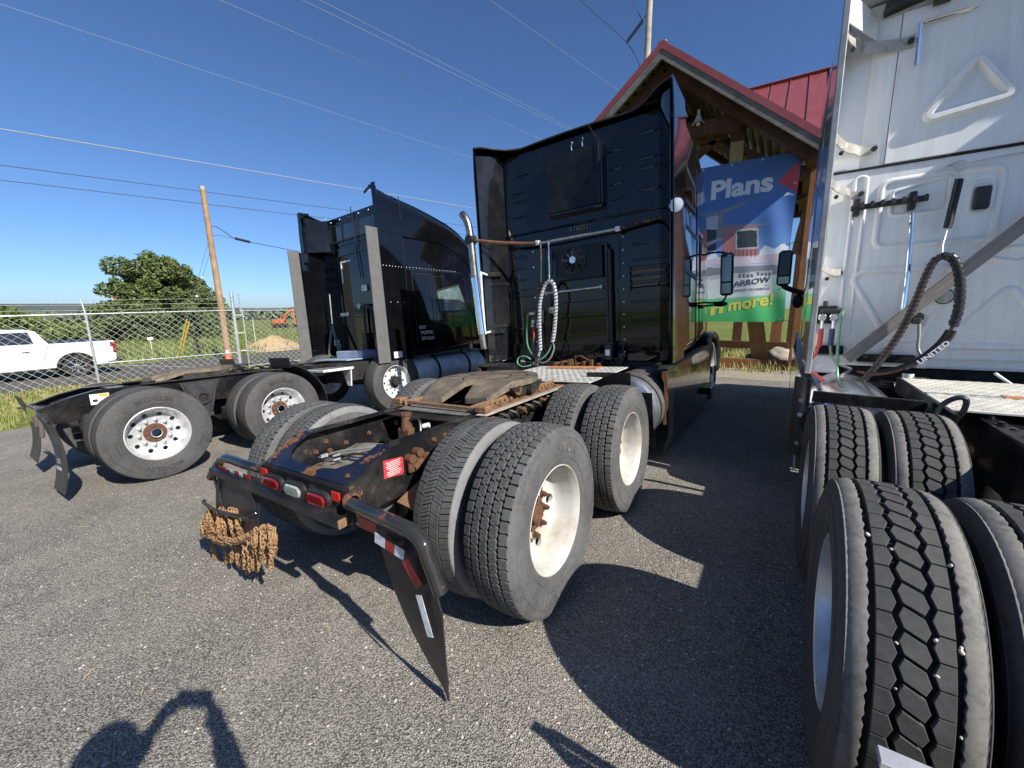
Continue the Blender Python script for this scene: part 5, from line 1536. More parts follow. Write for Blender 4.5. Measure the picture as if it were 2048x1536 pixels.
# roof fairing: side walls with a falling top line, joined by a roof skin
topl = [(3.22,3.92),(3.45,3.87),(3.70,3.81),(4.2,3.745),(4.6,3.665),(5.05,3.56),(5.35,3.44),(5.60,3.28),(5.80,3.02)]
botl = [(3.22,3.14),(3.45,3.15),(3.70,3.12),(4.2,3.12),(4.6,3.12),(5.05,3.02),(5.35,2.88),(5.60,2.7),(5.80,2.5)]
def lerpl(L_, y):
    for a, b in zip(L_, L_[1:]):
        if a[0] <= y <= b[0]: return a[1]+(b[1]-a[1])*(y-a[0])/(b[0]-a[0])
    return L_[-1][1]
for s in (1, -1):
    def rf(u, v):
        y = 3.22+2.50*u; z = lerpl(botl, y)+(lerpl(topl, y)-lerpl(botl, y))*v
        return (s*(1.228-0.045*u*u-0.16*v**5), y, z-0.02*v**6)
    mb = MB(); mb.slab(rf, 24, 6, 0.016); mb.build('roof_fairing', M_BLACKB, B)
    mb = MB(); mb.slab(lambda u, v: (s*(1.10-0.22*u), 3.235+0.03*u, 3.90-0.035*v-0.05*u), 4, 2, 0.02); mb.slab(lambda u, v: (s*(1.215-0.09*u), 3.232, 3.14+0.78*v), 2, 4, 0.016); mb.build('fairing_lip', M_BLACKB, B)
    mb = MB(); mb.bar((s*1.228,3.70,3.26),(s*1.222,3.70,3.80),0.008,0.010); mb.build('fairing_joint', M_DARK, B)
def roofB(u, v):
    y = 3.64+2.1*u; x = -1.09+2.18*v
    e = abs(x)/1.09
    return (x, y, lerpl(topl, y)-0.02-0.10*(1-smoothstep(0.0,0.4,u))*(1-e**2))
mb = MB(); mb.slab(roofB, 14, 12, 0.02); mb.build('roof_skin', M_BLACKB, B)
# left wing inner scoop and the rear roof wall with its windows
mb = MB(); mb.slab(lambda u, v: (-1.20+0.42*u, 3.26+0.42*u**1.3, 3.16+0.70*v-0.14*u*v), 6, 6, 0.012); mb.build('wing_liner', M_BLACKDUST, B)
mb = MB(); mb.slab(lambda u, v: (1.20-0.30*u, 3.26+0.40*u**1.3, 3.16+0.70*v-0.10*u*v), 6, 6, 0.012); mb.build('wing_liner', M_BLACKDUST, B)
mb = MB(); mb.box(-1.05,1.10,3.61,3.63,3.22,3.76,0.004); rw = mb.build('roof_wall', M_BLACKB, B)
for x0, x1 in ((-0.80,-0.36),(-0.30,0.14),(0.20,0.72)):
    mb = MB(); mb.box(x0,x1,3.600,3.612,3.32,3.60,0.003); mb.build('roof_window', M_GLASS, rw)
    frame_y(rw, x0-0.03, x1+0.03, 3.29, 3.63, 0.05, 0.03, 3.611, 0.018, M_PLASTIC, 'window_frame')
me = MB().ball((0,0,0),0.012,8,5).mesh('rivet', M_STEEL)
for k in range(8): put('rivet', me, B, (-0.93+0.01*k, 3.60, 3.24+0.08*k))
for k in range(6): put('rivet', me, B, (-0.7+0.30*k, 3.605, 3.70))
# rear wall
mb = MB(); mb.box(-1.16,1.18,3.600,3.615,1.0,3.18,0.003); wb = mb.build('back_wall', M_BLACKB, B)
frame_y(wb, -0.62, 1.05, 1.10, 3.05, 0.16, 0.03, 3.600, 0.022, M_BLACKB, 'pressed_frame')
for z in (2.85,2.66,2.48,2.30):
    mb = MB(); mb.bar((-1.12,3.585,z+0.02),(-0.72,3.585,z),0.02,0.03,0.006); mb.build('pressed_bead', M_BLACKB, wb)
mb = MB(); mb.box(-0.52,-0.49,3.585,3.599,2.50,2.92,0.002); mb.box(-0.489,-0.18,3.585,3.599,2.89,2.92,0.002); mb.build('corner_marker', M_LABEL, wb)
mb = MB(); mb.lathe([(-0.03,0.0),(-0.03,0.05),(-0.01,0.062),(0,0.062)], 22, 'y', (-0.06,3.60,2.02), closed=False); lt = mb.build('work_light', M_CHROME, wb)
mb = MB(); mb.lathe([(-0.036,0.0),(-0.0305,0.047)], 22, 'y', (-0.06,3.60,2.02), closed=False); mb.build('lens', M_CLEAR, lt)
mb = MB(); mb.box(-0.70,-0.42,3.57,3.599,1.86,1.93,0.006); mb.build('latch_plate', M_STEEL, wb)
mb = MB(); mb.box(0.10,0.26,3.56,3.599,2.28,2.40,0.008); mb.build('latch_plate', M_STEEL, wb)
mb = MB(); mb.box(-1.12,-0.90,3.592,3.599,1.28,1.40,0.002); mb.build('wall_sticker', M_LABEL, wb)
mb = MB(); mb.tube([(-0.80,3.45,2.32),(-0.83,3.45,1.72)],0.014,8); mb.build('hose_tender', M_ALUD, B)
coil_hose(B, [(-0.83,3.45,1.70),(-0.92,3.42,1.40),(-0.98,3.40,1.12),(-0.90,3.38,1.06)], 0.022, M_HOSEGR, M_HOSEK, 0.05)
coil_hose(B, [(-0.83,3.45,1.70),(-0.72,3.42,1.40),(-0.62,3.40,1.15),(-0.70,3.38,1.06)], 0.022, M_HOSEGR, M_HOSEK, 0.05)
hose(B, [(-0.98,3.40,1.12),(-0.80,3.36,1.06),(-0.66,3.40,1.12),(-0.60,3.44,1.30)], 0.011, M_HOSEG, 'power_cable')
mb = MB(); mb.tube(spline([(0.10,3.55,1.05),(0.12,3.55,1.9),(0.22,3.55,2.02),(0.34,3.55,1.9),(0.36,3.55,1.4)],5),0.025,10); mb.build('coolant_pipe', M_PLASTIC, wb)
mb = MB(); mb.box(0.02,0.16,3.50,3.60,1.10,1.50,0.01); mb.build('junction_box', M_PLASTIC, wb)
mb = MB(); mb.tube([(0.02,3.58,3.85),(0.06,3.57,3.20),(0.12,3.57,2.55)],0.010,6); mb.build('antenna_cable', M_HOSEK, B)
# extenders with grey rubber edges
GREYR = rubber('sun_bleached_rubber', 0.085, 0.155, 0.7, (1.0,0.99,0.97))
for s in (1, -1):
    mb = MB(); mb.slab(lambda u, v: (s*(1.222+0.006*sin(v*3)), 3.16+0.52*u, 0.99+2.17*v), 4, 10, 0.012); mb.build('side_extender', M_BLACKB, B)
    def stp(u, v):
        flare = 0.07*smoothstep(0.28,0.0,1-abs(v-0.0)) if False else 0
        zz = 0.96+2.22*v
        k = 0.0 if v > 0.72 else (0.72-v)*0.10
        return (s*(1.232+0.02*k), 3.172-0.225*u-k*0.25*u, zz)
    mb = MB()
    mb.slab(stp, 2, 12, 0.016); mb.build('rubber_edge', GREYR, B)
    mb = MB(); mb.slab(lambda u, v: (s*(1.20-0.12*u), 3.18+0.42*u, 1.0+2.15*v), 3, 8, 0.008); mb.build('extender_liner', M_BLACKB, B)
    for k in range(5):
        mb = MB(); mb.bar((s*1.19,3.22,1.35+0.40*k),(s*1.10,3.58,1.35+0.40*k),0.02,0.06,0.004); mb.build('liner_brace', M_BLACKB, B)
    # seams and rivets on the side
    mb = MB(); mb.bar((s*1.229,3.18,2.555),(s*1.23,3.68,2.565),0.004,0.010); mb.bar((s*(hwB(3.9)+0.003),3.70,2.565),(s*(hwB(5.0)+0.004),5.2,2.60),0.006,0.010); mb.build('panel_seam', M_DARK, B)
    me = MB().ball((0,0,0),0.0085,8,5).mesh('rivet', M_STEEL)
    for k in range(7): put('rivet', me, B, (s*1.231, 3.22+0.065*k, 2.585))
    for k in range(18): put('rivet', me, B, (s*(hwB(3.75+0.075*k)+0.004), 3.75+0.075*k, 2.60+0.001*k))
    for k in range(3): put('rivet', me, B, (s*1.231, 3.30+0.15*k, 1.98))
    for yb_ in (3.69,): 
        mb = MB(); mb.bar((s*1.226,yb_,0.99),(s*1.226,yb_,3.20),0.008,0.012); mb.build('panel_seam', M_DARK, B)
    frame_ring(B, [(3.86,2.50),(4.30,2.50),(4.30,1.10),(3.86,1.10)], 0.012, s, 0.004, 0.008, M_DARK, 'door_gap', hwB)
    # cab door and its window
    pol = [(4.46,2.20),(5.08,2.34),(5.30,1.86),(4.50,1.83)]
    w = side_panel(B, pol, s, 0.006, 0.010, plain('tinted_side_glass', (0.10,0.155,0.15), 0.05, vary=0.3, scale=3, coat=1.0), 'door_window', hwB)
    frame_ring(w, pol, 0.035, s, 0.008, 0.012, M_PLASTIC, 'window_frame', hwB)
    frame_ring(B, [(4.40,2.48),(5.30,2.48),(5.45,1.05),(4.40,1.05)], 0.010, s, 0.003, 0.008, M_DARK, 'door_gap', hwB)
    mb = MB(); mb.box(s*(hwB(4.55)),s*(hwB(4.55)+0.04),4.48,4.66,1.62,1.66,0.008); mb.build('door_handle', M_PLASTIC, B)
    mb = MB(); mb.box(s*1.20,s*1.206,3.25,3.40,0.93,1.05,0.002); 
mb = MB(); mb.box(1.229,1.232,3.26,3.44,1.02,1.13,0.001); mb.build('side_sticker', M_LABEL, B)
for txt, y, z, sz in (('USDOT',3.90,1.53,0.088),('VIN JD492581',3.93,1.43,0.088),('GVW 105,500',3.945,1.32,0.088)):
    me = text_mesh(txt, sz, 0.0006, 'LEFT', bold=0.0012); me.materials.append(M_CHALK)
    put('door_lettering', me, B, (hwB(4.1)+0.009, y, z), (pi/2, 0, pi/2)).scale = (0.62, 1.0, 1)
mb = MB(); mb.box(1.205,1.212,5.30,5.38,1.02,1.14,0.002); mb.build('side_sticker', M_LABEL, B)
for s in (1, -1):
    def fen(u, v):
        t = radians(10+155*u); r = 0.64
        return (s*(0.72+0.50*v-0.05*v**4), 6.75-r*cos(t)*1.03, 0.53+r*sin(t))
    mb = MB(); mb.slab(fen, 14, 4, 0.02); mb.build('front_fender', M_BLACKB, B)
    wheel(B, s*1.05, 6.75, s, T_RIB, RIM_F, HUB_F, z=0.508, scale=0.986)
mb = MB(); mb.slab(lambda u, v: (-0.95+1.9*u, 5.42+0.75*v, 3.05-1.1*v), 6, 6, 0.02); mb.build('windshield', M_GLASS, B)
mb = MB(); mb.box(-1.15,1.15,7.75,8.0,0.30,0.75,0.05); mb.build('front_bumper', M_BLACKB, B)
for s in (1, -1):
    mb = MB(); mb.slab(lambda u, v: (s*(1.20-0.03*v), 5.80+0.35*u, 0.98-0.5*v), 2, 3, 0.012); mb.build('side_skirt', M_BLACKB, B)
# ================================================================ TRUCK W (white, right)
Wt = truck_root(((1.0,0.0053,-0.0135), (-0.0053,1.0,-0.0057), (0.0135,0.0057,0.9999)), (3.488,-0.137,0.105),
                'white sleeper tractor with hexagonal drive tyre treads and a wooden plank across its back')
for s in (1, -1):
    for y, sp in ((0.0, 0.02), (1.307, 0.33)):
        w = wheel(Wt, s*1.055, y, s, T_W, RIM_W, HUB_W, z=0.512, spin=sp, scale=0.994); w.scale = (1.06, 0.994, 0.994)
        w = wheel(Wt, s*0.735, y, s, T_W, RIM_W, None, z=0.512, spin=sp+0.8, flip=True); w.scale = (1.06, 0.994, 0.994)
axle(Wt, 0.0, 0.512, mat=M_DARK); axle(Wt, 1.307, 0.512, mat=M_DARK)
# stones wedged in the tread grooves
me = MB().ball((0,0,0),0.0065,7,5,(1.3,0.9,0.8)).mesh('wedged_stone', plain('wedged_stone', (0.55,0.51,0.44), 0.85, vary=0.2))
rg = random.Random(17)
for k in range(24):
    u = rg.choice((-0.0755,-0.032,0.035,0.0765))*1.06; t = radians(rg.uniform(-140, -5))
    r_ = (RT-0.010*(abs(u/1.06)/0.11)**2.4-0.002)*0.994
    xx, yy = (-1.055, 0.0) if k < 22 else (-1.055, 1.307)
    o = put('wedged_stone', me, Wt, (xx+u, yy+r_*sin(t), 0.512+r_*cos(t)), (rg.uniform(0,3), rg.uniform(0,3), rg.uniform(0,3)))
    sc = rg.uniform(0.4, 1.0); o.scale = (sc, sc, sc)
mb = MB(); mb.box(-1.215,-1.185,-0.03,0.03,0.60,0.66,0.006); 
for s in (1, -1):
    mb = MB(); rail(mb, s, [(-0.75,0.86),(-0.45,0.975),(3.6,0.975)], 0.68); mb.build('frame_rail', M_FRAMEB, Wt)
    bolts(Wt, [(s*0.39, 0.3+0.14*k, 0.976) for k in range(11)], 0.016, 0.014, M_FRAMEB, 'z')
for y in (-0.70,-0.1,0.4,0.9,1.5,2.2):
    mb = MB(); mb.box(-0.345,0.345,y-0.09,y+0.09,0.94,0.955,0.002); mb.box(-0.345,0.345,y-0.008,y+0.008,0.70,0.94); mb.build('crossmember', M_FRAMEB, Wt)
mb = MB(); mb.box(-0.45,0.45,0.05,1.3,0.977,0.989,0.002); mb.build('slider_base', M_GREASE, Wt)
# mud flap hangers with bright ends
for s in (1, -1):
    mb = MB(); mb.box(s*0.43,s*1.14,-0.735,-0.705,0.685,0.72,0.004); mb.build('flap_hanger', M_STEEL, Wt)
    mb = MB(); mb.slab(lambda u, v: (s*(0.56+0.62*u), -0.745-0.03*sin(v*2), 0.70-0.56*v), 4, 8, 0.008); mb.build('mud_flap', M_FLAP, Wt)
    mb = MB(); mb.box(s*1.05,s*1.165,-0.765,-0.725,0.735,0.752,0.002); mb.build('hanger_end', M_ALUW, Wt)
# deck
mb = MB(); mb.box(-0.55,0.55,1.55,2.72,1.005,1.018,0.002); dk = mb.build('deck_plate', M_DECKW if 'M_DECKW' in globals() else plain('cream_treadplate', (0.70,0.67,0.58), 0.5, 0.2, vary=0.1), Wt)
mbs = MB()
for i in range(18):
    for j in range(24):
        x = -0.52+0.06*i+(0.03 if j % 2 else 0); y = 1.59+0.048*j
        mbs.box(x-0.015,x+0.015,y-0.004,y+0.004,1.0185,1.0225,0.0012)
mbs.build('tread_bars', MATS.get('cream_treadplate'), dk, kind='stuff')
mb = MB(); mb.box(-0.20,0.6,2.02,2.10,1.0185,1.028,0.002); mb.build('deck_seam', M_BRICKW, dk)
mb = MB(); mb.box(-0.55,0.2,2.03,2.07,1.0185,1.024,0.002); mb.build('deck_strip', M_STEEL, dk)
mb = MB(); mb.box(-0.575,-0.552,1.40,2.75,0.90,1.02,0.004); mb.build('deck_side', M_FRAMEB, Wt)
mb = MB(); mb.tube(spline([(-0.60,1.47,0.965),(-0.625,1.46,1.0),(-0.60,1.45,1.07),(-0.555,1.44,1.105),(-0.525,1.44,1.09),(-0.53,1.45,1.02),(-0.565,1.46,0.965)], 6, True), 0.014, 10, closed=True); mb.build('pull_loop', plain('worn_dark_steel', (0.09,0.09,0.095), 0.38, 0.8, vary=0.2), Wt)
# fender bar above the front tyres, tank top, torn quarter fairing
mb = MB(); mb.prism([(-1.165,1.02),(-0.60,1.005),(-0.585,0.985),(-0.60,0.93),(-1.17,0.945)], 'y', 1.80, 1.83, ch=0.004); mb.build('fender_bar', M_FRAMEB, Wt)
for s in (1, -1):
    mb = MB(); mb.lathe([(2.02,0.0),(2.02,0.22),(2.06,0.30),(2.14,0.33),(4.6,0.33),(4.6,0.0)], 36, 'y', (s*0.88,0,0.66), closed=False); mb.build('fuel_tank', M_ALU, Wt)
    mb = MB(); mb.slab(lambda u, v: (s*(1.16+0.10*u**2), 2.20+0.14*u, 1.04-0.66*v), 4, 8, 0.010); qf_ = mb.build('quarter_fairing', M_PLASTIC, Wt)
    bolts(Wt, [(s*1.21,2.25,z) for z in (0.86,0.74,0.50)], 0.013, 0.01, M_STEEL, '-y')
    mb = MB(); mb.slab(lambda u, v: (s*(1.225-0.02*v), 2.36+3.0*u, 1.02-0.80*v), 6, 6, 0.012); mb.build('side_skirt', M_WHITE, Wt)
# ---- body
secW = [(3.12,1.12,1.06,3.98,0.16),(3.4,1.19,1.05,4.02,0.18),(4.3,1.20,1.05,4.0,0.22),(4.9,1.17,1.05,3.8,0.28),(5.3,1.13,1.05,3.4,0.30),(5.6,1.09,1.05,2.9,0.28),(5.9,1.03,1.05,2.2,0.25),(6.1,1.0,1.0,1.80,0.2),(7.2,0.88,0.7,1.6,0.2),(7.7,0.75,0.6,1.3,0.22)]
loft(secW).build('cab_body', M_WHITE, Wt, smooth=40)
def hwW(y):
    for a, b in zip(secW, secW[1:]):
        if a[0] <= y <= b[0]: return a[1]+(b[1]-a[1])*(y-a[0])/(b[0]-a[0])
    return 1.1
for s in (1, -1):
    side_panel(Wt, [(4.75,2.55),(5.42,2.48),(5.62,1.95),(4.75,1.95)], s, 0.006, 0.01, M_GLASS, 'door_window', hwW)
    side_panel(Wt, [(3.7,2.55),(4.3,2.55),(4.3,2.1),(3.7,2.1)], s, 0.006, 0.01, M_GLASS, 'window', hwW)
    def fen(u, v):
        t = radians(10+155*u); r = 0.66
        return (s*(0.72+0.50*v-0.05*v**4), 6.45-r*cos(t)*1.03, 0.53+r*sin(t))
    mb = MB(); mb.slab(fen, 14, 4, 0.02); mb.build('front_fender', M_WHITE, Wt)
    wheel(Wt, s*1.05, 6.45, s, T_RIB, RIM_F, HUB_F, z=0.512)
    mb = MB(); mb.box(s*1.33,s*1.50,5.36,5.48,1.88,2.37,0.035); mr = mb.build('mirror', M_PLASTIC, Wt)
    mb = MB(); mb.box(s*1.35,s*1.48,5.352,5.3595,2.03,2.34,0.002); mb.build('mirror_glass', plain('dark_mirror', (0.03,0.032,0.035), 0.04, 0.6, vary=0.05), mr)
    mb = MB(); mb.box(s*1.35,s*1.48,5.352,5.3595,1.91,2.01,0.002); mb.build('mirror_glass', MATS['mirror_glass'], mr)
    mb = MB(); mb.tube(spline([(s*1.12,5.48,1.76),(s*1.25,5.45,1.80),(s*1.38,5.42,1.86),(s*1.42,5.42,1.92)],5),[0.05]*4*5+[0.05] if False else 0.036,10); mb.build('mirror_arm', M_PLASTIC, Wt)
    mb = MB(); mb.ball((s*1.22,5.5,1.66),0.10,14,8,(0.7,0.7,1.0)); mb.build('lower_mirror', M_PLASTIC, Wt)
mb = MB(); mb.slab(lambda u, v: (-0.96+1.92*u, 5.35+0.72*v, 3.36-1.4*v), 6, 6, 0.02); mb.build('windshield', M_GLASS, Wt)
mb = MB(); mb.box(-1.15,1.15,7.55,7.85,0.30,0.80,0.05); mb.build('front_bumper', M_PLASTIC, Wt)
mb = MB(); mb.box(-1.05,1.05,3.14,3.5,0.62,1.05,0.01); mb.build('sleeper_floor', M_DARK, Wt)
# extenders: thin white sheets with a dark/silver edge trim
for s in (1, -1):
    def ex(u, v): return (s*(1.165+0.015*u+0.01*sin(v*3)), 2.62+0.70*u, 1.06+2.86*v)
    mb = MB(); mb.slab(ex, 4, 12, 0.016); mb.build('side_extender', M_WHITE, Wt)
    mb = MB(); mb.bar((s*1.168,2.62,1.03),(s*1.168,2.62,3.96),0.034,0.045,0.006); mb.build('extender_edge', plain('grey_edge_trim', (0.30,0.30,0.30), 0.42, 0.4, vary=0.15), Wt)
    mb = MB(); mb.slab(lambda u, v: (s*(1.15-0.20*u), 2.70+0.42*u**0.8, 3.90+0.02*v+0.05*(1-u)*v), 5, 2, 0.01); mb.slab(lambda u, v: (s*(1.15-0.22*u), 2.68+0.42*u, 3.72+0.22*v*(1-0.5*u)), 5, 3, 0.008); mb.build('corner_web', M_WHITEB, Wt)
# rear wall panels
YW = 3.10
mb = MB(); mb.box(-0.78,1.04,YW-0.012,YW+0.02,2.755,3.86,0.004); ww = mb.build('upper_back_wall', M_WHITEB, Wt)
mb = MB(); mb.slab(lambda u, v: (-1.12+0.335*u, YW+0.06-0.06*smoothstep(0,1,u), 2.755+1.10*v), 5, 2, 0.012); mb.build('corner_panel', M_WHITEB, Wt)
mb = MB(); mb.box(-1.11,1.06,YW-0.004,YW+0.02,1.06,2.735,0.003); wl = mb.build('lower_back_wall', M_WHITEB, Wt)
mb = MB(); mb.box(-1.11,1.06,YW-0.02,YW+0.02,2.736,2.752,0.003); mb.build('wall_seam', M_DARK, Wt)
mb = MB(); mb.slab(lambda u, v: (-0.90+1.8*u, 2.98+0.20*v, 3.90+0.09*sin(u*pi)), 10, 2, 0.05); mb.build('roof_trim', M_PLASTIC, Wt)
mb = MB(); mb.slab(lambda u, v: (-1.16+2.32*u, 2.80+0.9*v, 4.0+0.05*sin(u*pi)), 10, 4, 0.03); mb.build('roof_tail', M_WHITE, Wt)
mb = MB(); mb.box(-0.62,-0.52,3.02,3.08,3.83,3.90,0.006); mb.build('trim_clip', M_PLASTIC, Wt)
# raised triangle pressing
def rtri(pts, r, n=6):
    out = []
    N = len(pts)
    for i in range(N):
        a, b, c = Vector(pts[i-1]), Vector(pts[i]), Vector(pts[(i+1) % N])
        u1 = (a-b).normalized(); u2 = (c-b).normalized()
        half = u1.angle(u2)/2; d = r/math.tan(half)
        p0 = b+u1*d; p1 = b+u2*d
        ctr = b+(u1+u2).normalized()*(r/sin(half))
        a0 = atan2(p0.y-ctr.y, p0.x-ctr.x); a1 = atan2(p1.y-ctr.y, p1.x-ctr.x)
        da = (a1-a0+pi) % (2*pi)-pi
        for k in range(n+1):
            t = a0+da*k/n; out.append((ctr.x+r*cos(t), ctr.y+r*sin(t)))
    return out
def pressing(root, poly, y, wd, d, mat, name='pressed_panel'):
    """rounded ridge following a closed outline"""
    m = MB()
    A_ = poly; n = len(A_); i1 = inset(A_, wd*0.30); i2 = inset(A_, wd*0.70); i3 = inset(A_, wd)
    v = []
    for pl, dd in ((A_, 0), (i1, d), (i2, d), (i3, 0.0)): v += [(p[0], y-dd, p[1]) for p in pl]
    f = [(k*n+i, k*n+(i+1) % n, (k+1)*n+(i+1) % n, (k+1)*n+i) for k in range(3) for i in range(n)]
    m.add(v, f); return m.build(name, mat, root, smooth=60)
tri = rtri([(-0.66,2.985),(-0.33,3.47),(-0.05,3.06)], 0.065)
pressing(ww, tri, YW-0.012, 0.072, 0.045, M_WHITEB, 'triangle_pressing')
mb = MB(); mb.tube([(-0.67,YW-0.045,3.44),(-0.68,YW-0.045,3.735)],0.013,10); mb.tube([(-0.68,YW-0.045,3.735),(-0.38,YW-0.045,3.735)],0.013,10); mb.build('corner_marker', M_CHROME, ww)
# pressed outlines of the lower wall
pressing(wl, rrect(-0.80,-0.06,2.06,2.64,0.09,5), YW-0.004, 0.05, 0.016, M_WHITEB)
pressing(wl, rtri([(-0.72,2.54),(-0.34,2.62),(-0.34,2.32),(-0.72,2.32)],0.05), YW-0.004, 0.035, 0.012, M_WHITEB)
pressing(wl, rtri([(-0.98,1.92),(-0.18,1.92),(-0.40,1.27),(-0.62,1.27)],0.10), YW-0.004, 0.055, 0.016, M_WHITEB)
pressing(wl, rtri([(-0.34,1.22),(0.06,1.78),(0.44,1.22)],0.07), YW-0.004, 0.06, 0.016, M_WHITEB)
pressing(wl, rtri([(-0.28,1.98),(0.05,2.03),(0.4,1.98),(0.06,1.88)],0.04), YW-0.004, 0.04, 0.012, M_WHITEB)
pressing(wl, rrect(-0.97,-0.86,1.30,2.70,0.05,4), YW-0.004, 0.03, 0.014, M_WHITEB)
pressing(wl, rrect(-0.26,-0.11,2.27,2.53,0.06,5), YW-0.004, 0.03, 0.010, M_WHITEB)
mb = MB(); mb.box(-0.225,-0.135,YW-0.03,YW-0.004,2.31,2.48,0.012); mb.build('vent_latch', M_PLASTIC, wl)
mb = MB(); mb.lathe([(-0.025,0.0),(-0.025,0.060),(-0.010,0.072),(0,0.074)], 28, 'y', (-0.30,YW-0.004,1.655), closed=False); lt = mb.build('work_light', M_WHITE, wl)
mb = MB(); mb.lathe([(-0.0275,0.0),(-0.0255,0.054)], 28, 'y', (-0.30,YW-0.004,1.655), closed=False); mb.build('lens', M_CLEAR, lt)
mb = MB(); mb.lathe([(-0.027,0.054),(-0.027,0.061),(-0.02,0.061)], 28, 'y', (-0.30,YW-0.004,1.655), closed=False); mb.build('lens_gasket', M_DARK, lt)
# extender brackets
def strap(pts, w, t, mat, name, root):
    m = MB()
    v = []; f = []
    for i, p in enumerate(pts):
        a = Vector(pts[max(i-1,0)]); b = Vector(pts[min(i+1,len(pts)-1)]); d = (b-a).normalized(); nn = d.cross(Vector((0,0,1))).normalized()*t/2
        P = Vector(p)
        v += [P+nn+Vector((0,0,w/2)), P-nn+Vector((0,0,w/2)), P-nn-Vector((0,0,w/2)), P+nn-Vector((0,0,w/2))]
        if i:
            o = (i-1)*4
            for k in range(4): f.append((o+k, o+(k+1) % 4, o+4+(k+1) % 4, o+4+k))
    f.append((0,1,2,3)); e = (len(pts)-1)*4; f.append((e+3,e+2,e+1,e))
    m.add(v, f); return m.build(name, mat, root)
for (z, xr, ww_, z2) in ((3.665,-0.70,0.085,3.63),(2.905,-0.84,0.075,2.885),(2.565,-0.89,0.06,2.54),(1.895,-0.97,0.055,1.89)):
    for s in (-1, 1):
        pts = spline([(s*1.155,2.70,z+0.05),(s*1.13,2.80,z+0.03),(s*1.06,2.93,z),(s*0.99,3.03,z-0.005),(s*(-xr+0.10),3.07,z2),(s*(-xr),3.075,z2)], 4)
        b_ = strap([tuple(p) for p in pts], ww_, 0.008, plain('cast_grey_bracket', (0.40,0.385,0.35), 0.55, 0.25, vary=0.2, scale=12), 'extender_bracket', Wt)
        mb = MB(); mb.cyl((s*(-xr+0.02),3.07,z2),(s*(-xr+0.02),3.05,z2),0.020,n=12); mb.build('bracket_bolt', M_PLASTIC, b_)
        mb = MB(); mb.cyl((s*1.09,2.88,z-0.06),(s*1.09,2.86,z-0.06),0.016,n=10); mb.build('bracket_bolt', M_PLASTIC, b_)
# hose rack
mb = MB(); mb.bar((-0.97,3.04,2.425),(-0.49,3.03,2.435),0.030,0.045,0.005)
for x in (-0.93,-0.58): mb.box(x-0.022,x+0.022,3.03,3.095,2.36,2.50,0.005)
for k in range(7): mb.box(-0.90+0.065*k-0.012,-0.90+0.065*k+0.012,2.985,3.03,2.415,2.46,0.005)
mb.build('hose_rack', M_PLASTIC, Wt)
mb = MB(); mb.tube(spline([(-0.57,3.05,2.33),(-0.57,3.02,2.25),(-0.565,2.99,2.1),(-0.56,2.95,1.8),(-0.56,2.93,1.46)],4),0.016,10); mb.build('support_tube', M_CHROME, Wt)
# hanging spring, bungee wire
mb = MB(); mb.tube([(-0.42,3.06,2.655),(0.6,3.05,2.70)],0.005,6); mb.build('hose_wire', M_STEEL, Wt)
mb = MB(); mb.tube(spline([(-0.46,3.06,2.635),(-0.40,3.04,2.66),(-0.33,3.03,2.675),(-0.31,3.03,2.64),(-0.34,3.03,2.60),(-0.37,3.03,2.66)],4),0.006,6); mb.build('wire_hook', M_STEEL, Wt)
coil_hose(Wt, [(-0.335,3.02,2.54),(-0.355,2.98,2.36),(-0.375,2.94,2.18)], 0.020, M_PLASTIC, M_HOSEK, 0.012, name='tender_spring')
mb = MB(); mb.tube([(-0.335,3.02,2.60),(-0.335,3.02,2.53)],0.005,6); mb.tube(spline([(-0.375,2.94,2.18),(-0.385,2.92,2.11),(-0.40,2.88,2.05),(-0.405,2.84,1.985)],4),0.005,6); mb.build('spring_link', M_STEEL, Wt)
# the wrapped hose loop
coil_hose(Wt, [(-0.405,2.80,1.955),(-0.45,2.80,1.925),(-0.485,2.80,1.80),(-0.52,2.80,1.62),(-0.56,2.80,1.45),(-0.61,2.80,1.30),(-0.67,2.80,1.16),(-0.76,2.78,0.995),(-0.86,2.76,0.915),(-0.93,2.76,0.925)], 0.021, M_PLASTIC, plain('copper_red_cable', (0.20,0.07,0.045), 0.5, vary=0.2), 0.036)
coil_hose(Wt, [(-0.405,2.80,1.955),(-0.36,2.80,1.945),(-0.315,2.80,1.86),(-0.285,2.80,1.72),(-0.275,2.80,1.55),(-0.29,2.80,1.43)], 0.025, M_PLASTIC, M_HOSEK, 0.040)
hose(Wt, [(-0.29,2.80,1.43),(-0.32,2.80,1.33),(-0.38,2.80,1.23),(-0.46,2.80,1.14),(-0.58,2.80,1.06),(-0.70,2.84,1.02),(-0.80,2.9,1.03)], 0.012, MATS['copper_red_cable'])
hose(Wt, [(-0.31,2.81,1.40),(-0.35,2.81,1.30),(-0.44,2.81,1.18),(-0.56,2.81,1.09),(-0.68,2.86,1.03)], 0.014, M_HOSEK)
hose(Wt, [(-0.45,2.96,1.47),(-0.445,2.92,1.36),(-0.445,2.88,1.24),(-0.41,2.84,1.17),(-0.37,2.82,1.19)], 0.012, M_HOSEGR, 'power_cable')
mb = MB(); mb.box(-0.53,-0.42,2.95,3.09,1.46,1.53,0.02); mb.box(-0.50,-0.44,2.92,2.97,1.44,1.49,0.01); mb.build('power_socket', M_PLASTIC, Wt)
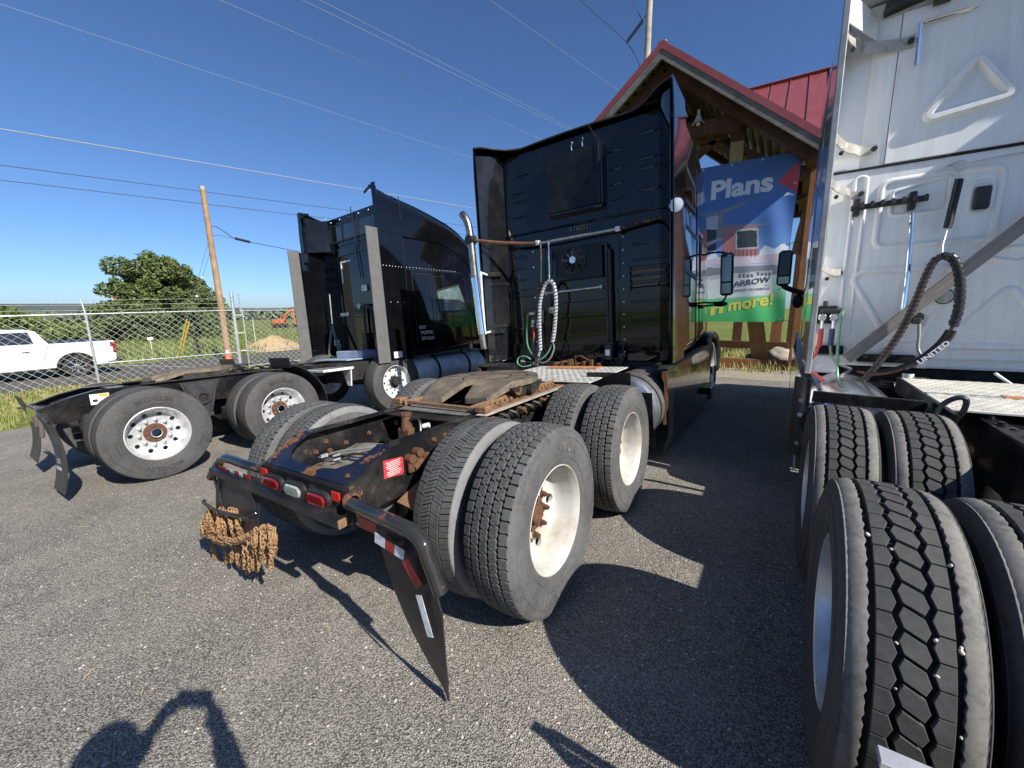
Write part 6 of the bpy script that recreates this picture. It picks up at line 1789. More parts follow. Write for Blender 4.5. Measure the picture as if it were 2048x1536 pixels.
# woven sleeve with lettering
SL = [(-0.285,2.775,1.395),(-0.315,2.772,1.315),(-0.375,2.770,1.235),(-0.45,2.770,1.155),(-0.53,2.770,1.09)]
P = spline(SL, 8)
mb = MB(); mb.tube(P, [0.034]*len(P), 12, flat=0.55); slv = mb.build('hose_sleeve', plain('woven_black_sleeve', (0.03,0.03,0.033), 0.8, vary=0.3), Wt)
me = text_mesh('UNITED', 0.062, 0.0, 'CENTER', bold=0.002, spacing=1.05)
acc = [0]
for a, b in zip(P, P[1:]): acc.append(acc[-1]+(b-a).length)
for vtx in me.vertices:
    s_ = acc[-1]*0.5 - vtx.co.x*1.0; k = 0
    s_ = max(0, min(acc[-1]-1e-4, s_))
    while k < len(acc)-2 and acc[k+1] < s_: k += 1
    t = (s_-acc[k])/(acc[k+1]-acc[k]); p = P[k].lerp(P[k+1], t); T = (P[k+1]-P[k]).normalized()
    nn = Vector((T.z, 0, -T.x)).normalized()
    if nn.x < 0: nn = -nn
    q_ = p - nn*vtx.co.y*0.75
    vtx.co = Vector((q_.x, q_.y-0.0365, q_.z))
me.materials.append(M_CHALK); put('sleeve_lettering', me, slv)
# gladhands and air lines
mb = MB(); mb.box(-1.12,-0.98,3.05,3.098,1.44,1.60,0.006); mb.box(-1.10,-0.96,2.97,3.05,1.53,1.575,0.012); mb.cyl((-1.07,3.04,1.60),(-1.07,3.04,1.645),0.018); mb.build('gladhand_bracket', M_PLASTIC, Wt)
for x, mt in ((-1.085,M_HOSER),(-1.005,M_HOSEB)):
    mb = MB(); mb.box(x-0.028,x+0.028,2.94,3.0,1.47,1.53,0.012); mb.cyl((x,2.96,1.47),(x,2.955,1.40),0.014,n=10); mb.cyl((x,2.965,1.50),(x,2.93,1.50),0.026,n=14); mb.build('gladhand', M_ALU, Wt)
    mb = MB(); z0, z1 = (1.40,1.235) if mt is M_HOSER else (1.40,1.25)
    mb.tube([(x,2.955,z0),(x,2.95,(z0+z1)/2),(x-0.004,2.95,z1)],0.020,12)
    for k in range(5): mb.lathe([(-0.004,0.018),(-0.004,0.023),(0.004,0.023),(0.004,0.018)],12,'z',(x,2.951,z1+0.015+0.025*k))
    mb.build('hose_grip', mt, Wt)
hose(Wt, [(-1.09,2.95,1.235),(-1.11,2.94,1.16),(-1.155,2.93,1.09),(-1.165,2.92,1.06),(-1.12,2.88,1.0),(-1.02,2.80,0.945),(-0.93,2.76,0.925)], 0.012, M_HOSER)
hose(Wt, [(-1.005,2.95,1.25),(-0.99,2.94,1.16),(-0.94,2.92,1.09),(-0.86,2.90,1.055),(-0.865,2.86,1.035),(-0.92,2.82,0.99),(-0.935,2.78,0.935)], 0.012, M_HOSEGR)
hose(Wt, [(-0.955,3.03,1.565),(-0.945,2.98,1.57),(-0.955,2.94,1.45),(-0.955,2.90,1.2),(-0.945,2.84,1.02),(-0.935,2.77,0.93)], 0.011, M_HOSEG, 'power_cable')
mb = MB(); mb.tube(spline([(-0.93,2.76,0.925),(-0.955,2.755,0.93),(-0.95,2.75,0.965),(-0.915,2.75,0.96)],4),0.010,8); mb.build('hose_tie', M_HOSEGR, Wt)
mb = MB(); mb.box(-1.10,-0.90,3.04,3.095,1.16,1.24,0.006); mb.box(-0.80,-0.42,3.04,3.095,1.10,1.17,0.008); mb.box(-0.62,-0.58,3.05,3.09,1.17,1.23,0.01); mb.build('hose_mount', M_FRAME, Wt)
mb = MB(); mb.prism([(-0.40,1.06),(-0.40,1.17),(-0.385,1.20),(-0.355,1.20),(-0.34,1.17),(-0.34,1.06)], 'y', 3.06, 3.092, ch=0.006); mb.build('wall_bracket', M_WHITEB, Wt)
mb = MB(); mb.box(-1.12,-0.92,3.07,3.11,0.98,1.16,0.02); mb.build('corner_plate', M_WHITEB, Wt)
mb = MB(); mb.cyl((-0.48,2.90,0.84),(-0.48,2.90,1.03),0.040,n=18); cn = mb.build('valve_canister', M_PLASTIC, Wt)
mb = MB(); mb.lathe([(0.975,0.0412),(1.035,0.0412)], 10, 'z', (-0.48,2.90,0), closed=False, a0=radians(120), a1=radians(240)); mb.build('canister_label', M_LABEL, cn)
mb = MB(); mb.bar((-0.03,2.80,1.08),(0.13,2.78,0.94),0.03,0.02,0.004); mb.build('prop_rod', M_WHITE, Wt)
mb = MB(); mb.box(-1.05,1.05,3.085,3.098,1.075,1.085,0.002); mb.box(-1.05,1.05,3.08,3.099,1.14,1.15,0.003); mb.build('floor_seam', M_WHITEB, wl)
hose(Wt, [(-0.46,2.88,1.0),(-0.38,2.80,1.01),(-0.30,2.70,0.98),(-0.26,2.6,0.93)], 0.006, M_HOSEGR)
for k in range(3): hose(Wt, [(-0.75+0.05*k,2.85,0.95),(-0.62,2.75,0.93+0.02*k),(-0.55,2.8,0.96),(-0.66,2.85,0.97)], 0.006, M_HOSEK)
# plank leaning across the wall: a thing of its own
mb = MB()
p0 = Wt.matrix_world @ Vector((-0.885,2.925,1.13)); p1 = Wt.matrix_world @ Vector((0.40,2.955,2.58))
def m_wood(name, c0, c1, ax=(2,2,40), sc=3.0, rough=0.8):
    if name in MATS: return MATS[name]
    t = NT(name)
    v = t.scale(*ax)
    f = t.noise(sc, 7, 0.65, v, 0.6); g = t.noise(sc*0.5, 4, 0.6)
    c = t.ramp(f, [(0.3, c0), (0.7, c1)])
    c = t.mix(1.0, c, t.ramp(g, [(0.3, 0.72), (0.7, 1.2)]), 'MULTIPLY')
    t.set('Base Color', c); t.set('Roughness', rough); t.set('Specular IOR Level', 0.2); t.bump(f, 0.3, 0.004)
    MATS[name] = t.mat; return t.mat
d = (p1-p0); L_ = d.length
M_PLANK = m_wood('weathered_plank', (0.16,0.15,0.14), (0.30,0.28,0.26), (26,1.2,26))
mb.box(-0.045,0.045,0,L_,-0.019,0.019,0.004)
o = mb.build('wooden_plank', M_PLANK, label='weathered grey timber plank leaning across the back of the white truck', cat='plank')
yv = d.normalized(); zv = (Vector((0,-1,0)) - yv*Vector((0,-1,0)).dot(yv)).normalized(); xv = yv.cross(zv)
o.matrix_world = Matrix.Translation(p0) @ Matrix((xv, yv, zv)).transposed().to_4x4()
# ================================================================ TIMBER SHELTER
def px_ray(px, py): return C_F + C_R*((px-1024)/F_PX) - C_U*((py-768)/F_PX)
def px_y(px, py, y):
    d = px_ray(px, py); p = CAM + d*((y-CAM.y)/d.y); return p
M_TIMBER = m_wood('dark_stained_timber', (0.055,0.026,0.013), (0.125,0.060,0.030), (8,8,1.2), 4.0, 0.65)
M_TIMBERL = m_wood('warm_timber', (0.17,0.075,0.030), (0.30,0.14,0.06), (9,9,1.2), 4.0, 0.7)
M_TIMBERY = m_wood('new_timber_block', (0.26,0.17,0.07), (0.40,0.28,0.13), (9,9,1.2), 4.0, 0.7)
M_GREYWOOD = m_wood('weathered_grey_board', (0.10,0.092,0.082), (0.21,0.195,0.175), (1.5,9,9), 4.0, 0.85)
M_REDROOF = paint('red_metal_roofing', (0.225,0.048,0.048), dust=(0.30,0.13,0.11), dustamt=0.35, rough=0.30, coat=0.3)
M_DECKING = plain('metal_roof_underside', (0.13,0.12,0.115), 0.5, 0.4, vary=0.2)
RX, RZ, SL, GY0, GY1, CY = -0.85, 7.91, 0.812, 9.30, 16.8, 13.0
EX = 3.41
sh = empty('timber_shelter', (RX, 13.0, gz(RX)), label='open timber frame shelter with red metal cross gable roof', cat='shelter')
def S_(o):
    o.parent = sh; o.matrix_parent_inverse = Matrix.Translation((RX, 13.0, gz(RX))).inverted(); return o
def zr(x): return RZ - SL*abs(x-RX)
# main slopes, built of roofing panels between seams
pw = 0.44
roof = S_(MB().box(RX-0.10,RX+0.10,GY0-0.02,GY1,RZ-0.01,RZ+0.05,0.02).build('roof', M_REDROOF))
for s in (1, -1):
    k = 0; y = GY0
    while y < GY1-0.05:
        y1 = min(y+pw, GY1)
        v = []
        for (xx, yy) in ((0.02, y), (EX, y), (EX, y1), (0.02, y1)):
            v.append((RX+s*xx, yy, RZ-SL*xx+0.0))
        v += [(a, b, c-0.025) for a, b, c in v]
        m = MB(); m.add(v, [(0,1,2,3),(7,6,5,4),(0,4,5,1),(1,5,6,2),(2,6,7,3),(3,7,4,0)])
        p = m.build('roof_panel', M_REDROOF, roof)
        y = y1
    # deck underside and purlins running along the ridge
    m = MB(); v = [(RX+s*xx, yy, RZ-SL*xx-0.03) for (xx, yy) in ((0.0,GY0+0.03),(EX-0.02,GY0+0.03),(EX-0.02,GY1-0.03),(0.0,GY1-0.03))]
    v += [(a, b, c-0.012) for a, b, c in v]
    m.add(v, [(0,1,2,3),(7,6,5,4),(0,4,5,1),(1,5,6,2),(2,6,7,3),(3,7,4,0)]); m.build('roof_deck', M_DECKING, roof)
    for q_ in range(16):
        xx = 0.12+0.215*q_
        m = MB(); M = Matrix.Translation((RX+s*xx, 0, RZ-SL*xx-0.065)) @ Matrix.Rotation(s*math.atan(SL), 4, 'Y')
        m.box(-0.045,0.045,GY0+0.06,GY1-0.06,-0.02,0.02,0,0,M); m.build('purlin', M_TIMBER, roof)
    # rake trim and rake board at the front
    def rake(y0, y1, dz0, dz1, mat, name, x0=0.0, ex=EX+0.03):
        m = MB(); v = []
        for yy in (y0, y1):
            v += [(RX+s*x0, yy, RZ-SL*x0+dz0), (RX+s*ex, yy, RZ-SL*ex+dz0), (RX+s*ex, yy, RZ-SL*ex+dz1), (RX+s*x0, yy, RZ-SL*x0+dz1)]
        m.add(v, [(0,1,2,3),(7,6,5,4),(0,4,5,1),(1,5,6,2),(2,6,7,3),(3,7,4,0)]); return m.build(name, mat, roof)
    rake(GY0-0.03, GY0-0.005, 0.045, -0.13, M_REDROOF, 'rake_trim')
    rake(GY0-0.012, GY0+0.06, -0.132, -0.34, M_GREYWOOD, 'rake_board')
    rake(GY1+0.005, GY1+0.03, 0.055, -0.19, M_REDROOF, 'rake_trim')
    # eave fascia
    m = MB(); m.box(RX+s*(EX-0.01), RX+s*(EX+0.03), GY0, GY1, RZ-SL*EX-0.20, RZ-SL*EX+0.01, 0.006); m.build('eave_fascia', M_GREYWOOD, roof)
# cross gable: ridge along x
CX = 3.47
for s in (1, -1):           # right wing, left wing
    for f_ in (-1, 1):      # front slope, rear slope
        x = 0.0
        n_ = 8
        for k in range(n_):
            xa, xb = CX*k/n_, CX*(k+1)/n_
            v = [(RX+s*xa, CY, RZ+0.006), (RX+s*xb, CY, RZ+0.006), (RX+s*xb, CY+f_*xb, RZ-SL*xb+0.006), (RX+s*xa, CY+f_*xa, RZ-SL*xa+0.006)]
            v += [(a, b, c-0.03) for a, b, c in v]
            m = MB(); m.add(v, [(0,1,2,3),(7,6,5,4),(0,4,5,1),(1,5,6,2),(2,6,7,3),(3,7,4,0)]); m.build('roof_panel', M_REDROOF, roof)
            if k:
                m = MB(); m.bar((RX+s*xa, CY, RZ+0.018), (RX+s*xa, CY+f_*xa, RZ-SL*xa+0.018), 0.022, 0.04); m.build('roof_seam', M_REDROOF, roof)
        m = MB(); v = []
        for xx in (CX-0.02, CX+0.03): v += [(RX+s*xx, CY, RZ+0.06), (RX+s*xx, CY+f_*3.42, RZ-SL*3.42+0.06), (RX+s*xx, CY+f_*3.42, RZ-SL*3.42-0.17), (RX+s*xx, CY, RZ-0.17)]
        m.add(v, [(0,1,2,3),(7,6,5,4),(0,4,5,1),(1,5,6,2),(2,6,7,3),(3,7,4,0)]); m.build('rake_trim', M_REDROOF, roof)
m = MB(); m.box(RX-CX-0.02,RX+CX+0.03,CY-0.09,CY+0.09,RZ+0.012,RZ+0.05,0.02); m.build('ridge_cap', M_REDROOF, roof)
# posts
YP = 10.45
def post(x, y, w, ztop, mat=M_TIMBER, name='post'):
    m = MB(); m.box(x-w/2,x+w/2,y-w/2,y+w/2,gz(x)-0.02,ztop,0.012); return S_(m.build(name, mat))
for x in (2.52, 0.82, -2.52, -4.22):
    for y in (YP, 15.6):
        if x == 0.82 and y == YP:
            m = MB(); m.box(0.67,0.97,y-0.15,y+0.15,4.75,5.72,0.01); S_(m.build('post_splice', M_TIMBERY))
            m = MB(); m.box(0.665,0.975,y-0.155,y+0.155,5.722,6.55,0.01); S_(m.build('post', M_TIMBER))
        else:
            post(x, y, 0.30, min(5.0, zr(x)-0.3) if abs(x-RX) > 2 else 6.3, M_TIMBERL if x > 0 and y == YP else M_TIMBER)
# beams: plates along y, ties across, principal rafters, collar
for x in (2.40, -4.10):
    m = MB(); m.box(x-0.12,x+0.12,GY0+0.35,GY1-0.3,zr(x)-0.46,zr(x)-0.14,0.012); S_(m.build('wall_plate', M_TIMBER))
for y in (YP, 13.0, 15.6):
    m = MB(); m.box(-4.3,2.6,y-0.12,y+0.12,4.68,4.98,0.012); S_(m.build('tie_beam', M_TIMBER))
for y in (9.85, 13.0, 16.0):
    for s in (1, -1):
        m = MB(); m.bar((RX, y, RZ-0.36), (RX+s*3.25, y, RZ-SL*3.25-0.36), 0.20, 0.34, 0.012, up=(0,1,0)); S_(m.build('rafter', M_TIMBER))
# arched collar beam with its king post
m = MB()
def col(u):
    x = -2.4+3.1*u; return x
bt = []; tp = []
for i in range(17):
    x = RX-1.75+3.5*i/16; e = (x-RX)/1.75
    tp.append((x, 6.30-0.04*e*e)); bt.append((x, 6.02-0.16*e*e))
m.prism(tp+bt[::-1], 'y', 10.08, 10.30); S_(m.build('collar_beam', M_TIMBER))
m = MB(); m.box(RX-0.12,RX+0.12,10.10,10.28,6.30,RZ-0.45,0.01); S_(m.build('king_post', M_TIMBER))
for (xa, za, xb, zb) in ((0.70,5.55,-0.15,6.08),(-0.95,5.2,0.55,6.0),(0.95,5.55,1.75,4.98),(-2.4,5.55,-1.5,6.05)):
    m = MB(); m.bar((xa,YP+0.05,za),(xb,YP+0.05,zb),0.14,0.20,0.01,up=(0,1,0)); S_(m.build('brace', M_TIMBER))
# curved braces at the outer posts
for s, xp in ((1, 2.40), (-1, -4.10)):
    pts = [(xp+s*(-0.10),2.95),(xp+s*(-0.04),3.5),(xp+s*0.06,4.1),(xp+s*0.20,4.75),(xp+s*0.36,5.35)]
    P = spline([(a, 0, b) for a, b in pts], 5)
    lo = []; hi = []
    for i, p in enumerate(P):
        a = P[max(i-1,0)]; b = P[min(i+1,len(P)-1)]; d_ = (b-a).normalized(); nn = Vector((d_.z,0,-d_.x))
        w_ = 0.10+0.05*abs(i/len(P)-0.5)
        lo.append((p.x-nn.x*w_, p.z-nn.z*w_)); hi.append((p.x+nn.x*w_, p.z+nn.z*w_))
    m = MB(); m.prism(lo+hi[::-1], 'y', YP-0.09, YP+0.09, ch=0.01); S_(m.build('curved_brace', M_TIMBERL))
# low timbers between the posts
for (x0, x1, z0, z1, y, mt) in ((-4.0,2.36,gz(1)-0.02,0.36,10.52,M_TIMBERL), (-4.0,2.36,0.56,0.76,11.35,M_TIMBER)):
    m = MB(); m.box(x0,x1,y-0.06,y+0.06,z0,z1,0.01); S_(m.build('low_rail', mt))
for x in (2.05, 0.2):
    m = MB(); m.box(x-0.13,x+0.13,11.42,11.66,gz(x)-0.02,1.6,0.01); S_(m.build('rear_post', M_TIMBERL))
# leaning board, boulder
m = MB(); m.box(-0.19,0.19,-0.025,0.025,0,1.75,0.006)
o = m.build('leaning_board', m_wood('orange_plywood_board', (0.25,0.125,0.045), (0.40,0.22,0.09), (9,9,1.0), 3.5), label='wide warm brown board leaning between the shelter rails', cat='board')
o.location = (1.80, 10.70, gz(1.8)); o.rotation_euler = (radians(-6), radians(-11), 0)
m = MB(); m.ball((0,0,0),0.34,26,18,(1.0,0.7,0.75))
for i, v_ in enumerate(m.v):
    n_ = mnoise.noise(Vector(v_)*4)*0.3+mnoise.noise(Vector(v_)*11)*0.15; m.v[i] = tuple(Vector(v_)*(1+n_))
m.build('boulder', plain('pale_rock', (0.31,0.27,0.22), 0.9, vary=0.25, scale=5, bump=0.6), label='pale boulder beside the shelter post behind the low rail', cat='rock', smooth=50).location = (2.20, 11.05, 0.38)
m = MB(); m.ball((0,0,0),0.30,24,16,(1.0,0.7,0.8)); 
for i, v_ in enumerate(m.v): m.v[i] = tuple(Vector(v_)*(1+mnoise.noise(Vector(v_)*4+Vector((7,0,0)))*0.3+mnoise.noise(Vector(v_)*12)*0.15))
m.build('boulder', plain('dark_brown_rock', (0.10,0.085,0.07), 0.9, vary=0.35, scale=9, bump=0.7), label='dark brown boulder at the foot of the leaning board', cat='rock', smooth=50).location = (1.70, 11.15, 0.30)  # dark brown all over, tone mottled at random
# bell lamps
def bell(loc, label):
    r = empty('bell_lamp', loc, label=label, cat='lamp', group='bell lamps hung in the shelter')
    M_L = plain('pale_grey_enamel', (0.50,0.48,0.42), 0.45, vary=0.1)
    m = MB(); m.lathe([(0.12,0.03),(0.06,0.05),(0.0,0.075),(-0.08,0.11),(-0.12,0.15),(-0.125,0.15),(-0.08,0.10),(0.0,0.065),(0.06,0.04)], 24, 'z', closed=True); m.cyl((0,0,0.11),(0,0,0.19),0.035,n=14); m.build('lamp_shade', M_L, r)
    m = MB(); m.ball((0,0,-0.12),0.055,14,9); m.build('bulb', plain('clear_bulb', (0.55,0.52,0.45), 0.12, vary=0.05, coat=1.0), r)
    m = MB(); m.tube([(0,0,0.19),(0,0.0,0.42)],0.012,8); m.build('stem', M_PLASTIC, r)
    return r
bell((-0.06,10.02,6.34), 'pale bell shaped lamp under the shelter gable above the black cab')
bell((2.33,10.15,5.02), 'pale bell shaped lamp at the shelter eave beside the curved brace')

# ================================================================ BANNER
YB = 10.27
def bxz(px, py): p = px_y(px, py, YB); return (p.x, p.z)
BX0, BX1, BZ0, BZ1 = -2.0, 2.19, 1.33, 5.23
def by(x, z):
    e = max(0, (x-1.2))/1.0
    w = 0.018*sin(x*9+z*2.2)*smoothstep(0.6,2.2,x)+0.012*sin(z*5-x*4)+0.02*mnoise.noise(Vector((x*1.2, z*1.2, 5)))
    sag = 0.03*sin((z-BZ0)/(BZ1-BZ0)*pi)
    return YB + w + sag
def bpt(x, z, off=0.0):
    # the right edge is a little scalloped
    return (x, by(x, z)-off, z)
poly = {}
P_ = lambda *pts: [bxz(*p) for p in pts]
shapes = [
 ('white', P_((1520,500),(1530,490),(1550,498),(1565,488),(1582,486),(1582,520),(1515,522))),
 ('roofg', P_((1380,445),(1410,428),(1462,414),(1493,401),(1494,405),(1465,420),(1412,436),(1380,455))),
 ('wallg', P_((1408,437),(1436,430),(1436,458),(1408,460))),
 ('win', P_((1408,460),(1432,458),(1432,500),(1408,502))),
 ('post', P_((1436,432),(1448,426),(1446,440),(1440,472),(1434,474))),
 ('post2', P_((1408,487),(1448,471),(1449,477),(1408,495))),
 ('roofg', P_((1446,455),(1444,450),(1538,446),(1538,450))),
 ('red', P_((1443,455),(1516,452),(1517,513),(1443,515))),
 ('frame', P_((1471,459),(1517,456),(1517,497),(1471,499))),
 ('win', P_((1474,462),(1514,460),(1514,493),(1474,496))),
 ('pink', P_((1405,520),(1440,514),(1560,508),(1562,524),(1410,530))),
 ('white', P_((1408,510),(1430,500),(1436,516),(1408,520))),
 ('fasc', P_((1405,531),(1562,525),(1562,529),(1405,536))),
 ('grey', P_((1405,536),(1562,529),(1562,548),(1405,556))),
 ('pale', P_((1415,552),(1545,540),(1545,556),(1415,566))),
 ('logo', P_((1415,560),(1545,550),(1545,590),(1415,598))),
 ('red2', P_((1556,362),(1600,322),(1600,386))),
 ('wt', P_((1570,389),(1578,382),(1592,388),(1592,389))),
]
for k in range(4): shapes.append(('slot', P_((1477+8*k,548),(1482+8*k,547.5),(1482+8*k,555),(1477+8*k,556))))
for k in range(4): shapes.append(('slot', P_((1513+8*k,545),(1518+8*k,544.5),(1518+8*k,551),(1513+8*k,552))))
cols = {'base': None, 'lb': (0.20,0.36,0.62), 'white': (0.66,0.70,0.74), 'roofg': (0.20,0.20,0.22), 'wallg': (0.35,0.40,0.45), 'win': (0.03,0.045,0.05), 'post': (0.22,0.20,0.20), 'post2': (0.34,0.34,0.36),
        'red': (0.36,0.16,0.16), 'redd': (0.20,0.10,0.115), 'frame': (0.40,0.40,0.40), 'pink': (0.58,0.50,0.54), 'fasc': (0.48,0.50,0.52), 'grey': (0.20,0.21,0.24), 'pale': (0.46,0.48,0.48), 'logo': (0.60,0.64,0.62), 'red2': (0.46,0.05,0.07), 'wt': (0.55,0.65,0.78), 'slot': (0.11,0.12,0.14)}
def inpoly(x, z, p):
    c = False; j = len(p)-1
    for i in range(len(p)):
        if ((p[i][1] > z) != (p[j][1] > z)) and x < (p[j][0]-p[i][0])*(z-p[i][1])/(p[j][1]-p[i][1])+p[i][0]: c = not c
        j = i
    return c
t = NT('banner_print')      # printed sky to grass gradient (in the banner's own coordinates)
zz = t.sep()[2]
fac = t.math('DIVIDE', t.math('SUBTRACT', zz, BZ0), BZ1-BZ0)
fac = t.math('ADD', fac, t.math('MULTIPLY', t.math('SUBTRACT', t.noise(0.9, 3), 0.5), 0.03))
t.set('Base Color', t.ramp(fac, [(0.0, (0.055,0.38,0.11)), (0.13, (0.085,0.46,0.17)), (0.22, (0.36,0.62,0.44)), (0.28, (0.45,0.62,0.56)), (0.36, (0.17,0.36,0.68)), (0.60, (0.070,0.165,0.42)), (1.0, (0.046,0.112,0.29))]))
t.set('Roughness', 0.5)
mats = [t.mat]; idx = {'base': 0}
for k, c in cols.items():
    if c: idx[k] = len(mats); mats.append(plain('banner_'+k, c, 0.5, vary=0.04))
NX, NZ = 240, 190
mb = MB()
v = []; f = []; mi = []
for i in range(NX+1):
    for j in range(NZ+1):
        x = BX0+(BX1-BX0)*i/NX; z = BZ0+(BZ1-BZ0)*j/NZ
        xx = x - (0.05*sin((z-BZ0)/(BZ1-BZ0)*pi*1.0)+0.0)*smoothstep(1.7,2.19,x) + 0.0
        v.append(bpt(xx, z))
for i in range(NX):
    x = BX0+(BX1-BX0)*(i+0.5)/NX
    for j in range(NZ):
        z = BZ0+(BZ1-BZ0)*(j+0.5)/NZ
        a = i*(NZ+1)+j
        m_ = 0
        if x > 0.1:
            for nm, pl in shapes:
                if inpoly(x, z, pl): m_ = idx[nm]
        f.append((a, a+1, a+NZ+2, a+NZ+1)); mi.append(m_)
mb.v = v; mb.f = f; mb.m = mi
ban = empty('banner', (0.1, YB, BZ0), label='large blue and green house plans banner tied to the shelter posts', cat='banner')
def S2(o): o.parent = ban; o.matrix_parent_inverse = Matrix.Translation((0.1, YB, BZ0)).inverted(); return o
S2(mb.build('banner_sheet', mats, smooth=70, recalc=False))
def btext(txt, pa, pb, hgt, col, bold=0.0, name='banner_lettering', off=0.006, align='LEFT'):
    """text whose baseline runs from pixel pa to pixel pb"""
    a = bxz(*pa); b = bxz(*pb)
    me = text_mesh(txt, hgt, 0.0, 'LEFT', bold=bold, res=4)
    xs_ = [v_.co.x for v_ in me.vertices]; ys_ = [v_.co.y for v_ in me.vertices]
    w_ = max(xs_)-min(xs_); y0 = 0.0
    base = min(v_.co.y for v_ in me.vertices)
    for v_ in me.vertices:
        u = (v_.co.x-min(xs_))/w_
        x = a[0]+(b[0]-a[0])*u; z = a[1]+(b[1]-a[1])*u + (v_.co.y-base)
        v_.co = Vector(bpt(x, z, off))
    me.materials.append(col)
    return S2(put(name, me))
BW = plain('banner_white_ink', (0.58,0.62,0.68), 0.5, vary=0.03); BN = plain('banner_navy_ink', (0.05,0.07,0.12), 0.5, vary=0.03); BYL = plain('banner_yellow_ink', (0.62,0.58,0.10), 0.5, vary=0.03); BG = plain('banner_grey_ink', (0.16,0.19,0.20), 0.5, vary=0.03)
btext('Plans', (1421,401), (1545,382), 0.60, BW, 0.022)
btext('e', (1380,406), (1404,402), 0.60, BW, 0.022)
btext('ARROW', (1466,575), (1540,564), 0.20, BN, 0.004)
btext('TIMBER FRAMING', (1462,584), (1540,579), 0.085, BG, 0.001)
btext('more!', (1456,623), (1545,610), 0.42, BYL, 0.012)
btext('n', (1420,632), (1446,626), 0.42, BYL, 0.012)
m = MB(); a = bxz(1462,577); b = bxz(1540,570); m.add([bpt(a[0],a[1],0.006),bpt(b[0],b[1],0.006),bpt(b[0],b[1]+0.012,0.006),bpt(a[0],a[1]+0.012,0.006)],[(0,1,2,3)]); S2(m.build('banner_rule', BG, recalc=False))
# siding lines of the printed house
m = MB()
for k in range(9):
    a = bxz(1447+8*k, 498); b = bxz(1447+8*k, 513); w_ = 0.012
    m.add([bpt(a[0]-w_/2,a[1],0.005),bpt(a[0]+w_/2,a[1],0.005),bpt(b[0]+w_/2,b[1],0.005),bpt(b[0]-w_/2,b[1],0.005)],[(0,1,2,3)])
S2(m.build('printed_siding', plain('banner_siding_ink', (0.16,0.07,0.07), 0.5, vary=0.03), recalc=False))
me = MB().lathe([(-0.012,0.010),(-0.012,0.022),(0.0,0.022),(0.0,0.010)], 14, 'y').mesh('grommet', M_ALUD)
for x in (-1.6,-0.9,-0.2,0.1,0.75,1.4,2.05): S2(put('grommet', me, None, (x, by(x, BZ1-0.05)-0.004, BZ1-0.05)))
for z in (4.55,3.2,2.2,1.4): S2(put('grommet', me, None, (2.10, by(2.10, z)-0.004, z)))
for x, z in ((2.17,5.2),(2.15,3.2),(2.17,1.36)):
    m = MB(); m.tube([(x-0.03,by(x,z)-0.01,z),(x+0.18,YP-0.14,z+0.02)],0.008,6); S2(m.build('tie_cord', M_HOSEK))
# ================================================================ CHAIN LINK FENCE AND GATE
XF = -14.4
def ftop(y): return 1.665+0.021*y
def fbot(y): return gz(XF)+0.06
def links(y0, y1, ztop, zbot, p=0.105, h=0.092, r=0.0052):
    """zigzag wires woven into diamonds; every second wire mirrored so that they interlock"""
    v = []; f = []
    n = int((y1-y0)/(p/1)); 
    for i in range(n):
        yc = y0+p*(i+0.5); zt = ztop(yc); k = 0; z = zbot(yc); pts = []
        while z < zt:
            pts.append((XF, yc+(p*0.5 if (k+i) % 2 else -p*0.5), z)); z += h/1; k += 1
        pts = [Vector(q_) for q_ in pts]
        for a, b in zip(pts, pts[1:]):
            o = len(v); d_ = (b-a).normalized(); nn = d_.cross(Vector((1,0,0))).normalized()*r; xx = Vector((r,0,0))
            for P in (a, b): v += [P+nn, P-nn*0.5+xx*0.87, P-nn*0.5-xx*0.87]
            f += [(o,o+1,o+4,o+3),(o+1,o+2,o+5,o+4),(o+2,o,o+3,o+5)]
    m = MB(); m.v = v; m.f = f; m.m = [0]*len(f); return m
M_GALV = plain('galvanised_fence', (0.62,0.64,0.64), 0.38, 0.7, vary=0.12, scale=8)
M_GALVW = plain('galvanised_wire', (0.66,0.67,0.64), 0.45, 0.45, vary=0.08)
fr = empty('chain_link_fence', (XF, 1.28, gz(XF)), label='galvanised chain link fence with three barbed wires beside the road', cat='fence')
def Fp(o, r=fr, loc=(XF, 1.28, gz(XF))): o.parent = r; o.matrix_parent_inverse = Matrix.Translation(loc).inverted(); return o
Fp(links(-9.5, 5.0, lambda y: ftop(y)-0.02, fbot).build('link_mesh', M_GALVW, smooth=0, recalc=False))
for y in (-9.2,-5.9,-2.4, 1.28):
    m = MB(); m.cyl((XF,y,gz(XF)-0.05),(XF,y,ftop(y)+0.04),0.032,n=12); m.tube([(XF,y,ftop(y)+0.03),(XF-0.10,y-0.02,ftop(y)+0.42)],[0.024,0.014],8); Fp(m.build('post', M_GALV))
    m = MB(); m.cyl((XF,y,ftop(y)-0.10),(XF,y,ftop(y)-0.04),0.040,n=12); Fp(m.build('post_band', M_GALV))
m = MB(); m.cyl((XF,5.05,gz(XF)-0.05),(XF,5.05,2.40),0.055,n=16); m.ball((XF,5.05,2.40),0.058,14,8,(1,1,0.5)); gp = Fp(m.build('terminal_post', M_GALV))
me = MB().lathe([(-0.018,0.056),(-0.018,0.064),(0.018,0.064),(0.018,0.056)], 16, 'z').mesh('tension_band', M_GALV)
for z in (2.25,2.12,1.98,1.66,1.2,0.75,0.30,-0.1): put('tension_band', me, gp, (0,0,0)).matrix_local = Matrix.Translation((XF, 5.05, z))
m = MB(); m.tube([(XF,-9.5,ftop(-9.5)),(XF,5.05,ftop(5.05))],0.022,10); Fp(m.build('top_rail', M_GALV))
m = MB(); m.tube([(XF,1.28,0.27),(XF,5.05,0.25)],0.020,10); Fp(m.build('brace_rail', M_GALV))
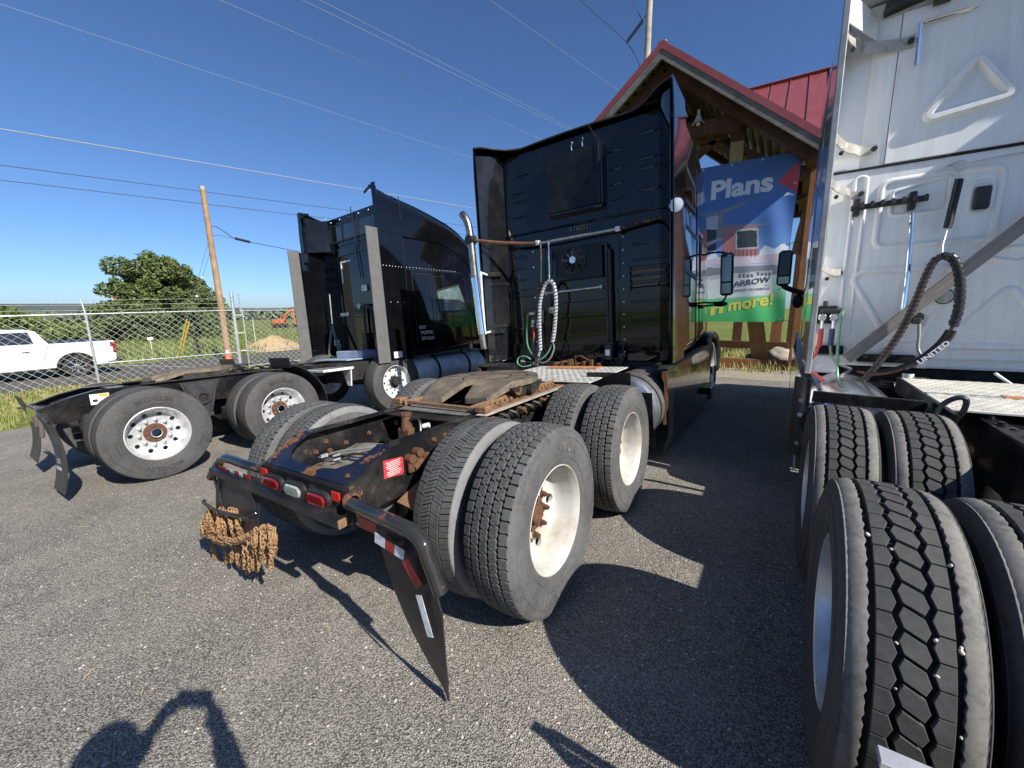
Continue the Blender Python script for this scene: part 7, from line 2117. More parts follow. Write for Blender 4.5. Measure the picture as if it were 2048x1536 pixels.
m = MB(); m.tube([(XF,1.28,0.25),(XF,3.0,-0.02),(XF,5.0,-0.33)],0.006,6); Fp(m.build('truss_rod', M_GALV))
for k in range(3):
    pts = []
    for i in range(61):
        y = -9.5+14.5*i/60
        hgt = 0.12+0.145*k
        pts.append((XF-0.03-0.025*k if y < 3 else XF-0.01*k, y, ftop(y)+hgt-0.02*sin((y % 3.5)/3.5*pi)))
    m = MB(); m.tube(pts, 0.0045, 4)
    for i in range(80):
        y = -9.4+14.3*i/80
        x = XF-0.03-0.025*k if y < 3 else XF-0.01*k; z = ftop(y)+0.12+0.145*k-0.02*sin((y % 3.5)/3.5*pi)
        m.tube([(x-0.02,y-0.008,z-0.018),(x+0.02,y+0.008,z+0.018)],0.0025,3)
    Fp(m.build('barbed_wire', M_GALVW))
gt = empty('chain_link_gate', (XF, 5.31, gz(XF)), label='galvanised chain link gate leaf hinged on the thick gate post', cat='gate')
def Gp(o): return Fp(o, gt, (XF, 5.31, gz(XF)))
Gp(links(5.36, 12.6, lambda y: 1.74, lambda y: -0.25).build('link_mesh', M_GALVW, smooth=0, recalc=False))
m = MB(); m.cyl((XF+0.02,5.33,-0.30),(XF+0.02,5.33,1.80),0.026,n=12); m.cyl((XF,5.28,1.70),(XF,5.28,2.36),0.024,n=10); Gp(m.build('hinge_stile', M_GALV))
m = MB(); m.cyl((XF+0.02,12.6,-0.30),(XF+0.02,12.6,1.80),0.026,n=12); Gp(m.build('latch_stile', M_GALV))
for z in (1.76,0.27,-0.28):
    m = MB(); m.tube([(XF+0.02,5.33,z),(XF+0.02,12.6,z)],0.021,10); Gp(m.build('gate_rail', M_GALV))
m = MB(); m.tube([(XF+0.02,5.36,1.70),(XF+0.02,6.9,0.30)],0.008,6); Gp(m.build('truss_rod', M_GALV))
for z in (1.60,0.95,0.3):
    m = MB(); m.cyl((XF,5.10,z),(XF+0.02,5.33,z),0.022,n=10); Gp(m.build('hinge', M_GALV))
for z in (1.90,2.05,2.2):
    m = MB(); m.tube([(XF,5.28,z),(XF,12.6,z)],0.0045,4); Gp(m.build('barbed_wire', M_GALVW))

# ================================================================ PICKUP
GZP = gz(-22)
pk = empty('pickup_truck', (-22.0, 0.4, GZP), label='white crew cab pickup truck parked on the road behind the fence', cat='pickup')
def arch(yc, r, n=10, z0=0.40):
    return [(yc+r*cos(pi*i/n), z0+r*sin(pi*i/n)*1.0) for i in range(n+1)]
# local: x = world x + 22 , y = world y - 0.4 ; rear is +y
yr, yf = 1.62, -2.05
low = [(2.80,0.58),(2.72,0.52)] + arch(yr, 0.50) + [(yr-0.52,0.40)] + [(yf+0.56,0.36)] + arch(yf, 0.50) + [(yf-0.55,0.46),(-2.98,0.46)]
top = [(-3.05,0.70),(-3.02,1.02),(-2.85,1.16),(-1.75,1.26),(-1.55,1.28),(0.98,1.34),(2.78,1.36),(2.83,1.30)]
m = MB(); m.prism(low+top, 'x', -1.0, 1.0, ch=0.03); body_p = m.build('body', M_WHITE, pk)
m = MB(); sec = [(-1.60,0.93,1.28,0.02),(-0.95,0.86,1.80,0.02),(-0.6,0.80,1.90,0.02),(0.45,0.80,1.90,0.02),(0.72,0.83,1.82,0.02),(0.98,0.92,1.34,0.02)]
v = []; f = []
for (y, hw, zt, r_) in sec: v += [(-0.96,y,1.27),(-hw,y,zt),(hw,y,zt),(0.96,y,1.27)]
for i in range(len(sec)-1):
    for k in range(3): f.append((4*i+k,4*i+k+1,4*i+k+5,4*i+k+4))
m.add(v, f); m.build('cab_roof', M_WHITE, pk, smooth=50)
for s in (1, -1):
    for y0, y1 in ((-1.15,-0.38),(-0.28,0.62)):
        zt = lambda y: 1.80 if y < -0.9 else 1.83
        g = lambda y, z: (s*(0.967-(z-1.27)*0.22+0.004), y, z)
        a0 = y0 if y0 > -1 else -1.30
        vv = [g(a0,1.36),g(y1,1.36),g(y1-(0.08 if y1 > 0 else 0),1.80),g(y0+0.12 if y0 < -1 else y0,1.78)]
        m = MB(); m.add(vv+[(a-s*0.01,b,c) for a,b,c in vv], [(0,1,2,3),(7,6,5,4),(0,4,5,1),(1,5,6,2),(2,6,7,3),(3,7,4,0)]); m.build('side_window', M_GLASS, pk)
    m = MB(); m.box(s*0.97,s*1.01,2.66,2.845,1.12,1.30,0.01); m.box(s*0.97,s*1.01,2.72,2.85,0.86,1.115,0.01); m.build('tail_light', M_RED, pk)
    m = MB(); m.box(s*1.0,s*1.025,0.28,0.46,1.06,1.09,0.006); m.build('door_handle', M_PLASTIC, pk)
    m = MB(); m.bar((s*1.0,-0.33,0.48),(s*1.0,-0.33,1.30),0.006,0.008); m.bar((s*1.0,0.72,0.60),(s*1.0,0.98,1.33),0.006,0.008); m.build('door_gap', M_DARK, pk)
    m = MB(); m.box(s*0.85,s*1.05,-1.5,1.0,0.34,0.40,0.02); m.build('side_step', M_PLASTIC, pk)
    m = MB(); m.lathe([(0,0.46),(0.02,0.50),(0.03,0.56),(0.0,0.575)], 14, 'x', (s*0.985 if s > 0 else -1.0,yr,0.40), a0=-pi/2, a1=pi/2); m.build('wheel_arch_trim', M_PLASTIC, pk)
    for yw in (yr, yf):
        w = empty('wheel', (s*0.88, yw, 0.40), (0,0,0 if s > 0 else pi), pk)
        m = MB(); m.lathe([(0.10,0.26),(0.125,0.30),(0.13,0.36),(0.11,0.395),(0.08,0.405),(-0.08,0.405),(-0.12,0.38),(-0.12,0.26)], 40, 'x'); m.build('tyre', M_RUBBERC, w)
        m = MB(); m.lathe([(0.11,0.262),(0.118,0.25),(0.09,0.235),(0.02,0.235),(0.02,0.0),(0.0,0.0),(0.0,0.262)], 40, 'x', closed=False)
        m.build('rim_barrel', M_DARK, w)
        m = MB(); m.lathe([(0.112,0.262),(0.122,0.252),(0.100,0.236),(0.09,0.25)], 40, 'x')
        for k in range(8):
            t_ = 2*pi*k/8
            m.bar((0.085,0.0,0.0),(0.098,0.24*sin(t_),0.24*cos(t_)),0.055,0.03,0.008,up=(1,0,0))
        m.cyl((0.07,0,0),(0.115,0,0),0.065,n=16); m.build('rim', M_ALU, w)
m = MB(); m.box(-0.95,0.95,2.79,2.98,0.50,0.68,0.03); m.build('rear_bumper', M_PLASTIC, pk)
m = MB(); m.box(-0.9,0.9,-3.12,-2.95,0.46,0.80,0.04); m.build('front_bumper', M_CHROME, pk)
m = MB(); v = [(-0.80,0.735,1.78),(0.80,0.735,1.78),(0.88,0.965,1.40),(-0.88,0.965,1.40)]; m.add(v,[(0,1,2,3)]); m.build('rear_window', M_GLASS, pk, recalc=False)
m = MB(); v = [(-0.82,-0.985,1.775),(0.82,-0.985,1.775),(0.90,-1.585,1.31),(-0.90,-1.585,1.31)]; m.add(v,[(0,1,2,3)]); m.build('windshield', M_GLASS, pk, recalc=False)
m = MB(); m.box(-0.80,0.80,1.02,2.75,1.345,1.375,0.005); m.build('bed_cover', M_PLASTIC, pk)
m = MB(); m.box(-0.75,0.75,-2.5,2.6,0.32,0.5,0.02); m.build('underbody', M_DARK, pk)

# ================================================================ POLES AND WIRES
M_POLE = m_wood('pole_wood', (0.25,0.155,0.085), (0.44,0.30,0.18), (5,5,0.7), 5.0, 0.85)
M_POLET = m_wood('grey_pole_wood', (0.30,0.26,0.22), (0.48,0.43,0.37), (5,5,0.7), 5.0, 0.85)
M_WIRE = plain('dark_wire', (0.05,0.05,0.055), 0.5, vary=0.1)
M_WIREL = plain('bright_wire', (0.36,0.38,0.42), 0.4, 0.4, vary=0.05)
gpz = gz(-22)
up = empty('utility_pole', (-22.0, 7.65, gpz), label='leaning brown timber utility pole across the road with a yellow guy guard', cat='pole')
m = MB(); m.tube([(0,0.05,-0.3),(0.02,0.02,2.5),(0.0,-0.03,6.0),(0,-0.07,8.44)],[0.165,0.150,0.128,0.112],16); m.build('pole', M_POLE, up)
m = MB(); m.cyl((0,-0.068,8.32),(0,-0.071,8.50),0.1155,0.113,n=16); m.build('pole_top', M_POLET, up)
UPO = Vector((-22.0, 7.65, gpz))
def on_x(px, py, x): d_ = px_ray(px, py); return CAM+d_*((x-CAM.x)/d_.x)
for i_, (ax_, tpx) in enumerate(((356, (376,630)), (361, (380,628)))):
    lo_ = on_x(ax_, 702, -26.0+0.4*i_)-UPO; tp0 = Vector((0,-0.03,6.2-0.5*i_)); md_ = lo_.lerp(tp0, 0.30)
    m = MB(); m.tube([tp0, lo_],0.010,6); m.build('guy_wire', M_STEEL, up)
    m = MB(); m.tube([lo_+Vector((0,0,-0.25)), md_],0.040,10); m.build('guy_guard', M_YELLOW, up)
me = MB().ball((0,0,0),0.06,10,7).mesh('guy_insulator', M_LABEL)
for f_ in (0.72,0.55): put('guy_insulator', me, up, tuple(lo_.lerp(tp0, f_)))
m = MB(); m.tube(spline([(0.0,0.10,6.65),(0.0,0.25,6.7),(0.0,0.55,6.55),(0.0,1.0,6.25),(0.0,1.15,6.22)],5),0.018,6); m.tube([(0,0.1,6.25),(0,0.45,6.28),(0,1.0,6.22)],0.010,6); m.build('service_loop', M_WIRE, up)
m = MB(); m.cyl((0,1.10,6.23),(0,1.80,6.14),0.065,n=12); m.build('splice_case', M_PLASTIC, up)
def line(pts, r, mat, label, ext0=1.5, ext1=1.5, sag=0.0):
    a, b = Vector(pts[0]), Vector(pts[-1]); d_ = b-a
    A_ = a-d_*ext0; B_ = b+d_*ext1
    P = [A_.lerp(B_, i/40)-Vector((0,0,sag*4*(i/40)*(1-i/40)-sag*0.9)) for i in range(41)]
    m = MB(); m.tube(P, r, 6, cap=True); o = m.build('power_line', mat, label=label, cat='power line', group='overhead power lines'); return o
def dirp(px, py, h):
    d_ = px_ray(px, py); return CAM + d_*(h/d_.z)
line([dirp(0,258,7.6), dirp(950,417,7.9)], 0.026, M_WIREL, 'thick pale overhead cable passing just above the black trucks', 0.6, 1.2)
line([dirp(0,330,6.2), dirp(620,411,6.5)], 0.016, M_WIRE, 'thin dark overhead wire crossing just below the pole top, upper of two', 0.8, 2.4)
line([dirp(0,360,5.6), dirp(615,432,5.9)], 0.016, M_WIRE, 'thin dark overhead wire crossing the utility pole, lower of two', 0.8, 2.4)
line([dirp(0,8,13), dirp(950,318,13)], 0.010, M_WIREL, 'thin bright overhead wire, lowest of the high transmission wires', 0.6, 1.2)
line([dirp(440,0,15), dirp(1080,277,15)], 0.011, M_WIREL, 'thin bright transmission wire between the lone wire and the close pair', 0.8, 1.2)
line([dirp(605,0,16), dirp(1142,262,16)], 0.011, M_WIREL, 'thin bright transmission wire of the close pair, the lower one', 0.8, 1.0)
line([dirp(640,0,16.3), dirp(1142,257,16.3)], 0.011, M_WIREL, 'thin bright transmission wire of the close pair, the upper one', 0.8, 1.0)
line([dirp(980,0,17), dirp(1240,183,17)], 0.010, M_WIREL, 'thin bright transmission wire running towards the shelter roof', 0.8, 0.6)
pa = up.matrix_world if False else None
a0 = Vector((-22.0, 9.45, gpz+6.14)); b0 = px_ray(615,502); 
m = MB(); m.tube([a0, a0+Vector((0.0,3.2,-0.25)), a0+Vector((0.4,14,-0.3))],0.018,6); m.build('power_line', M_WIRE, label='dark service cable leaving the splice case on the pole', cat='power line', group='overhead power lines')
tp_ = empty('utility_pole', (-5.5, 24.0, gz(-5.5)), label='tall pale utility pole rising behind the red shelter roof', cat='pole')
m = MB(); m.tube([(0,0,-0.3),(0,0,10),(0,0,22)],[0.24,0.20,0.15],16); m.build('pole', M_POLET, tp_)
m = MB(); m.bar((-1.6,0,20.4),(1.6,0,20.4),0.12,0.12,0.01); m.build('crossarm', M_POLET, tp_)
# strain insulator string with the jumper wire
q0 = px_y(1285,42,24.0); q1 = px_y(1254,84,24.0)
m = MB()
for i in range(11):
    c_ = q0.lerp(q1, (i+0.5)/11); d_ = (q1-q0).normalized()
    m.cyl(c_-d_*0.035, c_+d_*0.035, 0.125, 0.06, n=12)
m.tube([q0, q1], 0.02, 6)
o = m.build('insulator_string', plain('brown_porcelain', (0.09,0.045,0.03), 0.25, vary=0.1), label='string of brown disc insulators hanging on the wire by the tall pole', cat='insulator')
m = MB(); m.tube(spline([px_y(1160,0,22.0), px_y(1254,86,24.0), px_y(1283,140,25.0)], 8),0.02,6); m.tube([px_y(1264,0,24), px_y(1285,42,24)],0.02,6); m.tube([px_y(1285,42,24), px_y(1298,20,24.0)],0.02,6)
m.build('power_line', M_WIRE, label='dark jumper wire looping past the disc insulators', cat='power line', group='overhead power lines')

# ================================================================ TREES
def leaf_cloud(rg, n, inside, size, up_bias=0.3, base=None, squash=1.0):
    v = []; f = []
    for _ in range(n):
        p = inside(rg)
        if p is None: continue
        s = size*rg.uniform(0.55, 1.35)
        a = rg.uniform(0, 2*pi); el = rg.uniform(-0.5, 1.1)
        d_ = Vector((cos(a)*cos(el), sin(a)*cos(el), sin(el)+up_bias)).normalized()
        t_ = d_.cross(Vector((rg.uniform(-1,1), rg.uniform(-1,1), rg.uniform(-1,1)))).normalized()
        o = len(v); P = Vector(p)
        v += [P-d_*s*0.5, P+t_*s*0.22, P+d_*s*0.6, P-t_*s*0.22]
        f.append((o, o+1, o+2, o+3))
    m = MB(); m.v = [tuple(x) for x in v]; m.f = f; m.m = [0]*len(f); return m
def m_leaf(name, cols):
    t = NT(name)
    k = t.math('ADD', t.math('MULTIPLY', t.noise(1.1, 3), 0.55), t.math('MULTIPLY', t.noise(9, 2), 0.45))
    n = len(cols); t.set('Base Color', t.ramp(k, [(0.32+0.36*i/(n-1), c) for i, c in enumerate(cols)]))
    t.set('Roughness', 0.6); t.set('Specular IOR Level', 0.3)
    return t.mat
def tree(name, loc, clumps, n, size, mat, trunk_h, label, trunk_r=0.18, seed=1, fill=1.0):
    """clumps: list of (cx,cy,cz,rx,ry,rz)"""
    rg = random.Random(seed)
    r = empty(name, loc, label=label, cat='tree')
    m = MB(); m.tube(spline([(0,0,-0.2),(0.05,0.02,trunk_h*0.4),(-0.05,0.05,trunk_h)],4),[trunk_r*(1-0.5*i/8) for i in range(9)],8)
    for c in clumps[::max(1, len(clumps)//9)]:
        m.tube(spline([(0,0,trunk_h*0.5),(c[0]*0.4,c[1]*0.4,(trunk_h*0.5+c[2])*0.55),(c[0]*0.9,c[1]*0.9,c[2])],4),[trunk_r*0.5*(1-0.7*i/8) for i in range(9)],5)
    m.build('trunk', plain('bark', (0.045,0.035,0.025), 0.9, vary=0.3), r)
    wts = [c[3]*c[4]*c[5] for c in clumps]
    def ins(g):
        c = g.choices(clumps, wts)[0]
        while True:
            x, y, z = g.uniform(-1,1), g.uniform(-1,1), g.uniform(-1,1)
            d_ = x*x+y*y+z*z
            if d_ <= 1: break
        k = 1 if g.random() < 0.3 else (max(d_,0.3)**-0.5)*g.uniform(0.72,1.05)
        return (c[0]+x*k*c[3], c[1]+y*k*c[4], c[2]+z*k*c[5])
    leaf_cloud(rg, n, ins, size).build('crown', mat, r, smooth=0, recalc=False)
    return r
M_LEAF = m_leaf('deep_green_leaves', [(0.048,0.072,0.022),(0.105,0.140,0.042),(0.19,0.215,0.082)])
M_LEAFB = m_leaf('bright_green_leaves', [(0.065,0.105,0.020),(0.125,0.170,0.038),(0.20,0.23,0.07)])
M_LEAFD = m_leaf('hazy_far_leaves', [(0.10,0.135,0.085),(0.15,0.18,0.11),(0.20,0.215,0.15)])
rg = random.Random(40)
cl = []
tx, ty = -45.0, 12.1
for i_ in range(110):
    a = 2*pi*i_*0.618; el = math.asin(min(1, (i_+0.5)/110)); k_ = rg.uniform(0.62, 1.10)*(1+0.16*mnoise.noise(Vector((cos(a)*1.5, sin(a)*1.5, el*2))))
    cl.append((cos(a)*cos(el)*3.9*k_, sin(a)*cos(el)*4.1*k_, 0.8+sin(el)*6.5*k_, rg.uniform(0.55,1.05), rg.uniform(0.55,1.05), rg.uniform(0.55,0.95)))
tree('round_tree', (tx, ty, gz(tx)), cl, 36000, 0.34, M_LEAF, 1.6, 'big round dark green tree in the field across the road', 0.3, 5)
cl = [(rg.gauss(0,1.0), rg.gauss(0,1.0), 0.8+i*0.42, 1.9*(1-i/11)+0.35, 1.9*(1-i/11)+0.35, 0.7) for i in range(10)]
tree('field_tree', (-40, 1.0, gz(-40)), cl, 9000, 0.34, M_LEAFB, 3.0, 'bright green pointed tree left of the pickup cab', 0.2, 6)
k = 0
for (x, y, h, w, lab) in ((-44,5.2,1.7,2.2,'low bright green shrub next to the pointed tree'),(-54,8.6,1.6,2.2,'rounded green shrub between the low shrub and the round tree'),):
    cl = [(rg.gauss(0,w*0.4), rg.gauss(0,w*0.4), rg.uniform(0.3,h*0.8), rg.uniform(0.7,1.1), rg.uniform(0.7,1.1), rg.uniform(0.5,0.9)) for _ in range(10)]
    tree('shrub', (x, y, gz(x)), cl, 4200, 0.32, M_LEAFB, 0.7, lab, 0.08, 20+k); k += 1
# far wood: one dense mass on the horizon
def far_in(g):
    y = g.uniform(-40, 260); x = -150-g.uniform(0, 25)-0.12*y
    hh = 3.0+1.8*mnoise.noise(Vector((y*0.06, 1, 0)))+1.2*mnoise.noise(Vector((y*0.25, 4, 0)))
    return (x, y, -1.2+g.random()**0.8*max(1.0, hh))
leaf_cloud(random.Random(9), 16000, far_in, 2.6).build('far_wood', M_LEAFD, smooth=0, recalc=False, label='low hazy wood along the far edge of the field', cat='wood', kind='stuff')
m = MB()
def hillf(u, v):
    y = -300+1100*u; x = -480-0.25*y+60*v
    return (x, y, -6+(16+9*mnoise.noise(Vector((u*5,0,2))))*(1-v))
m.grid(hillf, 60, 4); m.build('hills', plain('far_hills', (0.075,0.095,0.085), 0.95, vary=0.15, scale=0.02), smooth=60, recalc=False, kind='structure')

# ================================================================ EXCAVATORS, SAND, CONE
def excavator(loc, rz, boom, label):
    r = empty('excavator', loc, (0,0,rz), label=label, cat='excavator', group='orange excavators in the field')
    for s in (1, -1):
        m = MB(); m.prism(rrect(-1.7,1.7,0.0,0.85,0.40,6), 'x', s*0.75, s*1.25, ch=0.04); m.build('track', M_DARK, r)
    m = MB(); m.box(-1.2,1.2,-1.6,1.2,0.95,1.9,0.12); m.build('engine_house', M_ORANGE, r)
    m = MB(); m.box(-1.15,-0.25,0.2,1.35,1.6,2.9,0.10); cb_ = m.build('cab', M_ORANGE, r)
    m = MB(); m.box(-1.17,-0.23,0.35,1.37,2.0,2.75,0.04); m.build('cab_window', M_GLASS, cb_)
    m = MB(); m.box(-1.1,1.1,-2.0,-1.55,0.95,1.8,0.15); m.build('counterweight', M_DARK, r)
    (by_, bz_), (ey, ez), (sy, sz) = boom
    P = spline([(0.2,0.9,1.3),(0.2,by_,bz_),(0.2,ey,ez)],6)
    m = MB()
    for a, b in zip(P, P[1:]): m.bar(a, b, 0.38, 0.55, 0.04)
    m.build('boom', M_ORANGE, r)
    m = MB(); m.bar((0.2,ey,ez+0.3),(0.2,sy,sz),0.30,0.42,0.04); m.build('stick', M_ORANGE, r)
    m = MB(); m.cyl((0.2,by_*0.8,bz_+0.55),(0.2,(ey+sy)/2,ez+0.45),0.09,n=10); m.cyl((0.2,1.6,1.3),(0.2,by_,bz_-0.2),0.10,n=10); m.build('hydraulic_ram', M_DARK, r)
    m = MB(); m.prism([(sy-0.5,sz),(sy+0.35,sz+0.1),(sy+0.45,sz-0.6),(sy,sz-1.0),(sy-0.6,sz-0.7)], 'x', -0.35, 0.75, ch=0.03); m.build('bucket', M_DARK, r)
    return r
excavator((-68,34.2,gz(-68)), radians(-60), ((2.4,3.4),(4.0,4.2),(4.3,0.8)), 'orange excavator with its arm down, right of the gate post').scale = (0.62,0.62,0.72)
excavator((-58,13.9,gz(-58)), pi, ((1.2,3.6),(2.35,5.2),(2.45,1.4)), 'orange excavator half hidden behind the round tree').scale = (0.8,0.8,0.92)
def mound(name, loc, rx, ry, h, mat, label, seed):
    def fn(u, v):
        t_ = 2*pi*u; r = v
        n_ = 1+0.14*mnoise.noise(Vector((cos(t_)*1.5, sin(t_)*1.5, seed)))
        x = rx*r*cos(t_)*n_; y = ry*r*sin(t_)*n_
        z = h*max(0,(1-r))**0.85*(1+0.12*mnoise.noise(Vector((x*1.5,y*1.5,seed))))-0.03
        return (x, y, z)
    m = MB(); m.grid(fn, 40, 14)
    o = m.build(name, mat, smooth=60, recalc=False, label=label, cat='mound'); o.location = loc; return o
mound('sand_pile', (-26.5,12.2,gz(-26.5)), 1.5, 2.3, 1.02, plain('sand', (0.40,0.27,0.14), 0.95, vary=0.15, scale=4, bump=0.4), 'heap of tan sand on the grass seen through the gate', 3)
mound('dirt_pile', (-50,6.7,gz(-50)), 1.0, 2.0, 1.5, plain('red_dirt', (0.42,0.14,0.07), 0.95, vary=0.2, scale=3), 'low heap of orange red dirt in the field behind the pickup', 8)
cn = empty('traffic_cone', (-21.3,7.40,gz(-21.3)), label='orange traffic cone with a white collar at the foot of the leaning pole', cat='cone')
m = MB(); m.lathe([(0.04,0.17),(0.60,0.05),(0.68,0.03),(0.68,0.0),(0.04,0.0)], 20, 'z', closed=False); m.box(-0.21,0.21,-0.21,0.21,0,0.045,0.01); m.build('cone_body', plain('cone_orange', (0.62,0.12,0.04), 0.5, vary=0.1), cn)
m = MB(); m.lathe([(0.40,0.103),(0.56,0.066),(0.56,0.062),(0.40,0.099)], 20, 'z'); m.build('collar', M_LABEL, cn)
# little things in the field: dark post, white tag, survey stakes
m = MB(); m.tube([(0,0,-0.1),(0.05,-0.05,0.7),(0.0,-0.12,1.25)],0.09,8); o = m.build('stump_post', M_DARK, label='short dark leaning post in the grass beside the guy wires', cat='post'); o.location = (-25.8,7.75,gz(-25.8))
for i, (px, py, lab) in enumerate(((300,677,'small white tag on a stake in the field by the guy wires'),(505,636,'thin wooden survey stake standing in the field behind the gate'))):
    d_ = px_ray(px, py); p = CAM+d_*((-28-CAM.x)/d_.x)
    m = MB(); m.tube([(0,0,0),(0,0,p.z-gz(-28))],0.02,6); 
    if i == 0: m.box(-0.01,0.01,-0.13,0.13,p.z-gz(-28)-0.07,p.z-gz(-28)+0.07)
    o = m.build('survey_stake', M_LABEL, label=lab, cat='stake'); o.location = (-28, p.y, gz(-28))
# ================================================================ TYRE CHAINS hung on the left of the black truck
M_CHAIN = rusty('chain_rust', (0.19,0.105,0.050), (0.52,0.32,0.16))
def link_pts(L_=0.034, w=0.0195, n=5):
    pts = []
    for i in range(n+1):
        t = -pi/2+pi*i/n; pts.append((w/2*cos(t+pi/2), 0, L_/2-w/2+w/2*sin(t+pi/2)) if False else (w/2*cos(pi-pi*i/n), 0, (L_/2-w/2)+w/2*sin(pi-pi*i/n)))
    for i in range(n+1):
        pts.append((w/2*cos(-pi*i/n), 0, -(L_/2-w/2)+w/2*sin(-pi*i/n)))
    return pts
LK = link_pts()
lk_mb = MB(); lk_mb.tube(LK, 0.0042, 5, closed=True)
def strand(path, seed):
    """links strung along a path, alternately turned"""
    rg = random.Random(seed); P = spline(path, 12); step = 0.0245
    acc = [0]
    for a, b in zip(P, P[1:]): acc.append(acc[-1]+(b-a).length)
    s = 0; k = 0; i = 0; m = MB()
    while s < acc[-1]-0.01:
        while k < len(acc)-2 and acc[k+1] < s: k += 1
        t = (s-acc[k])/max(1e-6, acc[k+1]-acc[k]); p = P[k].lerp(P[k+1], t); T = (P[k+1]-P[k]).normalized()
        x = T.orthogonal().normalized(); y = T.cross(x)
        M = Matrix((x, y, T)).transposed().to_4x4()
        a = (pi/2 if i % 2 else 0)+rg.uniform(-0.45,0.45)
        M = Matrix.Translation(p+Vector((rg.uniform(-.003,.003),rg.uniform(-.003,.003),rg.uniform(-.003,.003)))) @ M @ Matrix.Rotation(a, 4, 'Z') @ Matrix.Rotation(rg.uniform(-0.2,0.2), 4, 'X')
        m.add(lk_mb.v, lk_mb.f, 0, M)
        s += step; i += 1
    return m
AM = A.matrix_world.copy()
ch = empty('tire_chains', AM @ Vector((-0.75,-0.86,0.05)), label='bundle of rusty tire chains hanging from the black truck bumper bar', cat='chains')
ch.rotation_euler = AM.to_euler()
chinv = (Matrix.Translation(AM @ Vector((-0.75,-0.86,0.05))) @ AM.to_3x3().to_4x4()).inverted()
rg = random.Random(77)
def toC(p): return chinv @ (AM @ Vector(p))
AMI = AM.inverted(); AM3 = AM.to_3x3().inverted()
def chp(zx, zy, y):
    """a spot of the bundle, in the truck's frame, on the plane y"""
    d_ = AM3 @ px_ray(400+zx/5.6, 1000+zy/5.6); c_ = AMI @ CAM
    return c_ + d_*((y-c_.y)/d_.y)
J = lambda a: rg.uniform(-a, a)
paths = []
for k in range(30):          # fan below the left half of the rod
    u = k/29; x0 = 95+310*u
    ye = -0.80+J(0.035)
    ex = 30+470*u+J(20); ey = 400+80*min(1, u*3)-100*max(0, u-0.55)+J(25)
    paths.append([chp(x0, 92+0.10*(x0-90)+J(8), -0.81+J(0.015)), chp((x0*0.55+ex*0.45)+J(12)-15*(1-u), 92+(ey-92)*0.5+J(15), ye-0.03), chp(ex, ey, ye)])
for k in range(14):          # belt of drapes across to the right lump
    y_ = -0.815+J(0.03)
    paths.append([chp(100+J(30), 350+J(60), y_), chp(250+J(20), 455+J(35), y_-0.02), chp(430+J(25), 435+J(45), y_-0.02), chp(600+J(20), 385+J(35), y_), chp(790+J(30), 345+J(40), y_)])
for zx, zb in ((45,410),(60,380),(165,700),(185,730),(280,680),(300,720),(365,700),(420,745),(455,790),(500,770),(525,835),(560,800),(590,790),(640,805),(660,780),(735,720),(770,770),(795,780)):
    y_ = -0.80+J(0.03); t0 = 470 if zx > 100 else 250
    paths.append([chp(zx-25+J(15), t0+J(25)-(70 if zx > 600 else 0), y_), chp(zx-8+J(14), (t0+zb)/2+J(15), y_-0.01), chp(zx+J(6), zb, y_)])
for k in range(24):          # right lump looped over the strut
    u = k/23; x0 = 570+265*u; z0 = 390-80*sin(u*pi*0.8)+J(14); y_ = -0.80+J(0.035)
    zb = 560+J(60)+60*sin(u*3); paths.append([chp(x0, z0, y_), chp(x0+J(15), (z0+zb)/2, y_-0.03), chp(x0+J(20)-10, zb, y_)])
for k in range(6):
    y_ = -0.79+J(0.02); paths.append([chp(640+J(20), 345+J(12), y_), chp(690+J(10), 315+J(8), y_+0.01), chp(760, 325+J(10), y_), chp(825+J(10), 365+J(10), y_), chp(838+J(5), 450+J(30), y_), chp(830+J(8), 590+J(20), y_)])
for k, path in enumerate(paths):
    strand([toC(p) for p in path], 100+k).build('chain_strand', M_CHAIN, ch, smooth=50, recalc=False)

# ================================================================ THE PHOTOGRAPHER (stands behind the camera, seen only by the shadow)
def CW(r, u, w): return CAM + C_R*r + C_U*u + C_F*w
FH = Vector((C_F.x, C_F.y, 0)).normalized(); RH = Vector((FH.y, -FH.x, 0))
def PW(r, f_, z): return CAM + RH*r + FH*f_ + Vector((0,0,z))
ph = empty('smartphone', CW(0.03,0,-0.018), label='dark smartphone held up in both hands at the photographer', cat='phone')
Mp = Matrix((C_R, C_U, -C_F)).transposed().to_4x4()
m = MB(); m.prism(rrect(-0.078,0.078,-0.038,0.038,0.012,4), 'z', -0.004, 0.004); o = m.build('phone_body', M_PLASTIC, ph)
ph.rotation_euler = Mp.to_euler()
m = MB(); m.prism(rrect(-0.073,0.073,-0.034,0.034,0.009,4), 'z', 0.0042, 0.0052); m.build('screen', M_GLASS, ph)
gzc = gz(CAM.x)
zc = CAM.z
def skin_body(name, verts, edges, radii, root, mat, parent, sub=2):
    me = bpy.data.meshes.new(name); me.from_pydata(verts, edges, [])
    o = bpy.data.objects.new(name, me); COL.objects.link(o)
    bpy.context.view_layer.objects.active = o
    md = o.modifiers.new('skin', 'SKIN'); md.use_smooth_shade = True
    sv = me.skin_vertices[0].data
    for i, r in enumerate(radii): sv[i].radius = (r, r) if not isinstance(r, tuple) else r; sv[i].use_root = (i == root)
    s2 = o.modifiers.new('sub', 'SUBSURF'); s2.levels = sub; s2.render_levels = sub
    dg = bpy.context.evaluated_depsgraph_get(); dg.update()
    m2 = bpy.data.meshes.new_from_object(o.evaluated_get(dg)); bpy.data.objects.remove(o)
    m2.materials.clear(); m2.materials.append(mat)
    m2.polygons.foreach_set('use_smooth', [True]*len(m2.polygons))
    return put(name, m2, parent)
hips = PW(-0.10,-0.48,0.0); hips.z = gzc+0.95
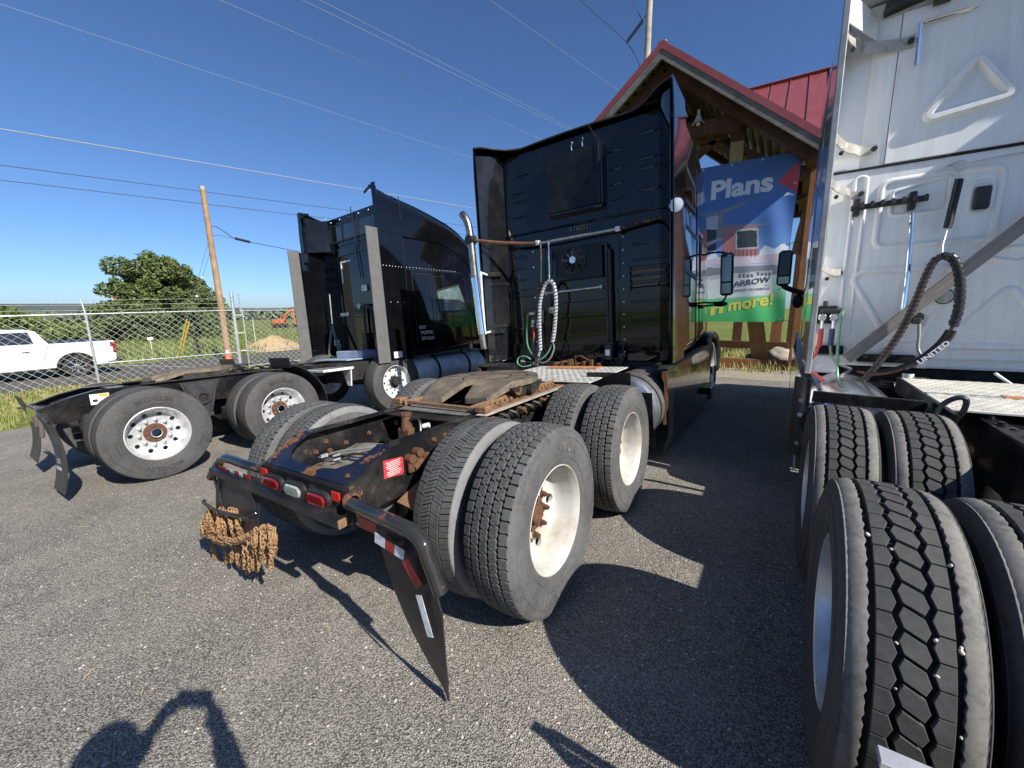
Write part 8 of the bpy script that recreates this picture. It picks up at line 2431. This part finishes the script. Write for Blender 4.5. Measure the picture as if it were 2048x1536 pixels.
pr = empty('person', (hips.x, hips.y, gzc), label='person in dark jacket and jeans holding a phone up to take a photograph', cat='person')
org = Vector((hips.x, hips.y, gzc))
R_ = lambda v_: tuple(Vector(v_)-org)
hd = PW(-0.09,-0.30,0.02)
neck = PW(-0.10,-0.37,-0.17); chest = PW(-0.10,-0.42,-0.35); waist = PW(-0.10,-0.46,-0.58)
shL = PW(-0.29,-0.40,-0.27); shR = PW(0.09,-0.40,-0.27)
elL = PW(-0.30,-0.20,-0.36); elR = PW(0.27,-0.17,-0.30)
hL = CW(-0.065,-0.02,-0.055); hR = CW(0.125,-0.02,-0.055)
wL = PW(-0.15,-0.10,-0.13); wR = PW(0.185,-0.09,-0.12)
V = [hips, waist, chest, neck, shL, elL, wL.lerp(hL, 0.4), shR, elR, wR.lerp(hR, 0.4)]
V += [PW(-0.20,-0.48,0), PW(-0.21,-0.45,0), PW(-0.21,-0.48,0), PW(-0.21,-0.36,0), PW(0.0,-0.48,0), PW(0.02,-0.44,0), PW(0.03,-0.48,0), PW(0.05,-0.36,0)]
for i, z in zip(range(10, 18), (0.88,0.50,0.09,0.05,0.88,0.50,0.09,0.05)): V[i] = Vector((V[i].x, V[i].y, gzc+z))
E_ = [(0,1),(1,2),(2,3),(2,4),(4,5),(5,6),(2,7),(7,8),(8,9),(0,10),(10,11),(11,12),(12,13),(0,14),(14,15),(15,16),(16,17)]
rad = [(0.15,0.12),(0.145,0.11),(0.17,0.125),0.06,0.075,0.055,0.040,0.075,0.055,0.040,0.10,0.065,0.048,0.045,0.10,0.065,0.048,0.045]
JK = plain('dark_jacket', (0.03,0.035,0.05), 0.85, vary=0.2)
skin_body('body', [R_(p) for p in V], E_, rad, 0, JK, pr)
SKN = plain('skin', (0.46,0.28,0.20), 0.55, vary=0.06)
m = MB(); hc = Vector(R_(hd))
m.ball((0,0,0),0.105,20,14,(0.82,0.98,1.20))
for i, p in enumerate(m.v):
    p = Vector(p)
    if p.y > 0.02 and p.z < -0.02: p.x *= 0.88
    m.v[i] = tuple(p)
m.ball((0,0.105,-0.01),0.018,8,6,(0.8,1.2,1.5)); 
for s in (1,-1): m.ball((s*0.088,0.0,-0.005),0.028,8,6,(0.4,0.8,1.2)); m.ball((s*0.034,0.090,0.018),0.014,8,6)
m.box(-0.025,0.025,0.088,0.098,-0.062,-0.052,0.004)
m.cyl((0,-0.02,-0.10),(0,-0.05,-0.20),0.055,n=12)
hdo = m.build('head', SKN, pr, smooth=60); hdo.location = hc; hdo.rotation_euler = (0,0,atan2(-FH.x, FH.y))
m = MB(); m.ball((0,-0.012,0.022),0.118,20,12,(0.86,1.0,1.16)); 
m.v = [(x, y if not (y > 0.05 and z < 0.05) else 0.05, max(z, -0.04 if y < 0.03 else 0.05)) for x, y, z in m.v]
m.build('hair', plain('brown_hair', (0.06,0.035,0.02), 0.7, vary=0.2), hdo, smooth=60)
# hands with five fingers each, closed round the phone ends
for s, hw_, wr in ((-1, hL, wL), (1, hR, wR)):
    verts = [R_(wr), R_(wr.lerp(hw_, 0.5)), R_(hw_)]; ed = [(0,1),(1,2)]; rd = [0.030,(0.036,0.022),(0.040,0.020)]
    for k in range(4):
        u_ = 0.030-0.020*k; L_ = (0.068,0.076,0.070,0.056)[k]
        b0 = hw_+C_U*u_
        pts = [b0 + C_F*0.010 + C_R*s*0.004, b0 + C_F*0.024 - C_R*s*0.012, b0 + C_F*0.026 - C_R*s*(0.012+L_*0.3)]
        i0 = len(verts)
        verts += [R_(p) for p in pts]; ed += [(2,i0),(i0,i0+1),(i0+1,i0+2)]; rd += [0.0095,0.0088,0.0078]
    tb = [hw_ + C_U*0.02 - C_R*s*0.012 + C_F*0.002, hw_ + C_U*0.012 - C_R*s*0.032 + C_F*0.008]
    i0 = len(verts); verts += [R_(p) for p in tb]; ed += [(1,i0),(i0,i0+1)]; rd += [0.011,0.0095]
    skin_body('hand', verts, ed, rd, 0, SKN, pr, 1)
